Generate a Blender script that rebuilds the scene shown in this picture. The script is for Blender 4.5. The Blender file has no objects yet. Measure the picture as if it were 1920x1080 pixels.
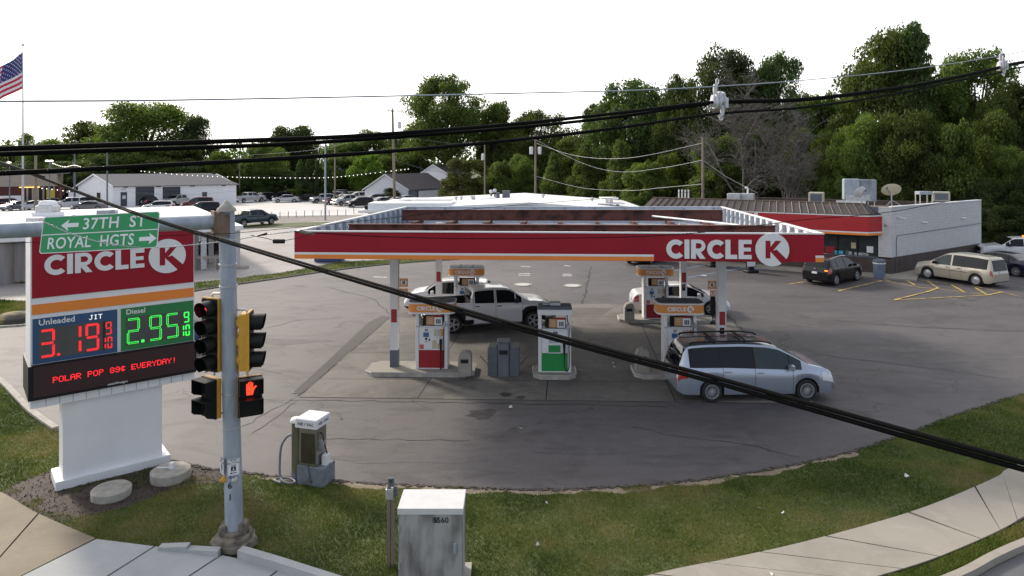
import bpy, math, random
import numpy as np
from mathutils import Vector, Matrix
random.seed(7); RNG = np.random.default_rng(7)
S = bpy.context.scene
COL = S.collection
PI = math.pi; R = math.radians
# ---------------------------------------------------------------- camera
H, F, HX, HY = 7.6, 1301.0, 960.0, 301.0
cam_d = bpy.data.cameras.new('camera'); cam = bpy.data.objects.new('camera', cam_d); COL.objects.link(cam)
cam.location = (0, 0, H); cam.rotation_euler = (R(90), 0, 0)
cam_d.sensor_width = 36; cam_d.lens = 36 * F / 1920; cam_d.shift_y = -(540 - HY) / 1920
cam_d.clip_start = .1; cam_d.clip_end = 3000
S.camera = cam
# ---------------------------------------------------------------- sky, sun, exposure
SUN_EL, SUN_AZ = 30, -46          # degrees; azimuth clockwise from +Y, so the sun stands behind left
world = bpy.data.worlds.new('World'); S.world = world; world.use_nodes = True
wn = world.node_tree; wn.nodes.clear()
wo = wn.nodes.new('ShaderNodeOutputWorld'); wb = wn.nodes.new('ShaderNodeBackground')
sky = wn.nodes.new('ShaderNodeTexSky'); sky.sky_type = 'NISHITA'; sky.sun_disc = False
sky.sun_elevation = R(SUN_EL); sky.sun_rotation = R(SUN_AZ); sky.air_density = 1.0; sky.dust_density = 3.0; sky.ozone_density = 1.0
tcw = wn.nodes.new('ShaderNodeTexCoord'); sepw = wn.nodes.new('ShaderNodeSeparateXYZ')
wn.links.new(tcw.outputs['Generated'], sepw.inputs[0])
rmp = wn.nodes.new('ShaderNodeValToRGB')
rmp.color_ramp.elements[0].position = 0.0; rmp.color_ramp.elements[0].color = (.93, .93, .93, 1)
rmp.color_ramp.elements[1].position = 0.85; rmp.color_ramp.elements[1].color = (.45, .45, .45, 1)
wn.links.new(sepw.outputs['Z'], rmp.inputs[0])
mxw = wn.nodes.new('ShaderNodeMix'); mxw.data_type = 'RGBA'
wn.links.new(rmp.outputs[0], mxw.inputs[0]); wn.links.new(sky.outputs[0], mxw.inputs[6])
dt = wn.nodes.new('ShaderNodeVectorMath'); dt.operation = 'DOT_PRODUCT'; wn.links.new(tcw.outputs['Generated'], dt.inputs[0])
dt.inputs[1].default_value = (math.sin(R(SUN_AZ+12)), math.cos(R(SUN_AZ+12)), .15)   # the white veil of high cloud is brightest towards the sun
ydir = wn.nodes.new('ShaderNodeMapRange'); ydir.inputs[1].default_value = -1; ydir.inputs[2].default_value = 1; wn.links.new(dt.outputs['Value'], ydir.inputs[0])
pw = wn.nodes.new('ShaderNodeMath'); pw.operation = 'POWER'; pw.inputs[1].default_value = 1.5; wn.links.new(ydir.outputs[0], pw.inputs[0])
veil = wn.nodes.new('ShaderNodeMix'); veil.data_type = 'RGBA'
veil.inputs[6].default_value = (4.9, 5.4, 6.5, 1); veil.inputs[7].default_value = (18.5, 18.1, 17.3, 1)
wn.links.new(pw.outputs[0], veil.inputs[0]); wn.links.new(veil.outputs[2], mxw.inputs[7])
wn.links.new(mxw.outputs[2], wb.inputs[0]); wb.inputs[1].default_value = .09
wn.links.new(wb.outputs[0], wo.inputs[0])
sd = bpy.data.lights.new('sun', 'SUN'); sd.energy = 2.6; sd.angle = R(8); sd.color = (1, .90, .76)
so = bpy.data.objects.new('sun', sd); COL.objects.link(so)
sdir = Vector((math.sin(R(SUN_AZ)) * math.cos(R(SUN_EL)), math.cos(R(SUN_AZ)) * math.cos(R(SUN_EL)), math.sin(R(SUN_EL))))
so.rotation_euler = sdir.to_track_quat('Z', 'Y').to_euler(); so.location = (-30, 20, 40)
S.view_settings.view_transform = 'Standard'; S.view_settings.look = 'None'
S.view_settings.exposure = .6; S.view_settings.gamma = 1; S.view_settings.use_curve_mapping = False
S.cycles.max_bounces = 6; S.cycles.diffuse_bounces = 3; S.cycles.transmission_bounces = 3

# ---------------------------------------------------------------- measuring helpers
def G(px, py, z=0.0):
    Y = F * (H - z) / (py - HY); return Vector(((px - HX) * Y / F, Y, z))
def P(px, py, Y): return Vector(((px - HX) * Y / F, Y, H - (py - HY) * Y / F))
def ray_uv(A, B, px, py):
    """point of the vertical plane A-B met by the sight line: distance along A-B and height"""
    A = Vector(A[:2]); d = (Vector(B[:2]) - A); L = d.length; d /= L
    k = (px - HX) / F
    t = (k * A.y - A.x) / (d.x - k * d.y); Y = A.y + t * d.y
    return t, H - (py - HY) * Y / F
# ---------------------------------------------------------------- mesh builder
class MB:
    def __init__(s): s.v = []; s.f = []; s.m = []
    def add(s, vs, fs, m=0, M=None):
        o = len(s.v)
        s.v += [tuple(M @ Vector(v)) if M is not None else tuple(v) for v in vs]
        s.f += [tuple(i + o for i in f) for f in fs]; s.m += [m] * len(fs); return s
    def box(s, x0, x1, y0, y1, z0, z1, m=0, M=None):
        return s.add([(x0,y0,z0),(x1,y0,z0),(x1,y1,z0),(x0,y1,z0),(x0,y0,z1),(x1,y0,z1),(x1,y1,z1),(x0,y1,z1)],
              [(3,2,1,0),(4,5,6,7),(0,1,5,4),(1,2,6,5),(2,3,7,6),(3,0,4,7)], m, M)
    def bbox(s, x0, x1, y0, y1, z0, z1, b=.02, m=0, M=None):   # box with bevelled vertical edges and top
        o = [(x0+b,y0),(x1-b,y0),(x1,y0+b),(x1,y1-b),(x1-b,y1),(x0+b,y1),(x0,y1-b),(x0,y0+b)]
        i = [(x0+2*b,y0+b),(x1-2*b,y0+b),(x1-b,y0+2*b),(x1-b,y1-2*b),(x1-2*b,y1-b),(x0+2*b,y1-b),(x0+b,y1-2*b),(x0+b,y0+2*b)]
        vs = [(x,y,z0) for x,y in o] + [(x,y,z1-b) for x,y in o] + [(x,y,z1) for x,y in i]
        fs = [tuple(range(7,-1,-1)), tuple(range(16,24))]
        for k in (0, 8):
            for a in range(8): c = (a+1) % 8; fs.append((k+a, k+c, k+8+c, k+8+a))
        return s.add(vs, fs, m, M)
    def prism(s, poly, z0, z1, m=0, M=None, mtop=None):
        n = len(poly); vs = [(x,y,z0) for x,y in poly] + [(x,y,z1) for x,y in poly]
        s.add(vs, [tuple(range(n-1,-1,-1))] + [(i,(i+1)%n,(i+1)%n+n,i+n) for i in range(n)], m, M)
        o = len(s.v) - 2*n; s.f.append(tuple(range(o+n, o+2*n))); s.m.append(m if mtop is None else mtop); return s
    def sheet(s, pts, m=0):
        return s.add(pts, [tuple(range(len(pts)))], m)
    def tube(s, pts, r, n=8, m=0, M=None, caps=True):
        pts = [Vector(p) for p in pts]; rs = r if isinstance(r, (list, tuple)) else [r]*len(pts)
        vs = []; up = None
        for i, p in enumerate(pts):
            d = (pts[min(i+1,len(pts)-1)] - pts[max(i-1,0)])
            if d.length < 1e-9: d = Vector((0,0,1))
            d.normalize()
            if up is None: up = Vector((0,0,1)) if abs(d.z) < .9 else Vector((1,0,0))
            a = d.cross(up); a.normalize(); up = a.cross(d); up.normalize()
            for k in range(n):
                t = 2*PI*k/n; vs.append(p + (a*math.cos(t) + up*math.sin(t))*rs[i])
        fs = []
        for i in range(len(pts)-1):
            for k in range(n): c = (k+1)%n; fs.append((i*n+k, i*n+c, (i+1)*n+c, (i+1)*n+k))
        if caps: fs += [tuple(range(n-1,-1,-1)), tuple(range((len(pts)-1)*n, len(pts)*n))]
        return s.add(vs, fs, m, M)
    def lathe(s, prof, n=24, m=0, M=None, closed=False, cap=True):   # profile (radius, height) round z
        vs = [(r*math.cos(2*PI*k/n), r*math.sin(2*PI*k/n), z) for r, z in prof for k in range(n)]
        fs = [(i*n+k, i*n+(k+1)%n, (i+1)*n+(k+1)%n, (i+1)*n+k) for i in range(len(prof)-1) for k in range(n)]
        if closed:
            i = len(prof)-1; fs += [(i*n+k, i*n+(k+1)%n, (k+1)%n, k) for k in range(n)]
        elif cap:
            if prof[0][0] > 1e-4: fs.append(tuple(range(n-1,-1,-1)))
            if prof[-1][0] > 1e-4: fs.append(tuple(range((len(prof)-1)*n, len(prof)*n)))
        return s.add(vs, fs, m, M)
    def mesh(s, name, mats, smooth=None):
        me = bpy.data.meshes.new(name); me.from_pydata(s.v, [], s.f)
        for m in (mats if isinstance(mats, (list, tuple)) else [mats]): me.materials.append(m)
        me.polygons.foreach_set('material_index', s.m)
        if smooth is not None:
            me.polygons.foreach_set('use_smooth', [True]*len(s.f)); me.set_sharp_from_angle(angle=R(smooth))
        me.update(); return me
    def build(s, name, mats, parent=None, smooth=None, **k):
        o = bpy.data.objects.new(name, s.mesh(name, mats, smooth)); COL.objects.link(o)
        if parent: o.parent = parent
        for a, b in k.items(): o[a] = b
        return o
def link(name, me, parent=None, loc=(0,0,0), rot=(0,0,0), **k):
    o = bpy.data.objects.new(name, me); COL.objects.link(o); o.location = loc; o.rotation_euler = rot
    if parent: o.parent = parent
    for a, b in k.items(): o[a] = b
    return o
def tag(o, label, cat, group=None):
    o['label'] = label; o['category'] = cat
    if group: o['group'] = group
    return o
def thing(name, label, cat, loc=(0,0,0), rz=0, group=None):
    o = bpy.data.objects.new(name, None); COL.objects.link(o); o.location = loc; o.rotation_euler = (0,0,rz); o.empty_display_size = .2
    return tag(o, label, cat, group)
def kids(o): return [c for c in ALLCH.get(o.name, [])]
def copy_tree(o, parent=None, kidmap=None):
    if kidmap is None:
        kidmap = {}
        for c in COL.objects:
            if c.parent: kidmap.setdefault(c.parent.name, []).append(c)
    c = o.copy(); COL.objects.link(c); c.parent = parent
    for ch in kidmap.get(o.name, []): copy_tree(ch, c, kidmap)
    return c
def struct(name, mb, mats, smooth=None): return mb.build(name, mats, None, smooth, kind='structure')
def rotz(a, loc=(0,0,0)): return Matrix.Translation(loc) @ Matrix.Rotation(a, 4, 'Z')
def smooth_path(pts, n=6):
    pts = [Vector(p) for p in pts]; out = []
    for i in range(len(pts)-1):
        a = pts[max(i-1,0)]; b = pts[i]; c = pts[i+1]; d = pts[min(i+2,len(pts)-1)]
        for k in range(n):
            t = k/n; out.append(.5*((2*b) + (c-a)*t + (2*a-5*b+4*c-d)*t*t + (3*b-a-3*c+d)*t**3))
    out.append(pts[-1]); return out
# ---------------------------------------------------------------- materials
def nt(m): m.use_nodes = True; return m.node_tree, m.node_tree.nodes['Principled BSDF']
def mat(name, c, rough=.6, metal=0, var=.12, scale=4, bump=0, coat=0, emit=None, es=1, spec=.5, streak=0, dirt=None):
    m = bpy.data.materials.new(name); t, b = nt(m); N = t.nodes; L = t.links
    b.inputs['Roughness'].default_value = rough; b.inputs['Metallic'].default_value = metal
    b.inputs['Specular IOR Level'].default_value = spec
    if coat: b.inputs['Coat Weight'].default_value = coat; b.inputs['Coat Roughness'].default_value = .04
    tc = N.new('ShaderNodeTexCoord'); no = N.new('ShaderNodeTexNoise'); no.inputs['Scale'].default_value = scale; no.inputs['Detail'].default_value = 5
    mp = N.new('ShaderNodeMapping'); L.new(tc.outputs['Object'], mp.inputs[0]); L.new(mp.outputs[0], no.inputs['Vector'])
    if streak: mp.inputs['Scale'].default_value = (1, 1, streak)
    rp = N.new('ShaderNodeValToRGB'); L.new(no.outputs[0], rp.inputs[0])
    lo = tuple(x*(1-var) for x in c) if dirt is None else dirt; hi = tuple(min(1, x*(1+var)) for x in c)
    rp.color_ramp.elements[0].position = .3; rp.color_ramp.elements[1].position = .7 if dirt is None else .55
    rp.color_ramp.elements[0].color = (*lo, 1); rp.color_ramp.elements[1].color = (*hi, 1)
    L.new(rp.outputs[0], b.inputs['Base Color'])
    if bump:
        bp = N.new('ShaderNodeBump'); bp.inputs['Strength'].default_value = bump; bp.inputs['Distance'].default_value = .02
        n2 = N.new('ShaderNodeTexNoise'); n2.inputs['Scale'].default_value = scale*12; n2.inputs['Detail'].default_value = 4
        L.new(tc.outputs['Object'], n2.inputs['Vector']); L.new(n2.outputs[0], bp.inputs['Height']); L.new(bp.outputs[0], b.inputs['Normal'])
    if emit: b.inputs['Emission Color'].default_value = (*emit, 1); b.inputs['Emission Strength'].default_value = es
    return m
def ramp(N, L, src, stops):
    r = N.new('ShaderNodeValToRGB'); e = r.color_ramp.elements
    while len(e) < len(stops): e.new(.5)
    for i, (p, c) in enumerate(stops): e[i].position = p; e[i].color = (*(c if isinstance(c, tuple) else (c, c, c)), 1)
    L.new(src, r.inputs[0]); return r.outputs[0]
def mixc(N, L, f, a, b, mode='MIX'):
    m = N.new('ShaderNodeMix'); m.data_type = 'RGBA'; m.blend_type = mode
    for k, x in ((0, f), (6, a), (7, b)):
        if hasattr(x, 'links') or hasattr(x, 'is_output'): L.new(x, m.inputs[k])
        else: m.inputs[k].default_value = x if k == 0 else (*x, 1)
    return m.outputs[2]
def ground_mat(name, base, patch, crack=.0, stain=.5, grain=.25, rough=.85, crackscale=.16, big=.09, stretch=(1, 1, 1), zone=None):
    m = bpy.data.materials.new(name); t, b = nt(m); N = t.nodes; L = t.links
    tc = N.new('ShaderNodeTexCoord'); v = tc.outputs['Object']
    mp = N.new('ShaderNodeMapping'); mp.inputs['Scale'].default_value = stretch; L.new(v, mp.inputs[0]); sv = mp.outputs[0]
    def noise(s, d=5, vec=v, dist=0, rg=.5):
        n = N.new('ShaderNodeTexNoise'); n.inputs['Scale'].default_value = s; n.inputs['Detail'].default_value = d; n.inputs['Distortion'].default_value = dist
        n.inputs['Roughness'].default_value = rg
        L.new(vec, n.inputs['Vector']); return n.outputs[0]
    c = mixc(N, L, ramp(N, L, noise(big, 6, sv, 1.2, .6), [(.35, 0.), (.62, 1.)]), base, patch)
    if zone:  # asphalt lightened towards the left: partly older surface, partly sun glare in the colour
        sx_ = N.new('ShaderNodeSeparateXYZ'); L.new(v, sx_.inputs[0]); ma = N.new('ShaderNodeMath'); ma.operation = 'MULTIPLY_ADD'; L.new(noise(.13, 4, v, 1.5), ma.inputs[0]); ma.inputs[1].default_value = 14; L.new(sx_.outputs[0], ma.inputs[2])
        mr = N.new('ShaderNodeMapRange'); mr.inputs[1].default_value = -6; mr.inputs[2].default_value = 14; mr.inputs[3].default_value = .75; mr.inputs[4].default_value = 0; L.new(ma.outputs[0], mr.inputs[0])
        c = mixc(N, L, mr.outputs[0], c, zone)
    c = mixc(N, L, ramp(N, L, noise(.45, 6, sv, .8, .65), [(.38, .0), (.5, .0), (.72, stain)]), c, tuple(x*.45 for x in base))
    c = mixc(N, L, ramp(N, L, noise(1.7, 8, sv, .5, .7), [(.5, 0.), (.8, stain*.8)]), c, tuple(min(1, x*1.6) for x in patch))
    g = ramp(N, L, noise(38, 3, v, 0, .7), [(.25, 1-grain), (.75, 1+grain)])
    c = mixc(N, L, 1.0, c, g, 'MULTIPLY')
    if crack:
        vo = N.new('ShaderNodeTexVoronoi'); vo.feature = 'DISTANCE_TO_EDGE'; vo.inputs['Scale'].default_value = crackscale
        wv = N.new('ShaderNodeVectorMath'); wv.operation = 'MULTIPLY_ADD'
        n3 = N.new('ShaderNodeTexNoise'); n3.inputs['Scale'].default_value = .7; n3.inputs['Detail'].default_value = 6; L.new(v, n3.inputs['Vector'])
        L.new(n3.outputs['Color'], wv.inputs[0]); wv.inputs[1].default_value = (2.4, 2.4, 0); L.new(v, wv.inputs[2])
        L.new(wv.outputs[0], vo.inputs['Vector'])
        line = ramp(N, L, vo.outputs['Distance'], [(0, 1.), (.002, .7), (.005, 0.)])
        mk = ramp(N, L, noise(.12, 3), [(.45, 0.), (.55, crack)])
        mm = N.new('ShaderNodeMath'); mm.operation = 'MULTIPLY'; L.new(line, mm.inputs[0]); L.new(mk, mm.inputs[1])
        c = mixc(N, L, mm.outputs[0], c, (.02, .019, .018))
    L.new(c, b.inputs['Base Color']); b.inputs['Roughness'].default_value = rough
    bp = N.new('ShaderNodeBump'); bp.inputs['Strength'].default_value = .5; bp.inputs['Distance'].default_value = .01
    L.new(noise(60, 4, v, 0, .7), bp.inputs['Height']); L.new(bp.outputs[0], b.inputs['Normal'])
    return m
def leaf_mat(name, c1, c2, trans=.35):
    m = bpy.data.materials.new(name); t, b = nt(m); N = t.nodes; L = t.links
    at = N.new('ShaderNodeAttribute'); at.attribute_name = 'tint'
    oi = N.new('ShaderNodeObjectInfo')
    c = mixc(N, L, at.outputs['Fac'], c1, c2)
    hs = N.new('ShaderNodeHueSaturation'); L.new(c, hs.inputs['Color'])
    mr = N.new('ShaderNodeMapRange'); mr.inputs[3].default_value = .7; mr.inputs[4].default_value = 1.45; L.new(oi.outputs['Random'], mr.inputs[0]); L.new(mr.outputs[0], hs.inputs['Value'])
    mr2 = N.new('ShaderNodeMapRange'); mr2.inputs[3].default_value = .492; mr2.inputs[4].default_value = .512; L.new(oi.outputs['Random'], mr2.inputs[0]); L.new(mr2.outputs[0], hs.inputs['Hue'])
    L.new(hs.outputs[0], b.inputs['Base Color']); b.inputs['Roughness'].default_value = .6; b.inputs['Specular IOR Level'].default_value = .25
    tr = N.new('ShaderNodeBsdfTranslucent'); g = N.new('ShaderNodeMix'); g.data_type = 'RGBA'; g.blend_type = 'MULTIPLY'; g.inputs[0].default_value = 1
    L.new(hs.outputs[0], g.inputs[6]); g.inputs[7].default_value = (1.5, 1.7, .7, 1); L.new(g.outputs[2], tr.inputs[0])
    ms = N.new('ShaderNodeMixShader'); ms.inputs[0].default_value = trans
    L.new(b.outputs[0], ms.inputs[1]); L.new(tr.outputs[0], ms.inputs[2])
    L.new(ms.outputs[0], N['Material Output'].inputs[0]); return m
def glass_mat(name, c=(.004, .005, .007), rough=.03):
    m = bpy.data.materials.new(name); t, b = nt(m); N = t.nodes; L = t.links
    no = N.new('ShaderNodeTexNoise'); no.inputs['Scale'].default_value = 1.3
    tc = N.new('ShaderNodeTexCoord'); L.new(tc.outputs['Object'], no.inputs['Vector'])
    L.new(mixc(N, L, no.outputs[0], c, tuple(x*1.9 for x in c)), b.inputs['Base Color'])
    b.inputs['Roughness'].default_value = rough; b.inputs['Specular IOR Level'].default_value = .32; return m
def paint(name, c, metal=0, rough=.35, coat=.8): return mat(name, c, rough, metal, .03, .8, coat=coat)
def plain(name, c, rough=.5, **k): return mat(name, c, rough, var=.05, **k)

M = {}
M['white'] = mat('white_enamel', (.72,.72,.74), .45, var=.06, scale=2)
M['sign_white'] = mat('sign_white_paint', (.74,.75,.77), .5, var=.05, scale=1.2)
M['column'] = mat('column_paint', (.70,.69,.70), .5, var=.07, scale=2, streak=.3)
M['slate'] = mat('slate_paint', (.10,.12,.15), .5)
M['red'] = mat('fascia_red', (.31,.010,.024), .5, var=.07, scale=.5, spec=.25, streak=.3)
M['brightred'] = mat('store_band_red', (.42,.015,.022), .45, var=.05, scale=1)
M['orange'] = mat('fascia_orange', (.80,.24,.035), .45, var=.04, scale=1)
M['letter'] = mat('letter_white', (.74,.75,.76), .4, var=.02)
M['black'] = mat('black_plastic', (.008,.008,.009), .5, spec=.3)
M['rubber'] = mat('rubber', (.016,.016,.017), .8)
M['dark'] = mat('dark_gap', (.01,.01,.01), .8)
M['steel'] = mat('stainless_steel', (.42,.41,.38), .28, .9, var=.25, scale=3, streak=.2)
M['alu'] = mat('bare_aluminium', (.50,.51,.53), .45, .7, var=.15, scale=6)
M['galv'] = mat('galvanised_steel', (.33,.37,.43), .5, .25, var=.16, scale=7, streak=.25, bump=.1)
M['canopy_frame'] = mat('canopy_frame_primer', (.52,.58,.66), .55, var=.1)
M['rust'] = mat('rusty_steel_beam', (.085,.032,.025), .85, var=.5, scale=2.5, bump=.3, dirt=(.03,.013,.012))
M['rustplate'] = mat('rusty_plate', (.15,.105,.075), .8, var=.3, scale=3, dirt=(.09,.06,.042), bump=.3)
M['deck'] = mat('canopy_deck_pan', (.42,.46,.52), .5, var=.2, scale=1.5)
M['conc'] = mat('cast_concrete', (.36,.34,.30), .9, var=.22, scale=5, bump=.4)
M['conc_old'] = mat('mossy_old_concrete', (.15,.13,.105), .95, var=.4, scale=6, bump=.8, dirt=(.045,.04,.032))
M['bluegrey'] = mat('painted_blue_grey_concrete', (.17,.19,.22), .8, var=.2, scale=8, bump=.5)
M['plasticgrey'] = mat('grey_plastic', (.10,.11,.13), .55, var=.15, scale=6)
M['stone'] = mat('aggregate_stone', (.30,.28,.25), .85, var=.2, scale=30, bump=.3)
M['yellow'] = mat('signal_yellow', (.62,.33,.035), .45, var=.1, scale=6)
M['led_red'] = mat('led_red', (.5,.02,.02), .4, emit=(1,.03,.045), es=.5, var=.02)
M['led_redhot'] = mat('led_red_bright', (.5,.02,.02), .4, emit=(1,.02,.03), es=.85, var=.02)
M['led_green'] = mat('led_green', (.02,.5,.05), .4, emit=(.05,1,.10), es=.75, var=.02)
M['led_white'] = mat('led_white', (.5,.5,.5), .4, emit=(1,1,1), es=.7, var=.02)
M['led_panel'] = mat('led_panel_dark', (.035,.012,.014), .6, var=.2, scale=40)
M['led_grey'] = mat('price_window_grey', (.075,.075,.075), .5, var=.1)
M['price_blue'] = mat('price_blue', (.025,.08,.19), .45, var=.05)
M['price_green'] = mat('price_green', (.02,.20,.06), .45, var=.05)
M['roadgreen'] = mat('street_sign_green', (.012,.27,.085), .4, var=.05, scale=2)
M['lens_red'] = mat('lit_red_lens', (.6,.02,.02), .3, emit=(1,.04,.03), es=1.1)
M['lens_off'] = plain('unlit_lens', (.03,.02,.02), .3)
M['hand'] = mat('lit_hand', (.8,.05,.02), .4, emit=(1,.05,.02), es=1.1)
M['panelred'] = mat('dispenser_red', (.30,.012,.018), .4, var=.05)
M['panelgreen'] = mat('dispenser_green', (.02,.26,.06), .4, var=.05)
M['tan'] = plain('poster_tan', (.48,.24,.10)); M['screen'] = plain('screen_blue', (.06,.15,.30), .2)
M['beige'] = plain('beige_sticker', (.50,.44,.30)); M['pinkred'] = plain('red_sticker', (.55,.10,.08))
M['hoodorange'] = mat('hood_orange', (.72,.28,.06), .45, var=.04)
M['glass'] = glass_mat('dark_glass'); M['glass2'] = glass_mat('green_tint_glass', (.02,.032,.034))
M['store_glass'] = glass_mat('store_window_glass', (.03,.035,.035), .06)
M['tail'] = mat('tail_light_red', (.35,.01,.012), .15, coat=1); M['lamp'] = mat('headlamp_clear', (.65,.67,.70), .12, coat=1)
M['amber'] = mat('lit_indicator', (.8,.2,.02), .3, emit=(1,.32,.03), es=1.2)
M['chrome'] = mat('chrome', (.7,.7,.72), .12, 1, var=.03)
M['rim'] = mat('alloy_rim', (.50,.51,.53), .3, .6, var=.06)
M['brick'] = mat('dark_brown_block', (.075,.058,.052), .85, var=.25, scale=3, bump=.4)
M['blockwhite'] = mat('painted_block_grey_white', (.57,.565,.565), .75, var=.07, scale=3, bump=.2)
M['metalroof'] = mat('brown_standing_seam', (.09,.072,.065), .5, .2, var=.15, scale=2)
M['seam'] = mat('brown_roof_seam', (.05,.04,.038), .5)
M['gravelroof'] = mat('gravel_roof', (.12,.09,.065), .95, var=.3, scale=12)
M['roofwhite'] = mat('white_roof_membrane', (.80,.80,.80), .6, var=.05, scale=.6)
M['siding'] = mat('white_siding', (.74,.75,.78), .6, var=.05, scale=2)
M['shingle'] = mat('grey_shingle', (.16,.155,.165), .9, var=.15, scale=4)
M['shingle2'] = mat('brown_shingle', (.10,.085,.085), .9, var=.15, scale=4)
M['tanwall'] = mat('tan_wall', (.34,.29,.24), .8); M['redbrick'] = mat('red_brick', (.13,.05,.04), .9)
M['creosote'] = mat('weathered_pole_wood', (.19,.16,.13), .9, var=.25, scale=5, streak=.15)
M['bark'] = mat('bark', (.07,.055,.042), .95, var=.3, scale=6); M['deadwood'] = mat('dead_grey_wood', (.125,.115,.105), .95, var=.3, scale=5)
M['ywhite'] = mat('yellow_road_paint', (.46,.32,.075), .8, var=.2, scale=2.6, dirt=(.12,.105,.085)); M['wpaint'] = mat('worn_white_paint', (.45,.45,.44), .8, var=.3, scale=5, dirt=(.2,.2,.2))
M['bpaint'] = mat('worn_blue_paint', (.12,.26,.42), .8, var=.3, scale=5, dirt=(.12,.15,.2))
M['cable'] = mat('cable_black', (.004,.004,.004), .8, var=.2, scale=40, spec=.1)
M['insul'] = mat('porcelain_grey', (.55,.55,.58), .4, var=.1, scale=20)
M['paper'] = plain('paper_white', (.55,.55,.53)); M['bulb'] = mat('festoon_bulb', (.8,.75,.6), .3, emit=(1,.93,.75), es=1.4)
M['warm'] = mat('warm_strip_light', (.8,.5,.2), .3, emit=(1,.6,.15), es=1.3)
M['hose'] = mat('vacuum_hose', (.18,.20,.23), .6)
# ---------------------------------------------------------------- lettering
def text_mesh(s, size, bold=0, ext=.003, align='CENTER', m=None, name='lettering', spacing=1.0):
    cu = bpy.data.curves.new('t', 'FONT'); cu.body = s; cu.size = size; cu.offset = bold*size; cu.extrude = ext
    cu.align_x = align; cu.align_y = 'CENTER'; cu.resolution_u = 3; cu.space_character = spacing
    o = bpy.data.objects.new('t', cu); me = bpy.data.meshes.new_from_object(o); bpy.data.objects.remove(o); me.name = name
    me.materials.clear(); me.materials.append(m); return me
def put_text(s, size, m, parent, loc, rot=(PI/2,0,0), name='lettering', **k):
    return link(name, text_mesh(s, size, m=m, name=name, **k), parent, loc, rot)
def arc(cx, cy, r, a0, a1, n=16): return [(cx+r*math.cos(R(a0+(a1-a0)*i/n)), cy+r*math.sin(R(a0+(a1-a0)*i/n))) for i in range(n+1)]
LT = .25
def glyph(ch):
    t = LT
    if ch == 'C': return [arc(.5,.5,.5,43,317,24) + arc(.5,.5,.5-t,317,43,24)], .86
    if ch == 'I': return [[(0,.0),(t,.0),(t,1),(0,1)]], t
    if ch == 'L': return [[(0,0),(.60,0),(.60,t*.86),(t,t*.86),(t,1),(0,1)]], .60
    if ch == 'E': return [[(0,0),(.66,0),(.66,t*.84),(t,t*.84),(t,.5-t*.38),(.62,.5-t*.38),(.62,.5+t*.38),(t,.5+t*.38),(t,1-t*.84),(.66,1-t*.84),(.66,1),(0,1)]], .66
    if ch == 'R':
        b = [(t,1)] + [(.42,1)] + arc(.42,.675,.325,80,-80,12) + [(t,.35),(t,.35+t*.72)] + arc(.42,.675,.325-t*.72,-85,85,10) + [(t,1-t*.72)]
        return [[(0,0),(t,0),(t,1),(0,1)], b, [(t+.002,.348),(.50,.348),(.76,0),(.47,0),(t+.002,.29)]], .76
def circle_k(parent, M4, h, mk=None, depth=.03, sep=True, redK=None, disc_r=.92, name='letter', lm=None):
    """CIRCLE plus the K roundel in a plane: M4 maps (x right, y up, z out) to the parent's space; h = cap height; starts at x=0"""
    lm = lm or M['letter']; x = 0; one = MB()
    for ch in 'CIRCLE':
        pl, w = glyph(ch); mb = MB() if sep else one
        for p in pl: mb.prism([(x+a*h, b*h) for a, b in p], 0, depth, 0, M4)
        if sep: mb.build(name, lm, parent)
        x += (w + .085)*h
    r = disc_r*h; cx = x + .12*h + r; cy = .5*h
    disc = MB() if sep else one
    disc.prism(arc(cx, cy, r, 0, 360, 48)[:-1], 0, depth*1.3, 0, M4)
    K = MB(); z0, z1 = depth*1.3+.001, depth*1.3+.004
    K.prism([(cx-.42*r,cy-.52*r),(cx-.13*r,cy-.52*r),(cx-.13*r,cy+.55*r),(cx-.42*r,cy+.55*r)], z0, z1, 0, M4)
    K.prism([(cx-.129*r,cy-.10*r),(cx+.03*r,cy-.05*r),(cx+.52*r,cy+.55*r),(cx+.17*r,cy+.55*r),(cx-.129*r,cy+.17*r)], z0, z1, 0, M4)
    K.prism([(cx-.13*r,cy-.102*r),(cx+.54*r,cy-.84*r)] + arc(cx, cy, r*1.003, -57, -34, 5) + [(cx+.24*r,cy+.02*r),(cx+.03*r,cy-.051*r)], z0, z1, 0, M4)
    if sep: disc.build('roundel', lm, parent)
    else: one.build('lettering', lm, parent)
    K.build('letter', redK or M['red'], parent)
    return cx + r
# ================================================================ GROUND
def poly(pxs, z): return [G(x, y, z) for x, y in pxs]
soil = ground_mat('far_ground_grass', (.045,.06,.018), (.07,.085,.025), stain=.3)
mb = MB(); mb.sheet([(-900,-40,-.02),(900,-40,-.02),(900,1500,-.02),(-900,1500,-.02)]); struct('ground', mb, soil)
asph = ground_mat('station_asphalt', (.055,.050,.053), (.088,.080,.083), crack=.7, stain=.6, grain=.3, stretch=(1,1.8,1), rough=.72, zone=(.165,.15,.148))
asph2 = ground_mat('neighbour_asphalt', (.22,.20,.195), (.32,.295,.285), crack=.5, stain=.4, rough=.65)
lotc = ground_mat('car_lot_concrete', (.50,.48,.46), (.62,.60,.58), stain=.2, grain=.1)
padm = ground_mat('forecourt_concrete', (.095,.089,.085), (.175,.163,.148), crack=.25, stain=.55, grain=.15, big=.16)
padg = mat('pad_joint_dirt', (.03,.028,.025), .95)
lawnm = ground_mat('lawn_soil', (.045,.062,.014), (.085,.098,.024), stain=.45, big=.25)
dirtm = ground_mat('mulch_dirt', (.03,.023,.018), (.07,.05,.038), stain=.35, grain=.55, big=.9)
walkm = ground_mat('pavement_concrete', (.27,.248,.208), (.36,.33,.28), crack=.5, stain=.35, grain=.1)
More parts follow.
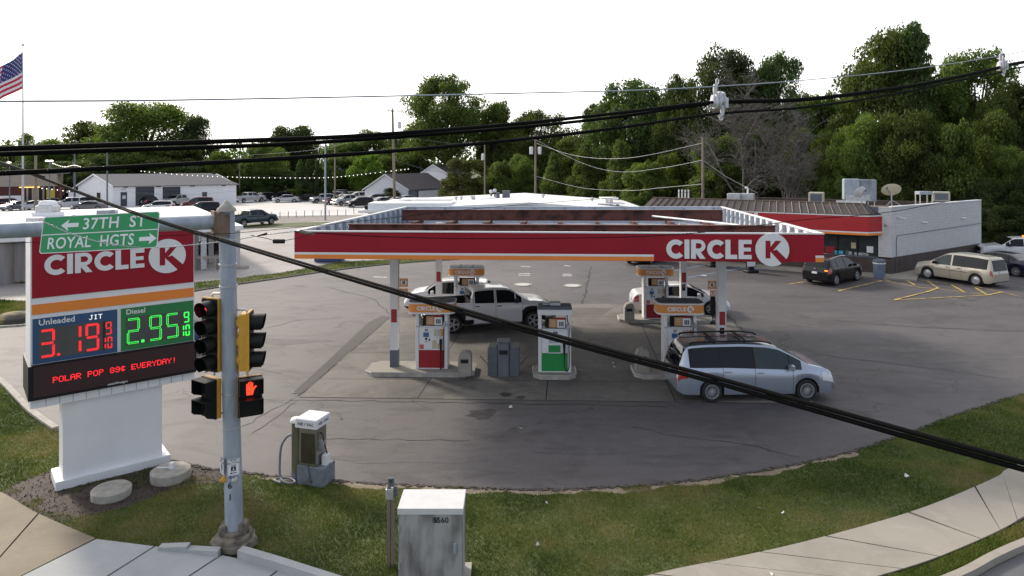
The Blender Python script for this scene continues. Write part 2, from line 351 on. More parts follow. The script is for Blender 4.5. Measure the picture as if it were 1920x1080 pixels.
walkb = ground_mat('brown_pavement_concrete', (.20,.165,.12), (.265,.222,.165), stain=.4, grain=.1)
walkg = ground_mat('new_pavement_concrete', (.325,.335,.34), (.41,.42,.425), stain=.25, grain=.07)
roadm = ground_mat('road_asphalt', (.10,.10,.11), (.14,.14,.145), stain=.2)
# wide neighbouring pavement and the street behind the station
mb = MB(); mb.sheet([(-140,26,-.006),(60,26,-.006),(60,62,-.006),(20,100,-.006),(-140,100,-.006)]); struct('parking_apron', mb, asph2)
mb = MB(); mb.sheet(poly([(-900,425),(425,431),(700,410),(1150,395),(1150,378),(700,369),(450,370),(-900,374)], .002)); struct('car_lot', mb, lotc)
mb = MB(); mb.sheet(poly([(425,424),(560,417),(760,408),(760,402),(425,406)], .01)); struct('gravel_strip', mb, ground_mat('gravel_strip', (.17,.155,.14), (.24,.22,.20), stain=.4))
mb = MB(); mb.sheet(poly([(400,429),(520,427),(680,419),(700,413),(560,417),(400,423)], .012)); struct('roadside_grass', mb, lawnm)
# station asphalt
edge = [(-260,560),(-120,640),(0,715),(30,745),(58,775),(105,806),(180,838),(330,868),(440,884),(560,897),(680,905),(800,911),(940,917),(1060,917),(1180,912),(1300,900),(1400,886),(1500,868),(1600,845),(1700,812),(1800,775),(1870,752),(1930,735),(2100,690),(2500,600),(2700,520),(2300,470),(1850,462),(1300,462),(820,486),(640,505),(560,516),(500,525),(420,537),(360,547),(200,575),(40,612),(0,616),(-260,600)]
EP = [G(x, y, .006) for x, y in edge]
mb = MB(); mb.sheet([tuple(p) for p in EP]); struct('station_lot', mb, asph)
# ragged broken asphalt edge along the lawn
mb = MB(); rr = random.Random(3)
fr = smooth_path([G(x, y, .0) for x, y in edge[4:24]], 14)
for a, b in zip(fr, fr[1:]):
    for k in range(3):
        p = a.lerp(b, rr.random()) + Vector((rr.uniform(-.02,.02), rr.uniform(-.09,.02), 0)); s = rr.uniform(.03,.09)
        mb.prism([(p.x+s*math.cos(t)*rr.uniform(.6,1.2), p.y+s*.7*math.sin(t)*rr.uniform(.6,1.2)) for t in (0,1.2,2.3,3.5,4.8)], -.01, rr.uniform(.008,.035))
o = mb.build('asphalt_crumbs', mat('crumbled_asphalt', (.07,.06,.055), .95, var=.5, scale=7)); tag(o, 'dark crumbled asphalt edging between the station lot and the front lawn', 'rubble'); o['kind'] = 'stuff'
# concrete forecourt in slabs
pc = [G(560,745,.010), G(1529,757,.010), G(1339,570,.010), G(761,570,.010)]
mb = MB(); mb.sheet([tuple(p) for p in pc]); pad = struct('forecourt_base', mb, padg)
def bil(u, v, z): p = pc[0].lerp(pc[1], u).lerp(pc[3].lerp(pc[2], u), v); return (p.x, p.y, z)
us = [0, .235, .485, .735, 1]; vs_ = [0, .13, .36, .58, .8, 1]
for i in range(4):
    for j in range(5):
        g = .0011; a, b = us[i]+g, us[i+1]-g; c, d = vs_[j]+g*.8, vs_[j+1]-g*.8
        mb = MB(); mb.sheet([bil(a,c,.016), bil(b,c,.016), bil(b,d,.016), bil(a,d,.016)])
        mb.build('concrete_slab', padm, pad)
mb = MB(); mb.sheet(poly([(547,738),(564,738),(650,664),(733,594),(716,592),(690,605),(600,690)], .013)); struct('asphalt_patch', mb, ground_mat('dark_patch', (.06,.055,.055), (.08,.073,.07), stain=.3))
mb = MB(); mb.sheet(poly([(880,577),(1150,577),(1130,590),(870,592)], .0205)); struct('worn_stain', mb, ground_mat('dark_stain', (.10,.09,.085), (.13,.12,.11)))
stain = mat('oil_stain', (.05,.045,.045), .6, var=.4, scale=3)
mb = MB(); rr = random.Random(5)
def blob(px, py, rx, z, n=14, ry=None):
    c = G(px, py, z); ry = ry or rx; return [(c.x + rx*math.cos(2*PI*k/n)*rr.uniform(.6,1.15), c.y + ry*math.sin(2*PI*k/n)*rr.uniform(.6,1.15), z) for k in range(n)]
for a in [(1667,539,.9,.012),(948,740,.22,.021),(975,745,.18,.0225),(905,775,.5,.012),(1500,505,1.2,.011,14,.7),(1808,560,.32,.012),(1822,562,.25,.0135),(1800,571,.35,.0125),(1787,568,.15,.0145),(1835,558,.25,.0125)]: mb.sheet(blob(*a))
struct('oil_stains', mb, stain)
# paint on the ground
def line(mb, x0, y0, x1, y1, w, z=.016, m=0):
    a, b = G(x0, y0, z), G(x1, y1, z); d = (b-a).normalized(); n = Vector((-d.y, d.x, 0))*w/2
    mb.sheet([a-n, b-n, b+n, a+n], m)
def cx6(X, Y): return 1480+X/4.364, 460+Y/4.364
mb = MB()
for k, (a, b, c, d) in enumerate([(0,315,130,297),(400,372,755,288),(790,290,1070,345),(1070,345,1210,355),(1210,355,1620,405),(930,270,1030,325),(1130,292,1220,352),(1325,322,1430,380),(1520,345,1620,405),(1740,380,1620,407),(1620,407,860,447),(1210,352,1130,378),(1130,378,860,445),(780,278,830,296),(1010,275,1420,330),(1500,330,1900,420)]):
    line(mb, *cx6(a,b), *cx6(c,d), .11 if k not in (2,3,4,10,14,15) else .08, .016+k*.0016)
struct('yellow_parking_lines', mb, M['ywhite'])
mb = MB()
for k, (a, b, c, d) in enumerate([(1240,512,1345,492),(1290,520,1420,498),(1345,500,1460,497),(1415,505,1490,505),(1240,506,1262,500)]): line(mb, a, b, c, d, .1, .016+k*.002)
struct('blue_parking_lines', mb, M['bpaint'])
mb = MB()
for k, (a, b, c, d) in enumerate([(976,499,994,500),(972,513,994,513),(972,516,994,516),(1058,498,1070,499),(1055,514,1072,514),(1055,517,1072,517),(1313,516,1325,517),(700,519,726,520)]): line(mb, a, b, c, d, .22 if k < 8 else .13, .016)
struct('white_road_marks', mb, M['wpaint'])
for x, y, lb in [(980,534,'left'),(1073,536,'right')]:
    mb = MB(); c = G(x, y, 0); mb.lathe([(0,.03),(.40,.03),(.46,.02)], 20); mb.lathe([(.50,.014),(.56,.03),(.57,.014)], 20, 1)
    o = mb.build('tank_cover', [mat('cover_'+lb, (.45,.44,.42), .8), M['conc']], None); o.location = c; tag(o, 'pale round tank cover in the asphalt beyond the forecourt, %s of the two' % lb, 'manhole cover', 'tank covers behind the forecourt')
# front lawn, soil under the grass
lawn_px = [(-400,745),(0,705),(58,765),(105,796),(330,858),(560,887),(800,901),(1060,907),(1300,890),(1500,858),(1700,802),(1870,742),(2300,640),(2300,800),(2000,845),(1906,876),(1865,900),(1724,958),(1528,1015),(1380,1049),(1240,1082),(1100,1140),(700,1140),(640,1085),(450,1036),(400,1026),(300,1030),(180,1018),(70,968),(0,927),(-400,880)]
LP = [G(x, y, .004) for x, y in lawn_px]
mb = MB(); mb.sheet([tuple(p) for p in LP]); struct('front_lawn', mb, lawnm)
mulch_px = [(0,925),(30,908),(100,880),(210,850),(330,862),(420,885),(410,905),(350,912),(300,925),(240,950),(160,968),(100,985),(60,960)]
MP = [G(x, y, .010) for x, y in mulch_px]
mb = MB(); mb.sheet([tuple(p) for p in MP]); struct('mulch_bed', mb, dirtm)
V3 = []
ep = smooth_path([G(x, y, .0075) for x, y in edge[7:19]], 8); rr = random.Random(12); BE = [tuple(p) for p in ep]; low_ = []
for k, p in enumerate(ep):
    d = (ep[min(k+1,len(ep)-1)]-ep[max(k-1,0)]).normalized(); low_.append((p.x + d.y*.05 + rr.uniform(-.03,.03), p.y - .10 - .22*abs(math.sin(k*.31))*rr.uniform(.5,1.2) , .0075))
BE = BE + low_[::-1]; mb = MB(); mb.sheet(BE); struct('bare_soil', mb, ground_mat('bare_sandy_soil', (.17,.135,.095), (.26,.215,.15), stain=.5, grain=.5, big=.8))
# left verges beyond the sign and along the rear kerb
mb = MB()
for pl in ([(-200,500),(0,503),(45,501),(45,531),(0,531),(-200,535)], [(-200,566),(0,563),(60,566),(110,585),(60,606),(0,612),(-200,620)]):
    mb.sheet([G(x, y, .012) for x, y in pl]); V3.append([tuple(G(x, y, .012)) for x, y in pl])
VERGE2 = [G(x, y, .012) for x, y in [(300,548),(362,530),(450,521),(530,511),(600,498),(640,491),(720,487),(860,481),(860,485),(820,489),(640,504),(500,524),(360,546),(300,560)]]
mb.sheet([tuple(p) for p in VERGE2]); struct('grass_verge', mb, lawnm)
kerb = MB()
def kerbline(mb, pxs, w, h, n=5):
    pts = smooth_path([G(x, y, 0) for x, y in pxs], n)
    for a, b in zip(pts, pts[1:]):
        d = (b-a); L = d.length; d.normalize(); nn = Vector((-d.y, d.x, 0))*w/2
        mb.prism([(a-nn).to_2d(), (b-nn).to_2d(), (b+nn).to_2d(), (a+nn).to_2d()], -.02, h)
kerbline(kerb, [(300,562),(362,547),(500,526),(640,506),(760,493),(860,487)], .12, .07); struct('kerb', kerb, mat('dark_kerb', (.09,.085,.08), .9))
kerb = MB(); kerbline(kerb, [(-60,680),(0,716),(30,745),(60,775),(104,806)], .18, .09); kerbline(kerb, [(-200,621),(0,614),(60,607),(112,586)], .15, .08); struct('kerb', kerb, M['conc'])
# tarred cracks and dark seams wandering over the asphalt
mb = MB(); rr = random.Random(31)
def seam(pts, w, z):
    P_ = [G(x, y, z) for x, y in pts]; Q_ = []
    for a, b in zip(P_, P_[1:]):
        n_k = max(2, int((b-a).length/.35))
        for k in range(n_k): Q_.append(a.lerp(b, k/n_k) + Vector((rr.uniform(-.07,.07), rr.uniform(-.07,.07), 0)))
    Q_.append(P_[-1])
    L_, R_ = [], []
    for k, p in enumerate(Q_):
        d = (Q_[min(k+1,len(Q_)-1)]-Q_[max(k-1,0)]).normalized(); nn = Vector((-d.y, d.x, 0))*w*rr.uniform(.15,.6); L_.append(p+nn); R_.append(p-nn)
    for k in range(len(Q_)-1): mb.sheet([R_[k], R_[k+1], L_[k+1], L_[k]])
for k, (pts, w) in enumerate([([(548,750),(700,752),(900,756),(1050,758),(1250,763)],.05),([(455,800),(500,775),(548,748)],.05),([(470,812),(520,782),(556,752)],.03),([(590,822),(740,824),(880,826)],.03),([(1430,640),(1560,668),(1740,690),(1900,712)],.04),([(380,640),(470,622),(560,600),(640,596)],.04),([(900,500),(860,540),(840,566)],.05),([(1108,500),(1100,540),(1090,575)],.12),([(1560,600),(1700,612),(1920,622)],.05),([(1180,800),(1300,822),(1420,836),(1500,858)],.03),([(620,540),(700,560),(735,592)],.04),([(1340,575),(1375,600),(1420,650)],.06),([(420,700),(470,690),(530,700)],.03),([(560,742),(640,675),(735,592)],.06)]): seam(pts, w, .0105+.0004*k)
struct('asphalt_seams', mb, mat('tar_seam', (.022,.02,.02), .8, var=.3))
mb = MB()
for k, (px, py, rx, ry) in enumerate([(1290,830,2.2,.35),(860,735,1.3,.3),(1060,780,2.6,.25),(760,860,2.4,.3),(1640,655,3.0,.5),(1110,845,1.6,.3),(520,640,2.4,.6)]): mb.sheet(blob(px, py, rx, .0085+.0003*k, 18, ry))
struct('worn_patches', mb, ground_mat('worn_asphalt', (.075,.068,.07), (.10,.092,.094), stain=.6, grain=.3, rough=.75))
# ---- pavements in slabs
def slabs(name, upper, lower, n, m, z=.05, gap=.008):
    U = smooth_path([G(x, y, 0) for x, y in upper], 8); Lw = smooth_path([G(x, y, 0) for x, y in lower], 8)
    root = MB(); rp = [p.to_2d() for p in U] + [p.to_2d() for p in reversed(Lw)]
    root.prism(rp, -.02, z-.02); r = struct(name, root, padg)
    def at(pl, t): f = t*(len(pl)-1); i = min(int(f), len(pl)-2); return pl[i].lerp(pl[i+1], f-i)
    for k in range(n):
        t0, t1 = k/n+gap/n*2, (k+1)/n-gap/n*2; q = 5
        a = [at(U, t0+(t1-t0)*j/q) for j in range(q+1)]; b = [at(Lw, t0+(t1-t0)*j/q) for j in range(q+1)]
        s = MB(); s.prism([p.to_2d() for p in b] + [p.to_2d() for p in reversed(a)], 0, z + rr.uniform(-.003,.003)); s.build('paving_slab', m, r)
    return r
slabs('pavement', [(1100,1112),(1260,1073),(1380,1049),(1528,1015),(1724,958),(1865,899.5),(1906,875),(2100,800)],
      [(1420,1150),(1560,1108),(1662,1080),(1750,1052),(1848,1011),(1890,990),(1960,955),(2200,870)], 9, walkm)
slabs('brown_pavement', [(-300,800),(-120,865),(0,925),(72,967),(180,1014)], [(-300,1000),(-240,1040),(-150,1100),(-80,1140),(38,1085)], 4, walkb)
slabs('corner_pavement', [(180,1015),(290,1029),(415,1045),(520,1075),(640,1110)], [(38,1086),(100,1150),(180,1200),(300,1240),(480,1290)], 4, walkg)
# raised kerb walls at the corner
mb = MB(); pts = [G(296,1027,.1), G(350,1031,.1), G(408,1040,.1)]
for a, b in zip(pts, pts[1:]):
    mb.add([(a.x,a.y,0),(b.x,b.y,0),(b.x,b.y,.16),(a.x,a.y,.10),(a.x,a.y+.16,.10),(b.x,b.y+.16,.16),(a.x,a.y+.16,0),(b.x,b.y+.16,0)], [(0,1,2,3),(3,2,5,4),(4,5,7,6),(0,3,4,6),(1,7,5,2)])
pts = [G(445,1052,.0), G(520,1075,.0), G(640,1115,.0), G(800,1170,0)]
for a, b in zip(pts, pts[1:]):
    h = .2; mb.add([(a.x,a.y,0),(b.x,b.y,0),(b.x,b.y,h),(a.x,a.y,h),(a.x+.05,a.y+.17,h),(b.x+.05,b.y+.17,h),(a.x+.05,a.y+.17,0),(b.x+.05,b.y+.17,0)], [(0,1,2,3),(3,2,5,4),(4,5,7,6),(0,3,4,6),(1,7,5,2)])
struct('corner_kerb', mb, walkg)
# verge, kerb and road at the lower right corner
mb = MB(); mb.sheet([G(x, y, .008) for x, y in [(1420,1150),(1662,1080),(1848,1011),(1890,990),(1960,955),(2200,870),(2300,900),(1960,1005),(1800,1078),(1600,1170)]]); struct('verge', mb, lawnm)
VG = [G(x, y, .008) for x, y in [(1640,1092),(1662,1083),(1750,1054),(1848,1013),(1890,992),(1960,957),(1960,1000),(1900,1027),(1790,1080)]]
mb = MB(); kerbline(mb, [(1650,1145),(1800,1086),(1860,1054),(1920,1027),(2000,1000),(2300,930)], .16, .13); struct('kerb', mb, walkm)
mb = MB(); mb.sheet([G(x, y, -.004) for x, y in [(1600,1200),(1800,1100),(1860,1066),(1920,1036),(2000,1010),(2300,940),(2600,1050),(2300,1300)]]); struct('road', mb, roadm)
# litter
for k, (x, y) in enumerate([(957,764),(1025,943),(1423,953),(1442,1079),(1008,1022),(551,736),(863,705),(935,705),(870,692),(975,803),(638,783),(1149,681),(1152,688),(490,938),(1467,962),(1700,893)]):
    c = G(x, y, .03); mb = MB(); s = .035 if k % 3 else .06
    mb.add([(-s,-s*.6,0),(s,-s*.5,.01),(s*.9,s*.6,.03),(-s*.8,s*.5,.005)], [(0,1,2,3)]); mb.add([(-s*.8,s*.5,.006),(s*.9,s*.6,.031),(s*.5,s*.9,.05),(-s*.4,s*.8,.04)], [(0,1,2,3)])
    o = mb.build('paper_litter', M['paper']); o.location = c; o.rotation_euler = (0,0,k*1.7)
    tag(o, 'small scrap of white paper litter lying on the %s' % ('lawn' if y > 900 else 'station pavement'), 'litter', 'litter on the lawn' if y > 900 else 'litter on the pavement')
# ================================================================ PRICE SIGN
SA, SB = G(106, 922), G(320, 868)
SA = SA - (SB-SA).normalized()*.02
sdirv = (SB-SA).normalized(); sang = math.atan2(sdirv.y, sdirv.x)
def su(px, py): return ray_uv(SA, SB, px, py)
sg = thing('gas_price_sign', 'tall white roadside price sign with red panel, fuel prices and message board', 'sign', (SA.x, SA.y, 0), sang)
# local x along the face, y into the sign (away from camera), z up
b0 = su(106,922)[0]; b1 = su(320,868)[0]
DEP = 1.28
mb = MB(); mb.bbox(b0-.02, b1, 0, .95, 0, .21, .01); mb.build('plinth', M['sign_white'], sg)
p0 = su(119,850)[0]; p1 = su(306,850)[0]
mb = MB(); mb.box(p0, p1, .12, .82, .21, su(57,768)[1]+.05); mb.build('pedestal', M['sign_white'], sg)
c0 = su(60,700)[0]; c1 = su(363,700)[0]; zb_ = su(57,768)[1]; zt = 6.02
zl0 = su(57,751)[1]; zl1 = su(57,686)[1]
mb = MB(); mb.box(c0-.03, c1+.02, 0, DEP, zb_, zl0); 
mb.build('skirt', M['sign_white'], sg)
mb = MB()
for k in range(1, 13): x = c0 + (c1-c0)*k/13; mb.box(x-.004, x+.004, -.004, .0, zb_+.01, zl0-.005)
mb.build('skirt_joint', M['slate'], sg, kind='stuff')
mb = MB(); mb.box(c0-.03, c1+.02, .02, DEP-.02, zl1, zt); mb.build('cabinet', M['sign_white'], sg)
mb = MB(); mb.box(c0-.08, c1+.04, -.10, DEP+.02, zl0+.002, zl1); 
mb.build('message_board', M['black'], sg)
mb = MB(); mb.box(c0+.02, c1, -.112, -.101, zl0+.07, zl1-.03); mb.build('led_panel', M['led_panel'], sg)
zo0, zo1 = su(61,591)[1], su(61,572)[1]; zr0 = su(61,560)[1]
mb = MB(); mb.box(c0, c1, .004, .02, zr0, zt-.04); mb.build('red_panel', M['red'], sg)
mb = MB(); mb.box(c0, c1, .004, .02, zo0, zo1); mb.build('orange_band', M['orange'], sg)
zp1, zp0 = su(61,599)[1], su(61,684)[1]
um, um2 = su(220,600)[0], su(227,600)[0]
mb = MB(); mb.box(c0+.01, um, .002, .02, zp0, zp1); mb.build('unleaded_panel', M['price_blue'], sg)
mb = MB(); mb.box(um2, c1-.005, .002, .02, zp0, zp1); mb.build('diesel_panel', M['price_green'], sg)
SM = Matrix.Rotation(PI/2, 4, 'X')           # x right, y up, z out (towards -y)
def MS(x, z, y=0): return Matrix.Translation((x, y, z)) @ SM
# brand lettering
xa, za = su(83,515); xb, _ = su(348,500); zc1 = su(83,478)[1]
hh = (xb-xa)/(6*.085 + .12 + .86*2 + .25 + .76 + .60 + .66 + 2*.92)
circle_k(sg, MS(xa, su(83,519)[1]+.02, .003), hh, depth=.02)
def digits(s, x, z, w, h, m, parent, th=.05, y=.0, sl=0):
    hollow = m is M['led_green'] and h > .3
    if hollow: th *= 1.35
    seg = {'a':(0,h-th,w,h),'b':(w-th,h/2,w,h-.0),'c':(w-th,0,w,h/2),'d':(0,0,w,th),'e':(0,0,th,h/2),'f':(0,h/2,th,h),'g':(0,h/2-th/2,w,h/2+th/2)}
    tab = {'3':'abcdg','1':'bc','9':'abcdfg','2':'abged','5':'afgcd','0':'abcdef'}
    g = .012*h/.4
    for ch in s:
        if ch == '.':
            mb = MB(); mb.box(x, x+th, y-.006, y, z, z+th); mb.build('decimal_point', m, parent); x += th*2.2; continue
        mb = MB(); hb_ = MB()
        for k in tab[ch]:
            a, b, c, d = seg[k]
            if k in 'adg': a += g+ (th*.15); c -= g+(th*.15)
            else: b += g + (th*.5 if k in 'bf' else th*.2); d -= g + (th*.2 if k in 'bf' else th*.5)
            mb.box(x+a, x+c, y-.006, y, z+b, z+d)
            if hollow: q_ = th*.27; hb_.box(x+a+q_, x+c-q_, y-.009, y-.0065, z+b+q_, z+d-q_)
        dg = mb.build('digit', m, parent)
        if hollow: hb_.build('digit_core', M['led_grey'], dg); x += w*1.42
    return x
# grey windows behind the digits
def win(x0, x1, z0, z1): mb = MB(); mb.box(x0, x1, -.001, .0015, z0, z1); mb.build('price_window', M['led_grey'], sg)
x0, z0 = su(75,673); x1 = su(190,640)[0]; hD = .60
H3 = su(75,672)[1]; T3 = su(75,619)[1]; hd = T3-H3; u3 = su(75,650)[0]; u3b = su(103,650)[0]
win(u3-.03, u3+1.30, H3-.03, T3+.03); wD = (u3b-u3)
e = digits('3', u3, H3, wD, hd, M['led_red'], sg, .055, -.004); digits('.', u3+wD*1.14, H3, wD, hd, M['led_red'], sg, .06, -.004)
u1 = su(148,640)[0]; digits('1', u1-wD+.05, H3, wD, hd, M['led_red'], sg, .055, -.004); u9 = su(160,640)[0]; digits('9', u9, H3, wD, hd, M['led_red'], sg, .055, -.004)
us9 = su(195,640)[0]; ws = .13; win(us9-.02, us9+.19, H3-.02, T3+.02)
digits('9', us9+.03, H3+hd*.52, ws, hd*.46, M['led_red'], sg, .028, -.004); digits('1', us9-.09, H3, ws, hd*.42, M['led_red'], sg, .028, -.004); digits('0', us9+.07, H3, ws*.8, hd*.42, M['led_red'], sg, .028, -.004)
g0, gz = su(238,646)[0], su(238,646)[1]; gt = su(238,598)[1]; gh = gt-gz; gw = su(262,620)[0]-g0
win(g0-.03, g0+1.34, gz-.03, gt+.03)
digits('2', g0, gz, gw, gh, M['led_green'], sg, .035, -.004); digits('.', g0+gw*1.12, gz, gw, gh, M['led_green'], sg, .05, -.004)
digits('9', su(280,630)[0], gz, gw, gh, M['led_green'], sg, .035, -.004); digits('5', su(312,630)[0], gz, gw, gh, M['led_green'], sg, .035, -.004)
gs = su(342,630)[0]; digits('9', gs+.03, gz+gh*.55, ws, gh*.43, M['led_green'], sg, .028, -.004); digits('1', gs-.09, gz, ws, gh*.45, M['led_green'], sg, .028, -.004); digits('0', gs+.07, gz, ws*.8, gh*.45, M['led_green'], sg, .028, -.004)
t, z = su(72,606); link('lettering', text_mesh('Unleaded', .185, .014, .002, 'LEFT', M['letter']), sg, (t, -.002, z), (PI/2,0,0))
t, z = su(236,586); link('lettering', text_mesh('Diesel', .17, .014, .002, 'LEFT', M['letter']), sg, (t, -.002, z), (PI/2,0,0))
FONT = {'P':'1E11111E101010','O':'0E11111111110E','L':'1010101010101F','A':'0E11111F111111','R':'1E11111E141211','8':'0E11110E11110E','9':'0E11110F01110E','c':'040F1414140F04','E':'1F10101E10101F','V':'11111111110A04','Y':'11110A04040404','D':'1E11111111111E','!':'04040404040004','J':'0702020202120C','I':'0E04040404040E','T':'1F040404040404',' ':'00000000000000'}
def dots(s, x, z, p, m, parent, q=.92, y=-.113):
    for ch in s:
        rows = FONT[ch]; mb = MB(); any_ = False
        for r_ in range(7):
            v = int(rows[2*r_:2*r_+2], 16)
            for c in range(5):
                if v >> (4-c) & 1: mb.add([(x+c*p, y, z+(6-r_)*p), (x+(c+q)*p, y, z+(6-r_)*p), (x+(c+q)*p, y, z+(6-r_+q)*p), (x+c*p, y, z+(6-r_+q)*p)], [(0,1,2,3)]); any_ = True
        if any_: mb.build('led_letter', m, parent)
        x += 6*p
    return x
a, z = su(98,716); bnd, _ = su(330,670); pp = (bnd-a)/(23*6)
dots('POLAR POP 89c EVERYDAY!', a, z, pp, M['led_redhot'], sg, .98)
a, z = su(167,600); dots('JIT', a, z, .0145*1.1, M['led_white'], sg, .9, -.003)
a, z = su(200,719); link('lettering', text_mesh('watchfiresigns', .075, .01, .001, 'LEFT', M['letter']), sg, (a, -.113, z), (PI/2,0,0))
# round concrete covers in the mulch
for px, py, r, h, lb in [(204,934,.41,.20,'plain low round concrete cap in the mulch, nearer the pavement'), (316,901,.44,.24,'round concrete cap beside the sign plinth with a small floodlight on it')]:
    mb = MB(); mb.lathe([(r,0),(r*1.01,h-.03),(r-.03,h),(0,h+.01)], 28); c = G(px, py)
    o = mb.build('concrete_disc', M['conc'], smooth=40); o.location = (c.x, c.y+.1, 0); tag(o, lb, 'concrete cap', 'round concrete caps in front of the price sign')
fl = thing('ground_floodlight', 'small white floodlight with conduit on the concrete cap by the sign plinth', 'floodlight', (G(316,901).x, G(316,901).y+.1, .25))
mb = MB(); mb.bbox(-.02,.09,-.06,.06,0,.14,.01); mb.build('housing', M['white'], fl); mb = MB(); mb.tube([(-.02,0,.02),(-.3,-.03,.02)], .02); mb.build('conduit', M['white'], fl)
# ================================================================ TRAFFIC POLE
tp0 = G(440, 1022); tilt = Vector((-.165, 0, 6.7)).normalized()
pole = thing('traffic_signal_pole', 'thick galvanised traffic pole with mast arm standing at the pavement corner', 'traffic pole', (tp0.x, tp0.y, 0))
TL = lambda z: Vector((-.165*z/6.7, 0, z))
mb = MB(); mb.tube([TL(.25), TL(2), TL(4), TL(6.62)], [.172,.167,.16,.15], 28, caps=False); mb.build('pole_shaft', M['galv'], pole, smooth=50)
mb = MB(); mb.lathe([(.19,0),(.175,.05),(.09,.13),(.03,.21),(0,.22)], 24, 0, Matrix.Translation(TL(6.60))); mb.build('pole_cap', M['conc'], pole, smooth=50)
mb = MB(); rr = random.Random(2)
for z0, z1, r in [(0,.16,.43),(.14,.26,.36),(.24,.34,.25)]:
    mb.prism([(r*math.cos(2*PI*k/14)*rr.uniform(.88,1.1), r*math.sin(2*PI*k/14)*rr.uniform(.85,1.1)) for k in range(14)], z0, z1)
mb.box(-.24,-.10,-.22,-.02,.30,.46); mb.box(.08,.25,-.12,.12,.30,.48); mb.box(-.27,-.1,.02,.2,.30,.45)
o = mb.build('footing', M['conc_old'], pole)
bv = o.modifiers.new('b', 'BEVEL'); bv.width = .035; bv.segments = 2
# mast arm
armz = H - (418-HY)*13.4/F; A0 = Vector((tp0.x,tp0.y,0)) + TL(armz) ; A1 = Vector((-8.75, 11.55, H-(434-HY)*11.55/F)); ad = (A1-A0).normalized()
A2 = A0 + ad*9.5; loc0 = Vector((tp0.x, tp0.y, 0))
mb = MB(); mb.tube([A0+ad*.266-loc0, A0+ad*3-loc0, A2-loc0], [.142,.132,.105], 26); mb.build('mast_arm', M['galv'], pole, smooth=50)
Mx = Matrix.Translation(A0-loc0) @ Matrix.Rotation(math.atan2(ad.y, ad.x), 4, 'Z')
mb = MB(); mb.box(.155,.19,-.19,.19,-.27,.20,0,Mx); mb.box(.23,.265,-.17,.17,-.22,.22,0,Mx); mb.box(-.02,.229,-.185,-.165,-.27,.18,0,Mx); mb.box(-.02,.229,.165,.185,-.27,.18,0,Mx)
mb.build('arm_bracket', M['rustplate'], pole)
for zz in (.14, -.27):
    for yy in (-.2,.2):
        mb = MB(); mb.lathe([(.03,-.02),(.03,.03),(.015,.03),(.015,.06)], 8, 0, Mx @ Matrix.Translation((.02,yy,zz)) @ Matrix.Rotation(PI/2*(1 if yy<0 else -1),4,'X')); mb.build('bolt', M['slate'], pole)
bx = A0 + ad*1.75; mb = MB(); mb.box(-.11,.11,-.1,.1,.06,.30,0,Matrix.Translation(A0+ad*(1.72+.35)-loc0)); mb.build('junction_box', M['galv'], pole)
for z in (5.55, 5.12, 3.02, 2.35): mb = MB(); mb.lathe([(.167,-.015),(.172,-.015),(.172,.015),(.167,.015)], 26, 0, Matrix.Translation(TL(z))); mb.build('clamp_band', M['alu'], pole)
for z, ch in [(1.62,'2'),(1.25,'6'),(1.02,'1'),(1.45,'4')]:
    p = TL(z); link('lettering', text_mesh(ch, .17, .01, .002, 'CENTER', M['black']), pole, (p.x+.005, -.176, z), (PI/2,0,0))
for px, c, lb in ((421,'yellow',-1),(448,'alu',1)):
    mb = MB(); p = TL(1.36); a = -1.02 if lb > 0 else -2.3
    mt = Matrix.Translation(p + Vector((.17*math.cos(a), .17*math.sin(a), 0))) @ Matrix.Rotation(a, 4, 'Z') @ Matrix.Rotation(PI/2, 4, 'Y')
    mb.lathe([(.055,-.01),(.06,.03),(.045,.055),(.028,.06),(.026,.085),(0,.09)], 18, 0, mt); mb.build('push_button', M[c], pole, smooth=40)
def walker(mb, x, z, s, y, Mm):
    mb.add([(x+a*s, y, z+b*s) for a, b in [(-.15,.75),(.15,.75),(.15,1),(-.15,1)]], [(0,1,2,3)], 1, Mm)
    mb.add([(x+a*s, y, z+b*s) for a, b in [(-.2,.3),(.22,.3),(.2,.7),(-.15,.7)]], [(0,1,2,3)], 1, Mm)
    mb.add([(x+a*s, y, z+b*s) for a, b in [(-.4,-.1),(-.2,-.1),(.05,.3),(-.2,.3)]], [(0,1,2,3)], 1, Mm)
    mb.add([(x+a*s, y, z+b*s) for a, b in [(.2,-.1),(.4,-.1),(.22,.3),(.06,.3)]], [(0,1,2,3)], 1, Mm)
def button_sign(a, px, lb):
    c = TL(1.62) + Vector((.20*math.cos(a), .20*math.sin(a), 0)); Q = Matrix.Translation(c) @ Matrix.Rotation(a+PI/2, 4, 'Z')
    t = thing('crossing_button_sign', lb, 'sign', loc0+c, a+PI/2, 'push button signs on the signal pole')
    def rrect(w, h, r): return arc(w-r,h-r,r,0,90,4)+arc(-w+r,h-r,r,90,180,4)+arc(-w+r,-h+r,r,180,270,4)+arc(w-r,-h+r,r,270,360,4)
    for (w, h, m, y) in ((.115,.165,'white',.0),(.105,.155,'black',-.003),(.1,.15,'letter',-.005)):
        mb = MB(); mb.prism(rrect(w,h,.025), 0, .002, 0, Matrix.Translation((0,y,0)) @ SM); mb.build('sign_plate' if m=='white' else 'sign_border' if m=='black' else 'sign_face', M[m], t)
    mb = MB(); mb.box(-.045,.045,-.0085,-.0075,-.075,.01); walker(mb, 0, -.06, .055, -.0095, Matrix()); mb.build('walker_symbol', [M['black'],M['letter']], t)
    mb = MB(); mb.box(-.03,.06,-.0085,-.0075,-.118,-.104); mb.add([(-.03,-.0085,-.13),(-.03,-.0085,-.092),(-.065,-.0085,-.111)], [(0,2,1)]); mb.build('arrow', M['black'], t)
    link('lettering', text_mesh('PUSH\nBUTTON\nFOR', .052, .008, .0005, 'CENTER', M['black']), t, (0,-.0085,.082), (PI/2,0,0))
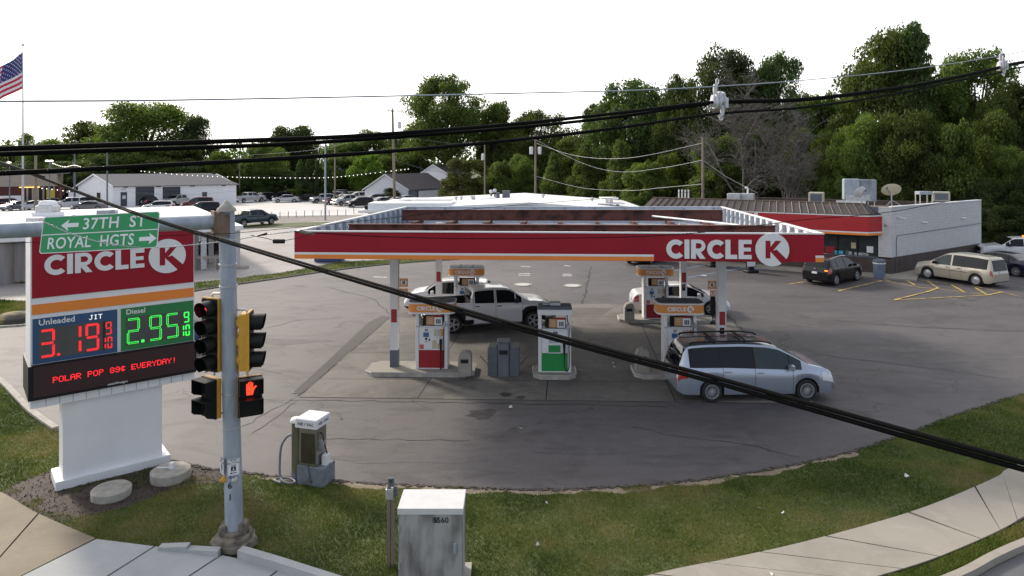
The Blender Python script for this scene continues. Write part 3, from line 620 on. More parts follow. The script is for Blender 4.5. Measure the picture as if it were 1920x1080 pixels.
button_sign(-1.12, 448, 'white push button crossing sign facing the camera on the right of the signal pole'); button_sign(-2.45, 428, 'white push button crossing sign turned left on the signal pole')
# street name sign
gn = thing('street_name_sign', 'green street name sign for two streets hanging tilted on the mast arm', 'sign', A0)
def arm_t(px, py=430): # distance along the arm at a column of the picture
    k = (px-HX)/F; return (k*A0.y - A0.x)/(ad.x - k*ad.y)
Ys = 11.85; w = 213*Ys/F; hS = .635; tl = R(16)
xax = Vector((1, .06, .047)).normalized(); up = Vector((0, math.sin(tl), math.cos(tl))); up = (up - xax*up.dot(xax)).normalized(); out = xax.cross(up).normalized()
c = P(188, 435.5, Ys)
QS = Matrix(((xax.x,up.x,out.x,c.x),(xax.y,up.y,out.y,c.y),(xax.z,up.z,out.z,c.z),(0,0,0,1))); gn.matrix_world = QS
def rr2(w, h, r): return arc(w-r,h-r,r,0,90,5)+arc(-w+r,h-r,r,90,180,5)+arc(-w+r,-h+r,r,180,270,5)+arc(w-r,-h+r,r,270,360,5)
mb = MB(); mb.prism(rr2(w/2,hS/2,.05), -.004, 0); mb.build('sign_plate', M['letter'], gn)
mb = MB(); mb.prism(rr2(w/2-.014,hS/2-.014,.045), 0.0005, .003); mb.build('sign_face', M['roadgreen'], gn)
mb = MB(); mb.box(-w/2+.014, w/2-.014, -.008, .008, .0035, .005); mb.build('divider', M['letter'], gn)
for s, x, y, al in (('37TH  ST', .22, .15, 'CENTER'), ('ROYAL  HGTS', -.14, -.16, 'CENTER')):
    me = text_mesh(s, .275, .012, .001, al, M['letter'], spacing=1.05)
    o = link('lettering', me, gn, (x, y, .0045)); o.scale = (.93 if s[0]=='3' else .80, 1, 1)
def arrow(x, y, d):
    mb = MB(); P_ = [(-.16,-.035),(.02,-.035),(.0,-.10),(.13,0),(.0,.10),(.02,.035),(-.16,.035)]
    mb.prism([(x+d*a, y+b) for a, b in (P_ if d > 0 else P_[::-1])], .0035, .005); mb.build('arrow', M['letter'], gn)
arrow(-.53, .15, -1); arrow(.82, -.155, 1)
mb = MB(); mb.box(-.5,-.46,-.2,.33,-.06,-.005); mb.box(.46,.5,-.2,.33,-.06,-.005); mb.build('hanger', M['alu'], gn)
# signal heads
def signal(name, n, loc, face, label, lit=None, unit=.36, w=.35):
    t = thing(name, label, 'traffic light', loc, face + PI/2)   # local -y is the facing direction
    hgt = n*unit
    mb = MB(); mb.bbox(-w/2,w/2,-.02,.17,-hgt,0,.02); mb.build('housing', M['yellow'], t)
    mb = MB(); mb.box(-w/2-.02,w/2+.02,-.035,-.021,-hgt-.01,.01); mb.build('door_plate', M['black'], t)
    mb = MB(); mb.box(-w/2-.024,w/2+.024,-.020,.02,.012,.03); mb.box(w/2+.021,w/2+.03,-.04,.03,-hgt-.01,.012); mb.box(-w/2-.03,-w/2-.021,-.04,.03,-hgt-.01,.012); mb.build('edge_trim', M['yellow'], t)
    for k in range(n):
        zc = -unit*(k+.5); Q = Matrix.Translation((0,-.036,zc)) @ Matrix.Rotation(PI/2,4,'X')
        mb = MB(); mb.lathe([(.14,0),(.13,.012),(.08,.03),(0,.04)], 22, 0, Q); ln_ = mb.build('lens', M['lens_off'], t, smooth=50)
        if lit == k: mb = MB(); mb.prism([(-.085,0),(-.01,.08),(-.01,.03),(.085,.03),(.085,-.03),(-.01,-.03),(-.01,-.08)], .041, .046, 0, Q); mb.build('arrow_symbol', M['lens_red'], ln_)
        mb = MB(); a = [PI*1.5+R(22) + (2*PI-R(44))*j/26 for j in range(27)]; vs = []; fs = []
        for rad in (.160,.153):
            for j, q in enumerate(a):
                ln = .27*(.78+.22*(math.sin(q)*.5+.5)); vs += [(rad*math.cos(q), rad*math.sin(q), 0), (rad*math.cos(q), rad*math.sin(q), ln)]
        n1 = 54
        for j in range(26): fs += [(2*j,2*j+2,2*j+3,2*j+1), (n1+2*j,n1+2*j+1,n1+2*j+3,n1+2*j+2), (2*j+1,2*j+3,n1+2*j+3,n1+2*j+1)]
        fs += [(0,1,n1+1,n1),(52,n1+52,n1+53,53)]
        mb.add(vs, fs, 0, Q); mb.build('visor', M['black'], t, smooth=40)
        mb = MB(); mb.lathe([(.13,0),(.11,.05),(.05,.08),(0,.085)], 16, 0, Matrix.Translation((0,.17,zc)) @ Matrix.Rotation(-PI/2,4,'X')); mb.build('back_dome', M['yellow'], t, smooth=50)
        if k: mb = MB(); mb.box(-w/2-.022,w/2+.022,-.0365,.0,-unit*k-.004,-unit*k+.004); mb.build('section_joint', M['dark'], t)
    return t
def hz(py, Y=13.4): return H-(py-HY)*Y/F
YL = tp0.y
def sx(px, Y=YL): return (px-HX)*Y/F
signal('traffic_signal', 4, (sx(398), YL-.05, hz(566)), R(250), 'four section traffic signal with a lit red arrow, facing left on the pole', 0, .352)
signal('traffic_signal', 3, (sx(466), YL+.05, hz(594)), R(8), 'three section yellow traffic signal seen from behind on the right of the pole', None, .37)
def ped(loc, face, label, lit):
    t = thing('pedestrian_signal', label, 'crossing signal', loc, face+PI/2)
    mb = MB(); mb.bbox(-.22,.22,0,.12,-.78,0,.02); mb.build('housing', M['yellow'], t)
    mb = MB(); mb.box(-.225,.225,-.03,-.001,-.78,.0); mb.build('face_frame', M['black'], t)
    for k in (0,1):
        zt_ = -.01-.39*k; mb = MB()
        mb.box(-.22,.22,-.25,-.031,zt_-.012,zt_); mb.add([(-.22,-.031,zt_-.37),(-.22,-.031,zt_-.0125),(-.22,-.25,zt_-.0125),(-.22,-.25,zt_-.26),(-.22,-.20,zt_-.31)], [(0,1,2,3,4)]); mb.add([(.22,-.031,zt_-.37),(.22,-.031,zt_-.0125),(.22,-.25,zt_-.0125),(.22,-.25,zt_-.26),(.22,-.20,zt_-.31)], [(4,3,2,1,0)])
        mb.build('visor', M['black'], t)
    if lit:
        mb = MB(); hp = [(-.07,0),(.05,0),(.075,.10),(.13,.17),(.10,.185),(.055,.14),(.055,.25),(.03,.25),(.025,.17),(.02,.275),(-.008,.275),(-.01,.17),(-.02,.265),(-.045,.265),(-.043,.165),(-.055,.235),(-.078,.235),(-.08,.1)]
        mb.prism([(a*.95, b*.95) for a, b in hp], 0, .004, 0, Matrix.Translation((0,-.0315,-.36)) @ SM); mb.build('hand_symbol', M['hand'], t)
    return t
ped((sx(394), YL-.02, hz(717)), R(238), 'black pedestrian signal turned left, mounted under the four section signal', False)
ped((sx(471), YL-.06, hz(713)), R(-62), 'pedestrian signal showing a lit red hand on the right of the pole', True)
mb = MB()
def pipe(a, b, drop):
    mb = MB()
    a = Vector(a); b = Vector(b); m_ = Vector((b.x, b.y, a.z)); mb.tube([a, m_ + (a-m_).normalized()*.03, m_ + Vector((0,0,-.03 if drop < 0 else .03)), b], .022, 8); mb.build('mounting_pipe', M['alu'], pole, smooth=40)
px_ = lambda px, z: Vector((sx(px), YL, z))-loc0
pipe(px_(425,hz(556)), px_(398,hz(563)), -1); pipe(px_(445,hz(587)), px_(463,hz(594)), -1)
pipe(px_(430,hz(703)), px_(402,hz(713)), -1); pipe(px_(445,hz(703)), px_(464,hz(712)), -1)
for q in ((430,782,402,788),(445,785,466,789)): mb = MB(); mb.tube([px_(q[0],hz(q[1])), px_(q[2],hz(q[3]))], .022); mb.build('mounting_pipe', M['alu'], pole, smooth=40)
# ================================================================ CABINET 5560, POST, AIR MACHINE
cb = thing('utility_cabinet', 'large stained grey metal utility cabinet numbered 5560 on the lawn', 'utility cabinet', ((807-HX)*12.16/F, 12.16, 0))
cabm = mat('stained_cabinet_metal', (.36,.355,.35), .55, .3, var=.2, scale=3.2, streak=.3, dirt=(.10,.09,.085))
mb = MB(); mb.box(-.565,.565,0,.68,.1,1.40); mb.build('body', cabm, cb)
mb = MB(); mb.box(-.575,.575,-.015,.70,1.402,1.507); mb.build('lid', mat('cabinet_lid', (.62,.62,.62), .5, .1, var=.06), cb)
mb = MB(); mb.box(-.60,.68,-.05,.8,0,.1); mb.build('base_slab', M['conc'], cb)
mb = MB(); mb.box(.035,.14,-.003,-.001,1.25,1.35); mb.build('number_patch', M['slate'], cb)
link('lettering', text_mesh('5560', .135, .014, .001, 'LEFT', M['black']), cb, (.05,-.005,1.295), (PI/2,0,0))
for hx_, hz1 in ((-.50,.5),(-.50,1.15)): mb = MB(); mb.tube([(hx_-.045,-.012,hz1-.06),(hx_-.045,-.012,hz1+.06)], .012, 8); mb.build('hinge', M['alu'], cb)
mb = MB(); mb.bbox(.40,.46,-.03,-.001,.72,.90,.006); mb.build('door_handle', M['galv'], cb)
for k in (-.56,.555): mb = MB(); mb.box(k,k+.006,-.004,-.001,.12,1.38); mb.build('door_seam', M['slate'], cb)
c = G(733,1062); ps = thing('service_post', 'weathered grey service post with a small box and latch on top', 'post', (c.x, c.y, 0))
mb = MB(); mb.box(-.07,-.01,-.035,.035,0,1.50); mb.box(.01,.065,-.03,.03,0,1.4); mb.build('timber', M['creosote'], ps)
mb = MB(); mb.bbox(-.09,.05,-.07,.06,1.28,1.47,.01); mb.build('meter_box', M['alu'], ps)
mb = MB(); mb.bbox(-.05,.06,-.03,.03,1.5,1.66,.008); mb.box(.05,.12,-.02,.02,1.32,1.5); mb.build('switch_box', M['slate'], ps)
link('lettering', text_mesh('\u2191', .1, .01, .001, 'CENTER', M['black']), ps, (0,-.035,1.59), (PI/2,0,0))
c = G(606,916); ang = math.atan2(-.20,.655)
av = thing('air_vacuum_machine', 'stainless air and vacuum machine with white cap on a blue grey concrete block', 'air machine', (c.x, c.y, 0), ang)
mb = MB(); mb.bbox(-.70,0,0,.52,0,.45,.015); mb.build('concrete_base', M['bluegrey'], av)
mb = MB(); mb.bbox(-.64,-.20,.02,.46,.45,1.36,.01); mb.build('housing', M['steel'], av)
mb = MB(); mb.box(-.60,-.24,.012,.019,.52,1.22); mb.build('door', mat('dark_steel_door', (.10,.09,.07), .35, .7, var=.25, scale=4), av)
mb = MB(); mb.bbox(-.72,-.14,-.06,.54,1.361,1.57,.015); mb.build('cap', M['white'], av)
link('lettering', text_mesh('AIR / VAC', .10, .012, .001, 'CENTER', M['black']), av, (-.43,-.062,1.455), (PI/2,0,0))
link('lettering', text_mesh('AIR / VAC', .10, .012, .001, 'CENTER', M['black']), av, (-.138,.24,1.455), (PI/2,0,PI/2))
mb = MB(); mb.lathe([(.115,.20),(.115,1.36),(.12,1.38)], 24, 0, Matrix.Translation((-.87,.22,0))); mb.build('vacuum_canister', M['steel'], av, smooth=50)
mb = MB(); mb.lathe([(.14,1.381),(.14,1.42),(.10,1.47),(0,1.48)], 24, 0, Matrix.Translation((-.87,.22,0))); mb.build('canister_lid', M['white'], av, smooth=50)
mb = MB(); mb.lathe([(.12,0),(.12,.2)], 16, 0, Matrix.Translation((-.87,.22,0))); mb.build('canister_foot', M['bluegrey'], av)
mb = MB(); mb.tube(smooth_path([(-.98,.2,1.05),(-1.08,.16,1.02),(-1.2,.1,.8),(-1.23,.08,.4),(-1.2,.05,.12),(-1.05,-.05,.06),(-.85,-.1,.05),(-.75,.0,.05),(-.95,.12,.05),(-1.2,.05,.06),(-1.25,-.08,.06),(-1.05,-.14,.05)], 6), .028, 8); mb.build('vacuum_hose', M['hose'], av, smooth=60)
mb = MB(); mb.bbox(-.16,.02-.05,.18,.36,.45,.68,.01); mb.build('coin_box', M['white'], av)
mb = MB(); mb.tube(smooth_path([(-.2,.2,1.2),(-.14,.2,1.15),(-.11,.22,.95),(-.06,.27,.7)], 5), .014, 6); mb.build('air_hose', M['rubber'], av); mb = MB(); mb.box(-.2,-.1,.15,.3,.9,1.0); mb.box(-.2,-.12,.18,.28,.76,.82); mb.build('gauge_bracket', M['alu'], av)
mb = MB(); mb.tube(smooth_path([(-.42,-.01,.5),(-.36,-.02,.3),(-.35,-.02,.18),(-.42,-.03,.12),(-.55,-.02,.08)],4), .012, 6); mb.box(-.42,-.30,-.05,0,.10,.16); mb.build('power_conduit', M['plasticgrey'], av)
# ================================================================ CANOPY
FL, FR = Vector((-6.90,22.0,0)), Vector((9.53,21.2,0)); BL, BR = Vector((-5.55,36.1,0)), Vector((10.96,36.1,0))
def CP(u, v, z): # z is the height at the front edge; the roof falls a little to the back
    p = FL.lerp(FR, u).lerp(BL.lerp(BR, u), v); return Vector((p.x, p.y, z - .17*v))
cn = thing('fuel_canopy', 'long red gas station canopy open on top with white lettering and four columns', 'canopy', FL)
WO = Matrix.Translation(-FL)
def hexa(mb, pts, m=0): # 8 world points: bottom 4 then top 4
    mb.add(pts, [(3,2,1,0),(4,5,6,7),(0,1,5,4),(1,2,6,5),(2,3,7,6),(3,0,4,7)], m, WO)
def cbox(mb, u0, u1, v0, v1, z0, z1, m=0):
    hexa(mb, [CP(u0,v0,z0),CP(u1,v0,z0),CP(u1,v1,z0),CP(u0,v1,z0),CP(u0,v0,z1),CP(u1,v0,z1),CP(u1,v1,z1),CP(u0,v1,z1)], m)
dv = 1/14.15; du = 1/16.45
ZB, ZT = 4.49, 5.385
mb = MB(); cbox(mb, 0, 1, 0, .05*dv, ZB, ZT-.045); mb.build('front_fascia', M['red'], cn)
mb = MB(); cbox(mb, -.0006, 1.0006, -.02*dv, .08*dv, ZT-.044, ZT); mb.build('top_trim', M['letter'], cn)
fx = (FR-FL).normalized()
def cu(px): return ray_uv(FL, FR, px, 450)[0]/16.45
for a, b in ((0, cu(1226)), (cu(1529), 1)):
    mb = MB(); cbox(mb, a, b, -.004*dv, -.001*dv, ZB+.135, ZB+.205); mb.build('white_stripe', M['letter'], cn)
    mb = MB(); cbox(mb, a, b, -.004*dv, -.001*dv, ZB+.004, ZB+.134); mb.build('orange_stripe', M['orange'], cn)
FM = Matrix.Translation(CP(cu(1249),0,0)-FL) @ Matrix.Rotation(math.atan2(fx.y, fx.x), 4, 'Z') @ Matrix.Translation((0,-.005,ZB+.09)) @ SM
kw = (cu(1505)-cu(1249))*16.45; kh = kw/(6*.085+.12+.86*2+.25+.76+.60+.66+2*.80)
def ck():
    h = .60; return circle_k(cn, FM, .585, depth=.06, disc_r=.86)
ck()
for side, u in (('left', 0), ('right', 1)):
    e = .05*du*(1 if u == 0 else -1)
    mb = MB(); a, b = sorted((u, u+e)); cbox(mb, a, b, .051*dv, 1, ZB, ZT-.045); mb.build('side_fascia', M['red'], cn)
    c_, d_ = sorted((u+e*1.03, u+e*1.5)); mb = MB(); cbox(mb, c_, d_, .06*dv, .99, ZB+.01, ZT-.05); mb.build('fascia_back_sheet', M['canopy_frame'] if u == 0 else M['white'], cn)
    a, b = sorted((u-e*.2, u+e*2.4)); mb = MB(); cbox(mb, a, b, .085*dv, 1, ZT-.044, ZT); mb.build('top_trim', M['letter'], cn)
    n = 15
    for k in range(n+1):
        v = .06 + .925*k/n; q = u + e*1.6; a, b = sorted((q, q+e*2.6)); mb = MB(); cbox(mb, a, b, v-.03*dv, v+.03*dv, ZB+.02, ZT-.05); mb.build('stud', M['galv'], cn)
        if k < n:
            q = u + e*3.0; v1 = v + .925/n; mb = MB(); mb.tube([CP(q,v,ZT-.08)-FL, CP(q+e*.8,v1,ZB+.1)-FL], .025, 4); mb.build('brace', M['galv'], cn)
mb = MB(); cbox(mb, 0, 1, 1-.05*dv, 1, ZB, ZT-.045); mb.build('rear_fascia', M['canopy_frame'], cn)
mb = MB(); cbox(mb, 0, 1, 1-.1*dv, 1.002, ZT-.044, ZT-.004); mb.build('top_trim', M['canopy_frame'], cn)
for k in range(11):
    u = .03+.094*k; mb = MB(); cbox(mb, u, u+.05*du, 1-.14*dv, 1-.055*dv, ZT-.22, ZT-.05); mb.build('bracket', M['galv'], cn)
mb = MB(); cbox(mb, .004, .996, .01, .99, ZB+.02, ZB+.06); mb.build('deck', M['deck'], cn)
for k in range(1, 41):   # ribs of the deck pans
    pass
def ibeam(u0, u1, v, z0, z1, name='main_beam'):
    mb = MB(); cbox(mb, u0, u1, v-.01*dv, v+.01*dv, z0+.03, z1-.03); cbox(mb, u0, u1, v-.13*dv, v+.13*dv, z1-.029, z1); cbox(mb, u0, u1, v-.13*dv, v+.13*dv, z0, z0+.029); mb.build(name, M['rust'], cn)
vf = (25.1-22)/14.15; vb_ = (33.5-22)/14.15
ibeam(.045, .965, vf-.005, 4.76, 5.36); ibeam(.03, .965, vb_, 4.85, 5.37)
for k in range(9):
    u = .06+.108*k; mb = MB(); cbox(mb, u, u+.012*du*2, .02, .98, ZB+.065, ZB+.25); cbox(mb, u-.09*du, u+.11*du, .02, .98, ZB+.251, ZB+.27); mb.build('purlin', M['rust'], cn)
mb = MB(); mb.tube([P(1223,405,33)-FL, P(1385,422,28)-FL], .04, 8); mb.build('loose_pipe', M['letter'], cn)
rr = random.Random(9)
for k in range(14):
    u = rr.uniform(.05,.95); v = rr.uniform(.25,.75); a = CP(u, v, ZB+.08)-FL; mb = MB(); mb.tube(smooth_path([a, a+Vector((rr.uniform(-.3,.3),rr.uniform(-.4,.4),.12)), a+Vector((rr.uniform(-.6,.6),rr.uniform(-.9,.9),.05))], 4), .015, 5); mb.build('deck_wire', M['letter' if k%2 else 'black'], cn)
# columns (parts of the canopy)
for px, Y, ref in ((740,25.1,0),(1352,24.7,1),(823,33.5,0),(1281,33.3,1)):
    x = (px-HX)*Y/F; w = .145
    mb = MB(); mb.box(x-w,x+w,Y-w,Y+w,.16+.62,4.6,0,WO); col = mb.build('column', M['column'], cn)
    mb = MB(); mb.box(x-w-.004,x+w+.004,Y-w-.004,Y+w+.004,.16,.16+.62,0,WO); mb.build('column_foot', M['slate'], col)
    mb = MB(); mb.box(x-.10,x+.10,Y-w-.008,Y-w-.001,1.78,2.25,0,WO); mb.build('notice', M['panelred'], col)
    for k in range(5): mb = MB(); mb.box(x-.08,x+.05+.03*(k%2),Y-w-.0095,Y-w-.0085,1.84+.08*k,1.855+.08*k,0,WO); mb.build('notice_text', M['pinkred'], col)
    if ref: mb = MB(); mb.box(x-.09,x+.07,Y-w-.008,Y-w-.001,1.38,1.68,0,WO); mb.build('notice', M['black'], col); mb = MB(); mb.box(x-.05,x+.04,Y-w-.0095,Y-w-.0085,1.55,1.62,0,WO); mb.build('notice_text', M['pinkred'], col)
# ---- islands
def island(x0, x1, y0, y1, label, ang=0):
    w, d = (x1-x0)/2, (y1-y0)/2; c = .28
    o = [(-w+c,-d),(w-c,-d),(w,-d+c),(w,d-c),(w-c,d),(-w+c,d),(-w,d-c),(-w,-d+c)]
    t = thing('pump_island', label, 'pump island', ((x0+x1)/2, (y0+y1)/2, 0), ang, 'raised concrete pump islands')
    mb = MB(); mb.prism(o, 0, .155); mb.build('kerb_body', M['conc'], t)
    mb = MB()
    mb.prism([(a*.985, b*.965) for a, b in o], .156, .168); mb.build('top_slab', M['stone'], t)
    mb = MB(); oo = o + [o[0]]
    for a, b in zip(oo, oo[1:]):
        if abs(a[0]-b[0]) > .01: pass
        mb.tube([(a[0],a[1],.157), (b[0],b[1],.157)], .012, 5)
    mb.build('steel_edge', M['alu'], t); return t
island(-5.2,-1.32,24.3,25.7,'long concrete pump island with the left front dispenser and column', -.03)
island(.74,2.26,24.0,25.35,'short concrete island under the green diesel dispenser', -.03)
island(4.30,8.3,24.0,25.45,'concrete pump island partly hidden by the silver blue minivan', -.03)
island(5.05,9.5,32.3,33.6,'rear right concrete pump island beside the white convertible-like car', -.03)
island(-4.5,-.55,32.4,33.7,'rear left concrete pump island hidden behind the white pickup', -.03)
def squeegee(px, py, label):
    c = G(px, py, .17); t = thing('island_stand', label, 'waste bin', (c.x, c.y+.2, .168), -.03, 'stone clad stands on the pump islands')
    mb = MB(); pr = [(-.22,0),(.22,0),(.22,.62),(.17,.76),(.02,.80),(-.16,.74),(-.22,.6)]
    vs = [(x,-.21,z) for x,z in pr] + [(x,.21,z) for x,z in pr]; n = len(pr)
    mb.add(vs, [tuple(range(n)), tuple(range(2*n-1,n-1,-1))] + [(i,i+n,(i+1)%n+n,(i+1)%n) for i in range(n)]); mb.build('stone_body', M['stone'], t)
    mb = MB(); mb.box(-.235,-.221,-.215,.215,0,.60); mb.build('end_plate', M['galv'], t); mb = MB(); mb.box(-.15,.12,-.214,-.211,.42,.56); mb.build('slot', M['dark'], t)
squeegee(872,704,'stone clad stand on the right end of the left front pump island'); squeegee(1181,601,'stone clad stand on the left end of the rear right island'); squeegee(1206,698,'stone clad stand on the island left of the silver blue minivan')
# ---- dispensers
def dispenser(x, y, z, label, diesel=False, num=None):
    t = thing('fuel_dispenser', label, 'fuel pump', (x, y, z), -.03, None if diesel else 'orange topped fuel dispensers')
    W_, D_ = .575, .30
    low = M['panelgreen'] if diesel else M['panelred']
    for s in (-1, 1):
        mb = MB(); a, b = sorted((s*W_, s*(W_-.115))); mb.bbox(a, b, -D_, D_, 0, 2.02 if diesel else 2.0, .012); mb.build('side_post', M['white'], t)
    mb = MB(); mb.box(-W_+.116, W_-.116, -D_+.06, D_-.06, .03, 1.50); mb.build('core', M['white'], t)
    for q in (0, 1):
        Q = Matrix.Rotation(PI*q, 4, 'Z'); f = -D_
        def bx(name, x0, x1, z0, z1, m, d0=.0, d1=.03): mb = MB(); mb.box(x0, x1, f+d0, f+d1, z0, z1, 0, Q); mb.build(name, m, t)
        bx('lower_panel', -.45, .45, .03, .66, low, .02, .058)
        bx('valance_panel', -.45, .45, .665, 1.46, M['white'], .025, .058)
        bx('base_rail', -.455, .455, 0, .028, M['white'], .0, .058)
        if q == 0:
            if diesel:
                bx('screen', -.22, .20, .70, .94, M['panelgreen'], .010, .024); bx('keypad', -.20, .0, 1.02, 1.18, M['alu'], .012, .024); bx('card_reader', .02, .1, 1.04, 1.12, M['slate'], .012, .024); bx('price_display', -.06, .1, 1.34, 1.42, M['slate'], .012, .024); bx('screen_shelf', -.24, .22, .665, .695, M['white'], -.02, .024)
                link('lettering', text_mesh('10', .13, .01, .001, 'CENTER', M['black']), t, (-.33,-D_+.022,1.38), (PI/2,0,0))
            else:
                bx('screen', -.30, -.10, 1.13, 1.29, M['screen'], .012, .024)
                bx('screen_bezel', -.35, -.05, .93, 1.40, M['sign_white'], .0245, .0248)
                for a, b, c, d, m in [(-.25,-.13,1.33,1.36,'slate'),(-.25,-.13,1.38,1.41,'slate'),(-.24,-.16,1.03,1.10,'black'),(-.11,-.05,.99,1.07,'slate'),(-.24,-.15,.94,1.0,'alu')]: bx('control', a, b, c, d, M[m], .012, .024)
                for k, m in enumerate(('beige','alu','tan')): bx('grade_button', .08+.12*k, .18+.12*k, 1.08, 1.42, M[m], .012, .024); bx('grade_label', .10+.12*k, .16+.12*k, 1.10, 1.17, M['letter'], .008, .0115)
                bx('sticker', -.43, -.28, .70, .86, M['pinkred'], .018, .024); bx('sticker', .02, .17, .72, 1.02, M['beige'], .018, .024); bx('sticker', .19, .36, .72, .90, M['beige'], .018, .024)
            bx('advert_back', -.34, .40, 1.52, 1.88, M['black'], .12, .20)
            bx('advert_card', -.20, .08, 1.55, 1.86, M['tan'], .06, .08); bx('advert_card', .09, .37, 1.55, 1.83, M['letter'], .06, .08)
            bx('advert_strip', .08, .37, 1.831, 1.90, M['panelred'], .05, .08)
            for k in range(3): bx('advert_bottle', .15+.06*k, .195+.06*k, 1.60, 1.76, M['slate'], .055, .0595)
            for k in range(3): bx('advert_text', -.14, .02, 1.62+.07*k, 1.655+.07*k, M['beige'], .055, .0595)
            bx('glowing_shelf', -.30, .36, 1.475, 1.515, M['letter'], .02, .2)
            link('lettering', text_mesh('DIESEL' if diesel else 'GAS', .06, .01, .001, 'CENTER', M['slate']), t, (-W_+.0575,-D_-.003,1.50), (PI/2,PI/2 if 0 else 0,0))
        nz = MB(); nx = .33
        nz.tube([(nx,f-.03,.98),(nx,f-.02,.70),(nx+.005,f-.05,.60)], [.045,.035,.02], 8, 0, Q); nz.bbox(nx-.045,nx+.045,f-.06,f+.02,.88,1.06,.01,0,Q); nz.build('nozzle', M['black'], t, smooth=40)
        hs = MB(); hs.tube(smooth_path([(nx,f-.05,.62),(nx+.02,f-.08,.2),(nx+.10,f-.08,.06),(nx+.17,f-.06,.3),(nx+.16,f-.03,1.1),(nx+.17,f-.03,1.62),(nx+.12,f+.02,1.8),(nx+.1,f+.05,1.98)] if diesel else [(nx,f-.05,.62),(nx-.005,f-.07,.1),(nx+.03,f-.07,.03),(nx+.07,f-.05,.3),(nx+.10,f-.03,1.2),(nx+.12,f-.03,1.6),(nx+.08,f+.02,1.85),(nx+.05,f+.05,1.98)], 6), .016, 6, 0, Q); hs.build('hose', M['rubber'], t, smooth=60)
        bk = MB(); bk.box(.40,.60,f-.09,f-.005,1.53,1.60,0,Q); bk.box(.44,.52,f-.11,f-.02,1.60,1.70,0,Q); bk.build('hose_bracket', M['alu'], t)
    if diesel:
        mb = MB(); mb.bbox(-.60,.60,-.36,.36,2.02,2.20,.01); mb.build('head_box', M['sign_white'], t)
        mb = MB(); mb.bbox(-.60,.60,-.36,.36,2.201,2.30,.02); mb.build('roof', M['slate'], t)
        mb = MB(); mb.box(-.16,.20,-.15,.2,2.31,2.40); mb.box(-.42,-.18,-.1,.1,2.32,2.35,0,Matrix.Translation((0,0,0)) @ Matrix.Rotation(R(-0),4,'Y')); mb.build('roof_vent', M['alu'], t)
    else:
        def stad(w, d):
            r = .26; return arc(w-r,d-r,r,0,90,6)+arc(-w+r,d-r,r,90,180,6)+arc(-w+r,-d+r,r,180,270,6)+arc(w-r,-d+r,r,270,360,6)
        mb = MB(); mb.prism(stad(.835,.50), 2.055, 2.345); mb.build('hood_band', M['hoodorange'], t)
        mb = MB(); mb.prism(stad(.845,.51), 1.995, 2.054); mb.build('hood_lower_rim', M['white'], t)
        mb = MB(); mb.prism(stad(.845,.51), 2.346, 2.395); mb.build('hood_upper_rim', M['white'], t)
        mb = MB(); mb.prism(stad(.80,.465), 2.396, 2.41); mb.box(-.3,-.27,-.4,.4,2.411,2.44); mb.box(.27,.30,-.4,.4,2.411,2.44); mb.build('hood_top', M['plasticgrey'], t)
        circle_k(t, Matrix.Translation((-.50,-.5015,2.125)) @ SM, .15, depth=.004, sep=False, redK=M['hoodorange'], disc_r=.80)
    return t
dispenser(-2.86, 25.05, .17, 'left front fuel dispenser with orange hood and red lower panel')
dispenser((1275-HX)*24.7/F, 24.9, .17, 'right front fuel dispenser with orange hood behind the silver blue minivan')
dispenser((875-HX)*33.0/F, 33.0, .17, 'rear left fuel dispenser with orange hood behind the white pickup')
dispenser((1228-HX)*32.9/F, 32.9, .17, 'rear right fuel dispenser with orange hood by the rear right column')
dispenser(1.51, 24.65, .17, 'green diesel dispenser with grey flat top standing alone on its short island', True)
# grey waste and windshield valet
gb = thing('waste_container', 'grey moulded plastic waste container standing between the two front islands', 'waste bin', (-.29, 24.75, 0), -.03)
mb = MB()
for a, b in ((-.56,-.20),(.20,.56)): mb.bbox(a, b, -.36, .36, 0, 1.02, .03)
mb.build('side_bay', M['plasticgrey'], gb)
mb = MB(); mb.bbox(-.197,.197,-.40,.36,0,1.14,.035); mb.build('centre_bay', mat('grey_plastic_light', (.13,.14,.16), .55, var=.12), gb)
mb = MB(); mb.box(-.15,.15,-.41,-.402,.80,.94); mb.build('slot', M['dark'], gb)
mb = MB(); mb.bbox(-.24,.24,-.30,.30,1.142,1.20,.03); mb.build('lid', M['plasticgrey'], gb)
mb = MB(); mb.box(-.15,.15,-.43,-.405,.76,.79); mb.build('shelf', M['plasticgrey'], gb)
for s in (-1,1): mb = MB(); mb.tube([(s*.57,-.1,.35),(s*.85,0,.62)], .012, 5); mb.build('squeegee_handle', M['black'], gb)
def number_sign(px, py, Y, s, ch, lb, stand=False):
    c = P(px, py, Y); t = thing('pump_number_sign', lb, 'number sign', (c.x, c.y, 0 if stand else c.z), 0, 'orange pump number signs'); z = c.z if stand else 0
    mb = MB(); mb.box(-s/2,s/2,0,.02,z-s/2,z+s/2); mb.build('panel', M['hoodorange'], t)
    mb = MB(); mb.lathe([(s*.36,0),(s*.36,.004)], 20, 0, Matrix.Translation((0,-.001,z)) @ SM); mb.build('disc', M['letter'], t)
    link('lettering', text_mesh(ch, s*.7, .02, .001, 'CENTER', M['black']), t, (0,-.007,z), (PI/2,0,0))
    if stand:
        mb = MB(); mb.tube([(0,.03,.12),(0,.03,z)], .03, 8); mb.bbox(-.11,.11,-.02,.1,.45,z-s*.55,.01); mb.build('stand_pole', M['black'], t); mb = MB(); mb.lathe([(.28,0),(.26,.06),(.08,.14)], 14); mb.build('stand_foot', M['black'], t)
    else: mb = MB(); mb.box(-.12 if px < 1000 else .02,(-.02 if px<1000 else .14),.005,.03,-.02,.02); mb.build('arm', M['alu'], t)
number_sign(757,530,24.9,.30,'8','orange sign with number 8 on the left front column'); number_sign(757,549,25.0,.30,'7','orange sign with number 7 just below the 8 on the left column')
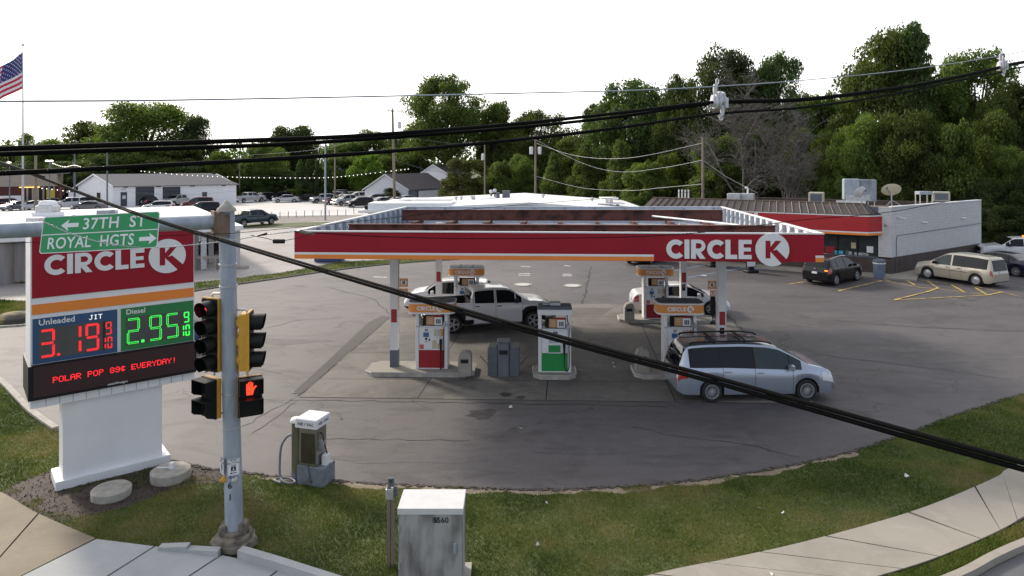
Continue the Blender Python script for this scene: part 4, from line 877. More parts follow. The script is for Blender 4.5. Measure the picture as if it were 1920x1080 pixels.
number_sign(1335,534,24.9,.29,'6','orange sign with number 6 on the right front column'); number_sign(1337,550,32.4,.28,'5','orange sign with number 5 on a black stand behind the right column', True)
# ================================================================ STORE
K0 = Vector((25.06,45.8,0)); f_ = Vector((-.853,.522,0)); n_ = Vector((-.522,-.853,0)); s_ = Vector((.816,.577,0))
st = thing('convenience_store', 'low grey and brown store with red band, brown metal mansard roof and windows', 'shop', K0)
SO = Matrix.Translation(-K0)
def pr(mb, pts, z0, z1, m=0): mb.prism([p.to_2d() for p in pts], z0, z1, m, SO)
Lf, Ls = 16.6, 13.9
def qd(o, a, b, w0, w1, d): return [o + a*w0, o + a*w1, o + a*w1 + b*d, o + a*w0 + b*d]
inn = -n_; ins = Vector((-.577,.816,0))
mb = MB(); pr(mb, [K0, K0+s_*Ls, K0+s_*Ls+ins*.3, K0+s_*.3+ins*.3+f_*0], 0, 1.19); wl = mb.build('brown_base', M['brick'], st)
def blockw(name, L, mats):
    return mat(name, mats, .75)
bm_ = M['blockwhite']; t_, b_ = bm_.node_tree, bm_.node_tree.nodes['Principled BSDF']; NN = t_.nodes
br = NN.new('ShaderNodeTexBrick'); br.inputs['Scale'].default_value = 1; br.inputs['Brick Width'].default_value = .4; br.inputs['Row Height'].default_value = .2; br.inputs['Mortar Size'].default_value = .012
tc_ = NN.new('ShaderNodeTexCoord'); sp_ = NN.new('ShaderNodeSeparateXYZ'); cb_ = NN.new('ShaderNodeCombineXYZ'); ad_ = NN.new('ShaderNodeMath'); ad_.operation = 'MULTIPLY_ADD'
t_.links.new(tc_.outputs['Object'], sp_.inputs[0]); ad_.inputs[1].default_value = 1.22
t_.links.new(sp_.outputs[0], ad_.inputs[0]); ad_.inputs[2].default_value = 0; t_.links.new(ad_.outputs[0], cb_.inputs[0]); t_.links.new(sp_.outputs[2], cb_.inputs[1]); t_.links.new(cb_.outputs[0], br.inputs['Vector'])
bp_ = NN.new('ShaderNodeBump'); bp_.inputs['Strength'].default_value = .9; bp_.inputs['Distance'].default_value = .02; bp_.invert = True
t_.links.new(br.outputs['Fac'], bp_.inputs['Height']); t_.links.new(bp_.outputs[0], b_.inputs['Normal'])
mb = MB(); pr(mb, [K0, K0+s_*Ls, K0+s_*Ls+ins*.3, K0+s_*.3+ins*.3], 1.191, 4.50); mb.build('side_wall', M['blockwhite'], st)
mb = MB(); pr(mb, [K0-s_*.0+n_*.03-ins*.03, K0+s_*(Ls+.03)-ins*.03, K0+s_*(Ls+.03)+ins*.33, K0+s_*.3+ins*.33], 4.501, 4.56); mb.build('parapet_cap', M['white'], st)
# front: pier, base, glazing, wall above
mb = MB(); pr(mb, qd(K0+f_*.003, f_, inn, 0, .78, .3), 1.191, 4.5); mb.build('corner_pier', M['blockwhite'], st)
mb = MB(); pr(mb, qd(K0+f_*.003, f_, inn, 0, Lf, .3), 0, 1.10); mb.build('brown_base', M['brick'], st)
mb = MB(); pr(mb, qd(K0, f_, inn, .79, Lf, .3), 1.101, 1.19); mb.build('sill', M['slate'], st)
mb = MB(); pr(mb, qd(K0, f_, inn, .79, Lf, .3), 2.85, 4.5); mb.build('front_wall', M['slate'], st)
xs = [.80]; step = 1.22
while xs[-1] < Lf-1: xs.append(xs[-1]+step)
for a in xs[:-1]:
    mb = MB(); pr(mb, qd(K0-n_*.12, f_, inn, a+.05, a+step-.05, .02), 1.20, 2.84); w = mb.build('window_pane', M['store_glass'], st)
    mb = MB(); pr(mb, qd(K0-n_*.06, f_, inn, a-.04, a+.045, .12), 1.191, 2.849); mb.build('mullion', M['black'], st)
def poster(px, y0, y1, wpx, m, label=None):
    u, z0 = ray_uv(K0, K0+f_, px, y1); u2, z1 = ray_uv(K0, K0+f_, px, y0); w = wpx*48/F/.75/2
    mb = MB(); pr(mb, qd(K0-n_*.08, f_, inn, u-w, u+w, .01), max(z0, 1.2), z1); mb.build('window_poster', m, st)
cyan = plain('cyan_poster', (.05,.42,.62)); 
poster(1571,470,484,13,cyan); poster(1631,462,474,8,M['letter']); poster(1613,474,483,15,M['alu']); poster(1588,470,480,4,M['slate']); poster(1594,472,481,4,M['alu']); poster(1556,462,478,12,M['panelred']); poster(1600,455,466,6,M['beige']); poster(1622,476,483,8,M['beige'])
# band and mansard roof stand proud of the wall
O1 = K0 + f_*1.30 + n_*1.0; Lb = Lf - 1.0
def band(mb, z0, z1, g=0): pr(mb, [O1+(n_-f_)*g, O1+f_*Lb+(n_)*g, O1+f_*Lb-n_*1.3, K0+f_*.56-n_*.0+(-f_)*g, ], z0, z1)
mb = MB(); band(mb, 2.88, 3.90); mb.build('red_band', M['brightred'], st)
mb = MB(); band(mb, 3.901, 3.97, .02); mb.build('band_trim', M['letter'], st)
mb = MB(); band(mb, 2.80, 2.879, .01); mb.build('band_trim', M['letter'], st)
mb = MB(); band(mb, 2.66, 2.799, .015); mb.build('orange_band', M['orange'], st)
mb = MB(); pr(mb, [O1+f_*7.0+n_*.01, O1+f_*7.25+n_*.01, O1+f_*7.25+n_*.0001, O1+f_*7.0+n_*.0001], 2.9, 3.89); mb.build('band_divider', M['letter'], st)
T0, T1 = O1 - n_*.85 + f_*.5, O1 + f_*(Lb-.5) - n_*.85; B0, B1 = O1+(n_-f_)*.02, O1+f_*Lb+n_*.02
NP = 30; zr0, zr1 = 3.975, 4.70
for k in range(NP):
    a, b = k/NP, (k+1)/NP-.0006
    p = [B0.lerp(B1,a), B0.lerp(B1,b), T0.lerp(T1,b), T0.lerp(T1,a)]
    mb = MB(); th = -.05
    q = [(p[0].x,p[0].y,zr0),(p[1].x,p[1].y,zr0),(p[2].x,p[2].y,zr1),(p[3].x,p[3].y,zr1)]
    mb.add(q + [(x-n_.x*.06,y-n_.y*.06,z) for x,y,z in q], [(0,3,2,1),(4,5,6,7),(0,1,5,4),(2,3,7,6),(0,4,7,3),(1,2,6,5)], 0, SO); mb.build('roof_panel', M['metalroof'], st)
    mb = MB(); c0_, c1_ = B0.lerp(B1,a), T0.lerp(T1,a); mb.tube([(c0_.x+n_.x*.02,c0_.y+n_.y*.02,zr0+.02),(c1_.x+n_.x*.02,c1_.y+n_.y*.02,zr1+.02)], .028, 4, 0, SO); mb.build('roof_seam', M['seam'], st)
R0 = K0 + f_*.56
for k in range(3):
    a, b = k/3, (k+1)/3-.005; p = [R0.lerp(B0,a), R0.lerp(B0,b), (R0+f_*.9-n_*.25).lerp(T0,b), (R0+f_*.9-n_*.25).lerp(T0,a)]
    q = [(p[0].x,p[0].y,zr0),(p[1].x,p[1].y,zr0),(p[2].x,p[2].y,zr1),(p[3].x,p[3].y,zr1)]
    mb = MB(); mb.add(q + [(x+f_.x*.05,y+f_.y*.05,z-.03) for x,y,z in q], [(0,1,2,3),(7,6,5,4),(0,4,5,1),(2,6,7,3),(0,3,7,4),(1,5,6,2)], 0, SO); mb.build('roof_panel', M['metalroof'], st)
    mb = MB(); mb.tube([(p[1].x,p[1].y,zr0+.01),(p[2].x,p[2].y,zr1+.01)], .025, 4, 0, SO); mb.build('roof_seam', M['seam'], st)
mb = MB(); pr(mb, [T0+n_*.05-f_*.4, T1+n_*.05, T1+inn*12, K0+s_*Ls+ins*.3+f_*.5, K0+s_*.5+ins*.4], 3.75, 3.9)
pr(mb, [T0+n_*.04, T1+n_*.04, T1-n_*.25, T0-n_*.25], 3.901, 4.74); mb.build('flat_roof', M['gravelroof'], st)
mb = MB(); pr(mb, [K0+s_*Ls+ins*.3, K0+s_*Ls+f_*Lf, K0+f_*Lf-n_*0, K0+f_*Lf+s_*.3, K0+s_*(Ls-.3)+f_*(Lf-.3), K0+s_*(Ls-.3)+ins*.35], 0, 4.3); mb.build('rear_wall', M['brick'], st)
# wall lamps, camera, conduit on the side wall
def onside(px, py): t, z = ray_uv(K0, K0+s_, px, py); return K0+s_*t+Vector((0,0,z)), t, z
for px, py in ((1732,417),(1805,409)):
    p, t, z = onside(px, py); mb = MB(); mb.tube([p-ins*.02-K0-s_*.25, p-ins*.12-K0+s_*.3], .06, 8); mb.build('wall_lamp', M['letter'], st)
p, t, z = onside(1684,407); mb = MB(); mb.tube([p-K0, p-ins*.25-K0+Vector((.25,0,-.1))], .05, 8); mb.build('security_camera', M['white'], st)
p = K0+f_*.4+n_*.02+Vector((0,0,3.35)); mb = MB(); mb.tube([p-K0, p-K0+n_*.2+Vector((.1,0,-.05))], .07, 8); mb.build('security_camera', M['alu'], st)
a = onside(1680,520)[1]; mb = MB(); q = [K0+s_*a-ins*.03+Vector((0,0,.05)), K0+s_*a-ins*.03+Vector((0,0,2.45)), K0+s_*(a+.15)-ins*.03+Vector((0,0,2.6)), K0+s_*Ls-ins*.03+Vector((0,0,2.75))]; mb.tube([x-K0 for x in q], .02, 6); mb.build('conduit', M['slate'], st)
# walk in front of the store
mb = MB(); pr(mb, [K0-s_*.0+n_*1.5-f_*1.3+Vector((0,-.3,0)), K0+n_*1.6+f_*Lf, K0+f_*Lf, K0+s_*Ls, K0+s_*Ls-ins*1.1, K0-ins*1.1+s_*1.3], 0, .11)
sw = MB(); sw.v = [tuple(Vector(v)+K0) for v in mb.v]; sw.f = mb.f; sw.m = mb.m; struct('store_walk', sw, walkm)
# rooftop equipment: things standing on the roof
def roofthing(name, lb, cat, px, py, zroof=4.47): 
    c = G(px, py, zroof); return thing(name, lb, cat, (c.x, c.y, zroof), math.atan2(-.522,.853))
for px, w, h, d, lb in ((1377,.95,.62,.8,'left of the two low grey cooling units on the store roof'),(1402,.95,.62,.8,'right of the two low grey cooling units, with a small gooseneck vent'),(1531,1.0,.85,.7,'beige framed condenser unit alone on the store roof above the red band'),(1765,1.1,.75,.8,'beige condenser unit at the right end of the store roof')):
    Y = 53 if px < 1500 else 50 if px < 1600 else 53
    t = thing('rooftop_unit', lb, 'air conditioner', ((px-HX)*Y/F, Y, 4.47), -.5, 'air conditioning units on the store roof')
    mb = MB(); mb.bbox(-w/2,w/2,-d/2,d/2,.05,h,.03); mb.build('casing', M['alu'] if px < 1500 else mat('beige_casing', (.42,.40,.33), .6), t)
    if px > 1500: mb = MB(); mb.box(-w/2+.12,w/2-.12,-d/2-.01,-d/2-.002,.13,h-.12); mb.build('grille', M['slate'], t)
    mb = MB(); mb.box(-w/2,w/2,-d/2,d/2,-.56,.049); mb.build('stand', M['slate'], t)
    if px == 1402: mb = MB(); mb.tube(smooth_path([(0,0,h),(0,0,h+.35),(-.1,0,h+.45),(-.2,0,h+.38)], 4), .07, 8); mb.build('gooseneck', M['letter'], t)
Y = 49.5; t = thing('rooftop_duct_unit', 'large dull metal ventilation unit with curved duct rising above the store roof', 'ventilation unit', ((1611-HX)*Y/F, Y, 4.47), -.3)
mb = MB(); mb.bbox(-1.05,.0,-.4,.5,.35,1.82,.05); mb.build('intake_box', M['galv'], t); mb = MB(); mb.bbox(.01,1.05,-.4,.5,.25,1.78,.05); mb.build('fan_box', mat('dull_zinc', (.25,.28,.32), .5, .4, var=.4, scale=2, streak=.4), t)
mb = MB(); mb.box(-.9,.6,-.55,-.41,.3,.7); mb.build('service_box', M['alu'], t); mb = MB(); [mb.box(a,a+.06,-.3,-.24,-.56,.35) for a in (-.9,-.2,.5,.9)]; mb.box(-1.6,.3,-.75,-.66,.12,.3); mb.build('stand', M['letter'], t)
def dish(px, py, Y, w, h, m, lb, rz):
    t = thing('satellite_dish', lb, 'satellite dish', ((px-HX)*Y/F, Y, 4.47), rz, 'satellite dishes on the store roof'); z = H-(py-HY)*Y/F-4.47
    mb = MB(); Q = Matrix.Translation((0,0,z)) @ Matrix.Rotation(R(-62),4,'X') @ Matrix.Scale(w,4,(1,0,0)) @ Matrix.Scale(h,4,(0,1,0)) 
    mb.lathe([(0,-.0),(.25,.02),(.4,.05),(.5,.09),(.5,.10),(.4,.065),(.2,.02),(0,.012)], 24, 0, Q); mb.build('reflector', m, t, smooth=60)
    mb = MB(); mb.tube([(0,0,-.56),(0,.05,z)], .045, 8); [mb.tube([(0,0,.35*z),(a,b,0)], .025, 5) for a, b in ((.5,-.3),(-.5,-.3),(0,.5))]; mb.build('mast', M['alu'], t)
    mb = MB(); mb.tube([(-.1,-.05,z-h*.35),(-.45*w,-.6,z+.15)], .02, 5); mb.bbox(-.45*w-.07,-.45*w+.07,-.7,-.56,z+.08,z+.24,.01); mb.build('feed_arm', M['slate'], t)
dish(1614,361,46.9,1.05,.85,M['letter'],'white oval satellite dish in front of the large ventilation unit', .5); dish(1672,357,48.5,1.35,.95,mat('cream_dish',(.55,.50,.36),.6),'cream satellite dish on a tripod at the store corner', -.1)
Y = 53; t = thing('rooftop_rack', 'thin metal rack stand on the right part of the store roof', 'rack', ((1732-HX)*Y/F, Y, 4.47)); mb = MB()
for a in (-.45,.45):
    for b in (-.3,.3): mb = MB(); mb.box(a-.03,a+.03,b-.03,b+.03,-.56,.75); mb.build('leg', M['alu'], t)
mb = MB(); mb.bbox(-.5,.5,-.35,.35,.55,.78,.02); mb.build('tray', M['galv'], t)
for k in range(4):
    Y = 56; mb = MB(); mb.tube([(0,0,-.35),(0,0,.95)], .06, 8); o = mb.build('vent_pipe', M['letter']); o.location = ((1273+6*k-HX)*Y/F, Y, 4.3); tag(o, ('leftmost','second from left','third from left','rightmost')[k] + ' of the four white vent pipes in a row on the store roof', 'vent pipe', 'row of four vent pipes')
# bin by the store, sidewalk signs
def store_bin(px, py, lb):
    c = G(px, py); t = thing('store_waste_bin', lb, 'waste bin', (c.x, c.y+.3, 0)); n = 8
    mb = MB(); mb.lathe([(.36,0),(.38,1.0),(.40,1.02)], 8); mb.build('body', mat('blue_grey_bin', (.13,.17,.24), .6), t); mb = MB(); mb.lathe([(.41,1.021),(.40,1.16),(.25,1.24),(0,1.26)], 8); mb.build('lid', M['slate'], t); mb = MB(); mb.lathe([(.405,.95),(.405,1.019)], 8); mb.build('bag_rim', M['letter'], t)
store_bin(1653,523,'blue grey faceted waste bin standing at the store corner by the windows')
for px, py, lb in ((1408,511,'white sidewalk sign on a black base, right of the right front column'),(1338,500,'white sidewalk sign on a black base half hidden behind the canopy edge')):
    c = G(px, py); t = thing('sidewalk_sign', lb, 'sign', (c.x, c.y, 0), .3, 'sidewalk signs before the store')
    mb = MB(); mb.bbox(-.45,.45,-.3,.3,0,.18,.05); mb.bbox(-.2,.2,-.1,.1,.18,.36,.02); mb.build('base', M['black'], t); mb = MB(); mb.box(-.38,.38,-.03,.03,.37,1.35); mb.build('frame', M['black'], t); mb = MB(); mb.box(-.33,.33,-.036,-.031,.42,1.30); mb.build('poster', M['letter'], t)
c = G(614,492); t = thing('blue_skip', 'long low dark blue metal container on the verge beyond the left canopy edge', 'container', (c.x, c.y+.7, 0)); mb = MB(); mb.bbox(-1.0,1.0,-.7,.7,.05,.9,.04); mb.build('body', plain('container_blue', (.02,.06,.16)), t); mb = MB(); mb.box(-1.03,1.03,-.73,.73,.901,.95); mb.build('rim', M['slate'], t)
# ================================================================ VEHICLES
def lerp_tab(tab, x, sm=.06):
    def f(x):
        if x <= tab[0][0]: return tab[0][1]
        for (a, b), (c, d) in zip(tab, tab[1:]):
            if x <= c: return b + (d-b)*(x-a)/(c-a)
        return tab[-1][1]
    return sum(f(x+sm*k) for k in (-1.5,-.75,0,.75,1.5))/5 if sm else f(x)
def wheel_meshes(r, w, spokes, style='alloy', lo=False):
    n = 18 if lo else 36; rr_ = r*.68; Q = Matrix.Rotation(PI/2, 4, 'X')
    ty = MB(); ty.lathe([(rr_,-w/2+.01),(r*.88,-w/2),(r*.97,-w/2+.02),(r,-w/2+.05),(r,w/2-.05),(r*.97,w/2-.02),(r*.88,w/2),(rr_,w/2-.01)], n, 0, Q, cap=False); ty.lathe([(rr_-.0,w/2-.07),(0.0,w/2-.072)], n, 0, Q, cap=False)
    rm = MB(); rm.lathe([(rr_,w/2-.005),(rr_-.005,w/2+.004),(rr_-.022,w/2+.004),(rr_-.028,w/2-.05)], n, 0, Q, cap=False)
    zf = w/2-.012
    if style == 'cap': rm.lathe([(rr_-.03,zf-.03),(rr_*.6,zf-.002),(.05,zf+.012),(0,zf+.012)], n, 0, Q)
    for k in range(spokes):
        a = 2*PI*k/spokes; wd = (2*PI*rr_/spokes)*(.085 if style == 'double' else .13) if style != 'cap' else .035
        Qk = Q @ Matrix.Rotation(a, 4, 'Z')
        off = [-.020,.020] if style == 'double' else [0]
        for o in off: rm.add([(.045,o*.5-wd*.7,zf-.006),(rr_-.02,o*1.4-wd*.5,zf),(rr_-.02,o*1.4+wd*.5,zf),(.045,o*.5+wd*.7,zf-.006),(.045,o*.5-wd*.7,zf-.05),(rr_-.02,o*1.4-wd*.5,zf-.04),(rr_-.02,o*1.4+wd*.5,zf-.04),(.045,o*.5+wd*.7,zf-.05)], [(0,1,2,3),(0,4,5,1),(2,6,7,3)], 0, Qk)
    rm.lathe([(.065,zf-.02),(.06,zf+.004),(0,zf+.008)], 12, 0, Q, cap=False)
    return ty.mesh('tyre', M['rubber'], 40), rm.mesh('rim', M['rim'], 40)
def build_car(sp, name, label, cat, pt, near=True, group=None):
    L, W, wbk = sp['L'], sp['W']/2, sp['axles']; xr, xf = -L/2, L/2; rw = sp['r']
    top = sp['top']; belt = sp['belt']; zb = sp.get('zb', .24); tum = sp.get('tumble', .24)
    spans = sp['side']; ws = sp['ws']; rg = sp.get('rg'); bed = sp.get('bed'); doors = sp.get('doors', [])
    clad = sp.get('clad')
    st_ = set()
    dx = .11 if near else .3; n = int(L/dx)
    for i in range(n+1): st_.add(round(xr + L*i/n, 3))
    for e in (.02,.06,.12,.2): st_.add(round(xr+e,3)); st_.add(round(xf-e,3))
    for a, b in spans + doors + [ws] + ([rg] if rg else []): st_.add(round(a,3)); st_.add(round(b,3))
    ar = rw*1.17
    for ax in wbk:
        for k in range(0, 13 if near else 7): st_.add(round(ax + ar*math.cos(PI*k/(12 if near else 6)), 3))
    if bed: st_ |= {bed[0], bed[1], round(bed[0]-.05,3), round(bed[1]+.03,3)}
    for pp in sp.get('patch', []): st_.add(round(pp[1],3)); st_.add(round(pp[2],3))
    xs = sorted(st_); xs2 = [xs[0]]
    for x in xs[1:]:
        if x - xs2[-1] > .012: xs2.append(x)
    xs = xs2
    def halfw(x):
        u = max(0, (abs(x)-(L/2-.75))/.75); v = W*(1-.16*u**2.8); 
        return v
    rings = []
    for x in xs:
        w = halfw(x); e = max(0, (abs(x)-(L/2-.18))/.18)
        lo = zb + .10*e; za = lo; 
        for ax in wbk:
            d = abs(x-ax)
            if d < ar: za = max(za, rw*1.0 + math.sqrt(max(0, ar*ar-d*d)) )
        tz = lerp_tab(top, x, .05 if near else 0); bz = min(lerp_tab(belt, x, .05), tz-.02)
        if bed and bed[0] <= x <= bed[1]: bz = bed[3]; tz = bz
        inb = bed and bed[0] <= x <= bed[1]
        za = min(za, bz-.06); g = tz-bz
        ye = w*.945 - tum*min(g,.62)/.62*.98 if g > .12 else w*.93
        roof_k = .86 if g > .12 else .55
        pts = [(0,lo),(w-.30,lo),(w-.30,za),(w*.965,za),(w,za+(bz-za)*.22),(w*1.0,za+(bz-za)*.62),(w*.985,za+(bz-za)*.86),(w*.945,bz)]
        if inb: pts += [(w*.94,bz+.02),(w*.87,bz+.02),(w*.86,bed[2]),(w*.4,bed[2]),(0,bed[2])]
        else: pts += [(w*.945+(ye-w*.945)*.96, bz+g*roof_k), (ye-.035, bz+g*.95), (ye*.86, bz+g*.985), (ye*.45, tz-.004), (0,tz)]
        rings.append(pts)
    K_ = len(rings[0])
    # smooth ends rounding in plan for lower points is carried by halfw
    B = {}
    def part(nm): return B.setdefault(nm, MB())
    body = part('body')
    mats = [pt, M['dark'], clad and M[clad] or M['black']]
    def pos(i, k, s): y, z = rings[i][k]; return (xs[i], s*y, z)
    def inside(x, sps): 
        for j, (a, b) in enumerate(sps):
            if a-.001 <= x <= b+.001: return j
        return None
    vid = {}
    def V(mb, nm, i, k, s):
        key = (nm, i, k, s if k not in (0, K_-1) else 0)
        if key not in vid: vid[key] = len(mb.v); mb.v.append(pos(i, k, s))
        return vid[key]
    for i in range(len(xs)-1):
        xm = (xs[i]+xs[i+1])/2; g = rings[i][-1][1]-rings[i][7][1]; g2 = rings[i+1][-1][1]-rings[i+1][7][1]
        inb = bed and bed[0]-.051 <= xm <= bed[1]+.031
        for k in range(K_-1):
            for s in (1, -1):
                nm = 'body'; m = 0; j = None
                if k <= 2: m = 1
                if not inb:
                    if k == 7 and min(g, g2) > .10:
                        j = inside(xm, spans)
                        if j is not None: nm = ('side_window', j, s)
                    if k == 7 and nm == 'body' and sp.get('darkpillar') and min(g,g2) > .10 and spans[0][0] < xm < spans[-1][1]: m = 1
                    if k >= 9 and ws[0] <= xm <= ws[1]: nm = 'windshield'
                    if rg and k >= 9 and rg[0] <= xm <= rg[1]: nm = 'rear_window'
                    if sp.get('darkroof') and k >= 9 and nm == 'body' and sp['darkroof'][0] <= xm <= sp['darkroof'][1]: nm = 'roof'
                elif k >= 9: m = 2
                if nm == 'body' and near and 3 <= k <= 6:
                    j = inside(xm, doors)
                    if j is not None: nm = ('door', j, s)
                if clad and k == 3 and nm == 'body': m = 2
                if clad and nm == 'body' and 3 <= k <= 4 and any(abs(xm-ax) < ar*1.12 for ax in wbk): m = 2
                mb = part(nm)
                q = [V(mb,nm,i,k,s), V(mb,nm,i+1,k,s), V(mb,nm,i+1,k+1,s), V(mb,nm,i,k+1,s)]
                mb.f.append(tuple(q if s < 0 else q[::-1])); mb.m.append(m)
    for i, sgn in ((0,1),(len(xs)-1,-1)):
        ids = [V(body,'body',i,k,1) for k in range(K_)] + [V(body,'body',i,k,-1) for k in range(K_-2,0,-1)]
        body.f.append(tuple(ids if sgn > 0 else ids[::-1])); body.m.append(0)
    root = thing(name, label, cat, group=group); out = {}
    sm = 42 if near else 35
    for nm, mb in B.items():
        if not mb.f: continue
        if nm == 'body': out['body'] = mb.build('body', mats, root, sm)
        elif nm in ('windshield','rear_window'): mb.build(nm, M['glass'], root, sm)
        elif nm == 'roof': mb.build('roof', sp['roofmat'], root, sm)
        elif nm[0] == 'side_window': mb.build('side_window', M['glass2'] if nm[1] in sp.get('clear', []) else M['glass'], root, sm)
        else: mb.build('door', pt, root, sm)
    def ring_line(x, k0, k1, s, off=.004):
        i = min(range(len(xs)), key=lambda q: abs(xs[q]-x)); return [Vector((x, s*(rings[i][k][0]+off), rings[i][k][1])) for k in range(k0, k1+1)], i
    if near:
        gp = MB()
        for a, b in doors:
            for x in (a, b):
                for s in (1,-1):
                    pts, _ = ring_line(x, 3, 8 if x not in (b,) else 7, s, .001); gp.tube(pts, .006, 4)
        if gp.f: gp.build('door_gap', M['dark'], root, kind='stuff')
        for a, b in doors:
            for s in (1,-1):
                pts, i = ring_line(a+.16 if not sp.get('hfront') else b-.18, 5, 6, s); c = pts[1]
                mb = MB(); mb.bbox(c.x-.10,c.x+.10,-.02,.02,c.z-.018,c.z+.018,.008,0,Matrix.Translation((0,c.y+s*.012,0))); mb.build('door_handle', sp.get('handle') or pt, root)
    # patches lifted off the body
    for pi, (nm, x0, x1, k0, k1, m, off, *fr) in enumerate(sp.get('patch', [])):
        for s in (1,-1):
            mb = MB(); ix = [i for i in range(len(xs)) if x0-.002 <= xs[i] <= x1+.002]
            if len(ix) < 2: continue
            f0, f1 = fr if fr else (0, 1)
            for i in ix:
                for k in range(k0, k1+1):
                    y, z = rings[i][k]
                    if k == k0 and f0: y2, z2 = rings[i][k+1]; y, z = y+(y2-y)*f0, z+(z2-z)*f0
                    if k == k1 and f1 != 1: y2, z2 = rings[i][k-1]; y, z = y2+(y-y2)*f1, z2+(z-z2)*f1
                    sgx = off*1.2 if x0 > 0 else -off*1.2
                    mb.v.append((xs[i]+(sgx if abs(xs[i]) > L/2-.3 else 0), s*(y+off), z+(.004 if k >= 7 else 0)))
            nk = k1-k0+1
            for a in range(len(ix)-1):
                for b in range(nk-1): q = (a*nk+b, (a+1)*nk+b, (a+1)*nk+b+1, a*nk+b+1); mb.f.append(q if s < 0 else q[::-1]); mb.m.append(0)
            mb.build(nm, M[m] if isinstance(m, str) else m, root, 40)
    for nm, m, bs in sp.get('boxes', []):
        mb = MB()
        for b in bs: mb.bbox(*b)
        mb.build(nm, M[m] if isinstance(m, str) else m, root)
    for nm, m, tb in sp.get('tubes', []):
        for pts, r_ in tb:
            for s in (1,-1): mb = MB(); mb.tube(smooth_path([(a, b*s, c) for a, b, c in pts], 4), r_, 6); mb.build(nm, M[m] if isinstance(m, str) else m, root, 50)
    # mirrors
    mxp = sp['mirror']; i = min(range(len(xs)), key=lambda q: abs(xs[q]-mxp)); yb, zb2 = rings[i][7]
    for s in (1,-1):
        mb = MB(); a, b = sorted((s*(yb+.02), s*(yb+.24))); mb.bbox(mxp-.07, mxp+.08, a, b, zb2+.02, zb2+.19, .025); mb.build('wing_mirror', sp.get('mirmat') or pt, root, 40)
    ty, rm = sp['wheels']
    for ax in wbk:
        for s in (1,-1):
            w = link('wheel', ty, root, (ax, s*(W-.13), rw), (0,0,0 if s < 0 else PI)); link('rim', rm, w)
    return root
def place(o, a, b, L_ax=None):
    """set a vehicle so that the middle of its near-side wheel line runs from ground point a (rear) to b (front)"""
    pass
def set_by_axles(o, sp, rear, front, side):
    """rear/front: contact points of the wheels on one side (side=-1: right-hand side seen)"""
    d = Vector(front)-Vector(rear); a = math.atan2(d.y, d.x); mid = (Vector(front)+Vector(rear))/2
    n = Vector((-math.sin(a), math.cos(a), 0)); c = mid - n*side*(sp['W']/2-.02); xm = sum(sp['axles'])/2
    o.location = c - Vector((math.cos(a), math.sin(a), 0))*xm; o.location.z = .016; o.rotation_euler = (0,0,a)
silver = mat('silver_blue_paint', (.40,.45,.53), .26, .6, .05, 1, coat=.7)
WN = wheel_meshes(.335, .23, 10, 'double'); 
sienna = dict(darkpillar=1, L=5.08, W=1.98, r=.335, axles=(-1.47,1.57), wheels=WN, tumble=.27,
  top=[(-2.54,.66),(-2.53,.82),(-2.49,1.04),(-2.36,1.40),(-2.26,1.62),(-2.1,1.715),(-1.6,1.755),(-.4,1.77),(.35,1.73),(.75,1.64),(1.1,1.46),(1.66,1.13),(2.05,1.05),(2.32,.95),(2.46,.82),(2.52,.66),(2.54,.5)],
  belt=[(-2.54,.60),(-2.5,.98),(-2.3,1.08),(-1.0,1.07),(.9,.99),(1.66,.97),(2.2,.88),(2.46,.74),(2.54,.42)],
  side=[(-2.16,-1.22),(-1.17,-.12),(-.06,1.02),(1.06,1.42)], clear=[2,3], ws=(.72,1.68), rg=(-2.50,-2.24), doors=[(-1.12,-.09),(-.09,1.12)], mirror=1.02, darkroof=(-2.2,.66), roofmat=mat('dark_glossy_roof', (.10,.105,.115), .18, .2, coat=.8),
  patch=[('headlight',2.06,2.44,5,7,'lamp',.006),('tail_light',-2.52,-2.22,5,7,'tail',.006),('rocker_trim',-1.0,1.1,3,4,silver,.012,0,.6),('fog_lamp',2.40,2.52,4,5,'chrome',.008)],
  tubes=[('roof_rail','black',[([(-2.05,.62,1.72),(-1.9,.62,1.80),(-.3,.64,1.83),(.35,.62,1.79),(.55,.62,1.72)],.028)])],
  boxes=[('crossbar','black',[(-1.28,-1.20,-.60,.60,1.80,1.83),(-.28,-.20,-.62,.62,1.81,1.84)]),('number_plate','letter',[(-2.57,-2.548,-.17,.17,.78,.92)]),('grille','slate',[(2.525,2.555,-.45,.45,.42,.56)]),('front_emblem','chrome',[(2.53,2.56,-.08,.08,.6,.66)])])
o = build_car(sienna, 'minivan', 'silver blue minivan with roof rails driving off in front of the right pumps', 'minivan', silver)
set_by_axles(o, sienna, G(1332,756), G(1517,753), -1)
wpaint_ = mat('white_car_paint', (.62,.62,.63), .3, 0, .03, 1, coat=.7)
WT = wheel_meshes(.40, .27, 5, 'double')
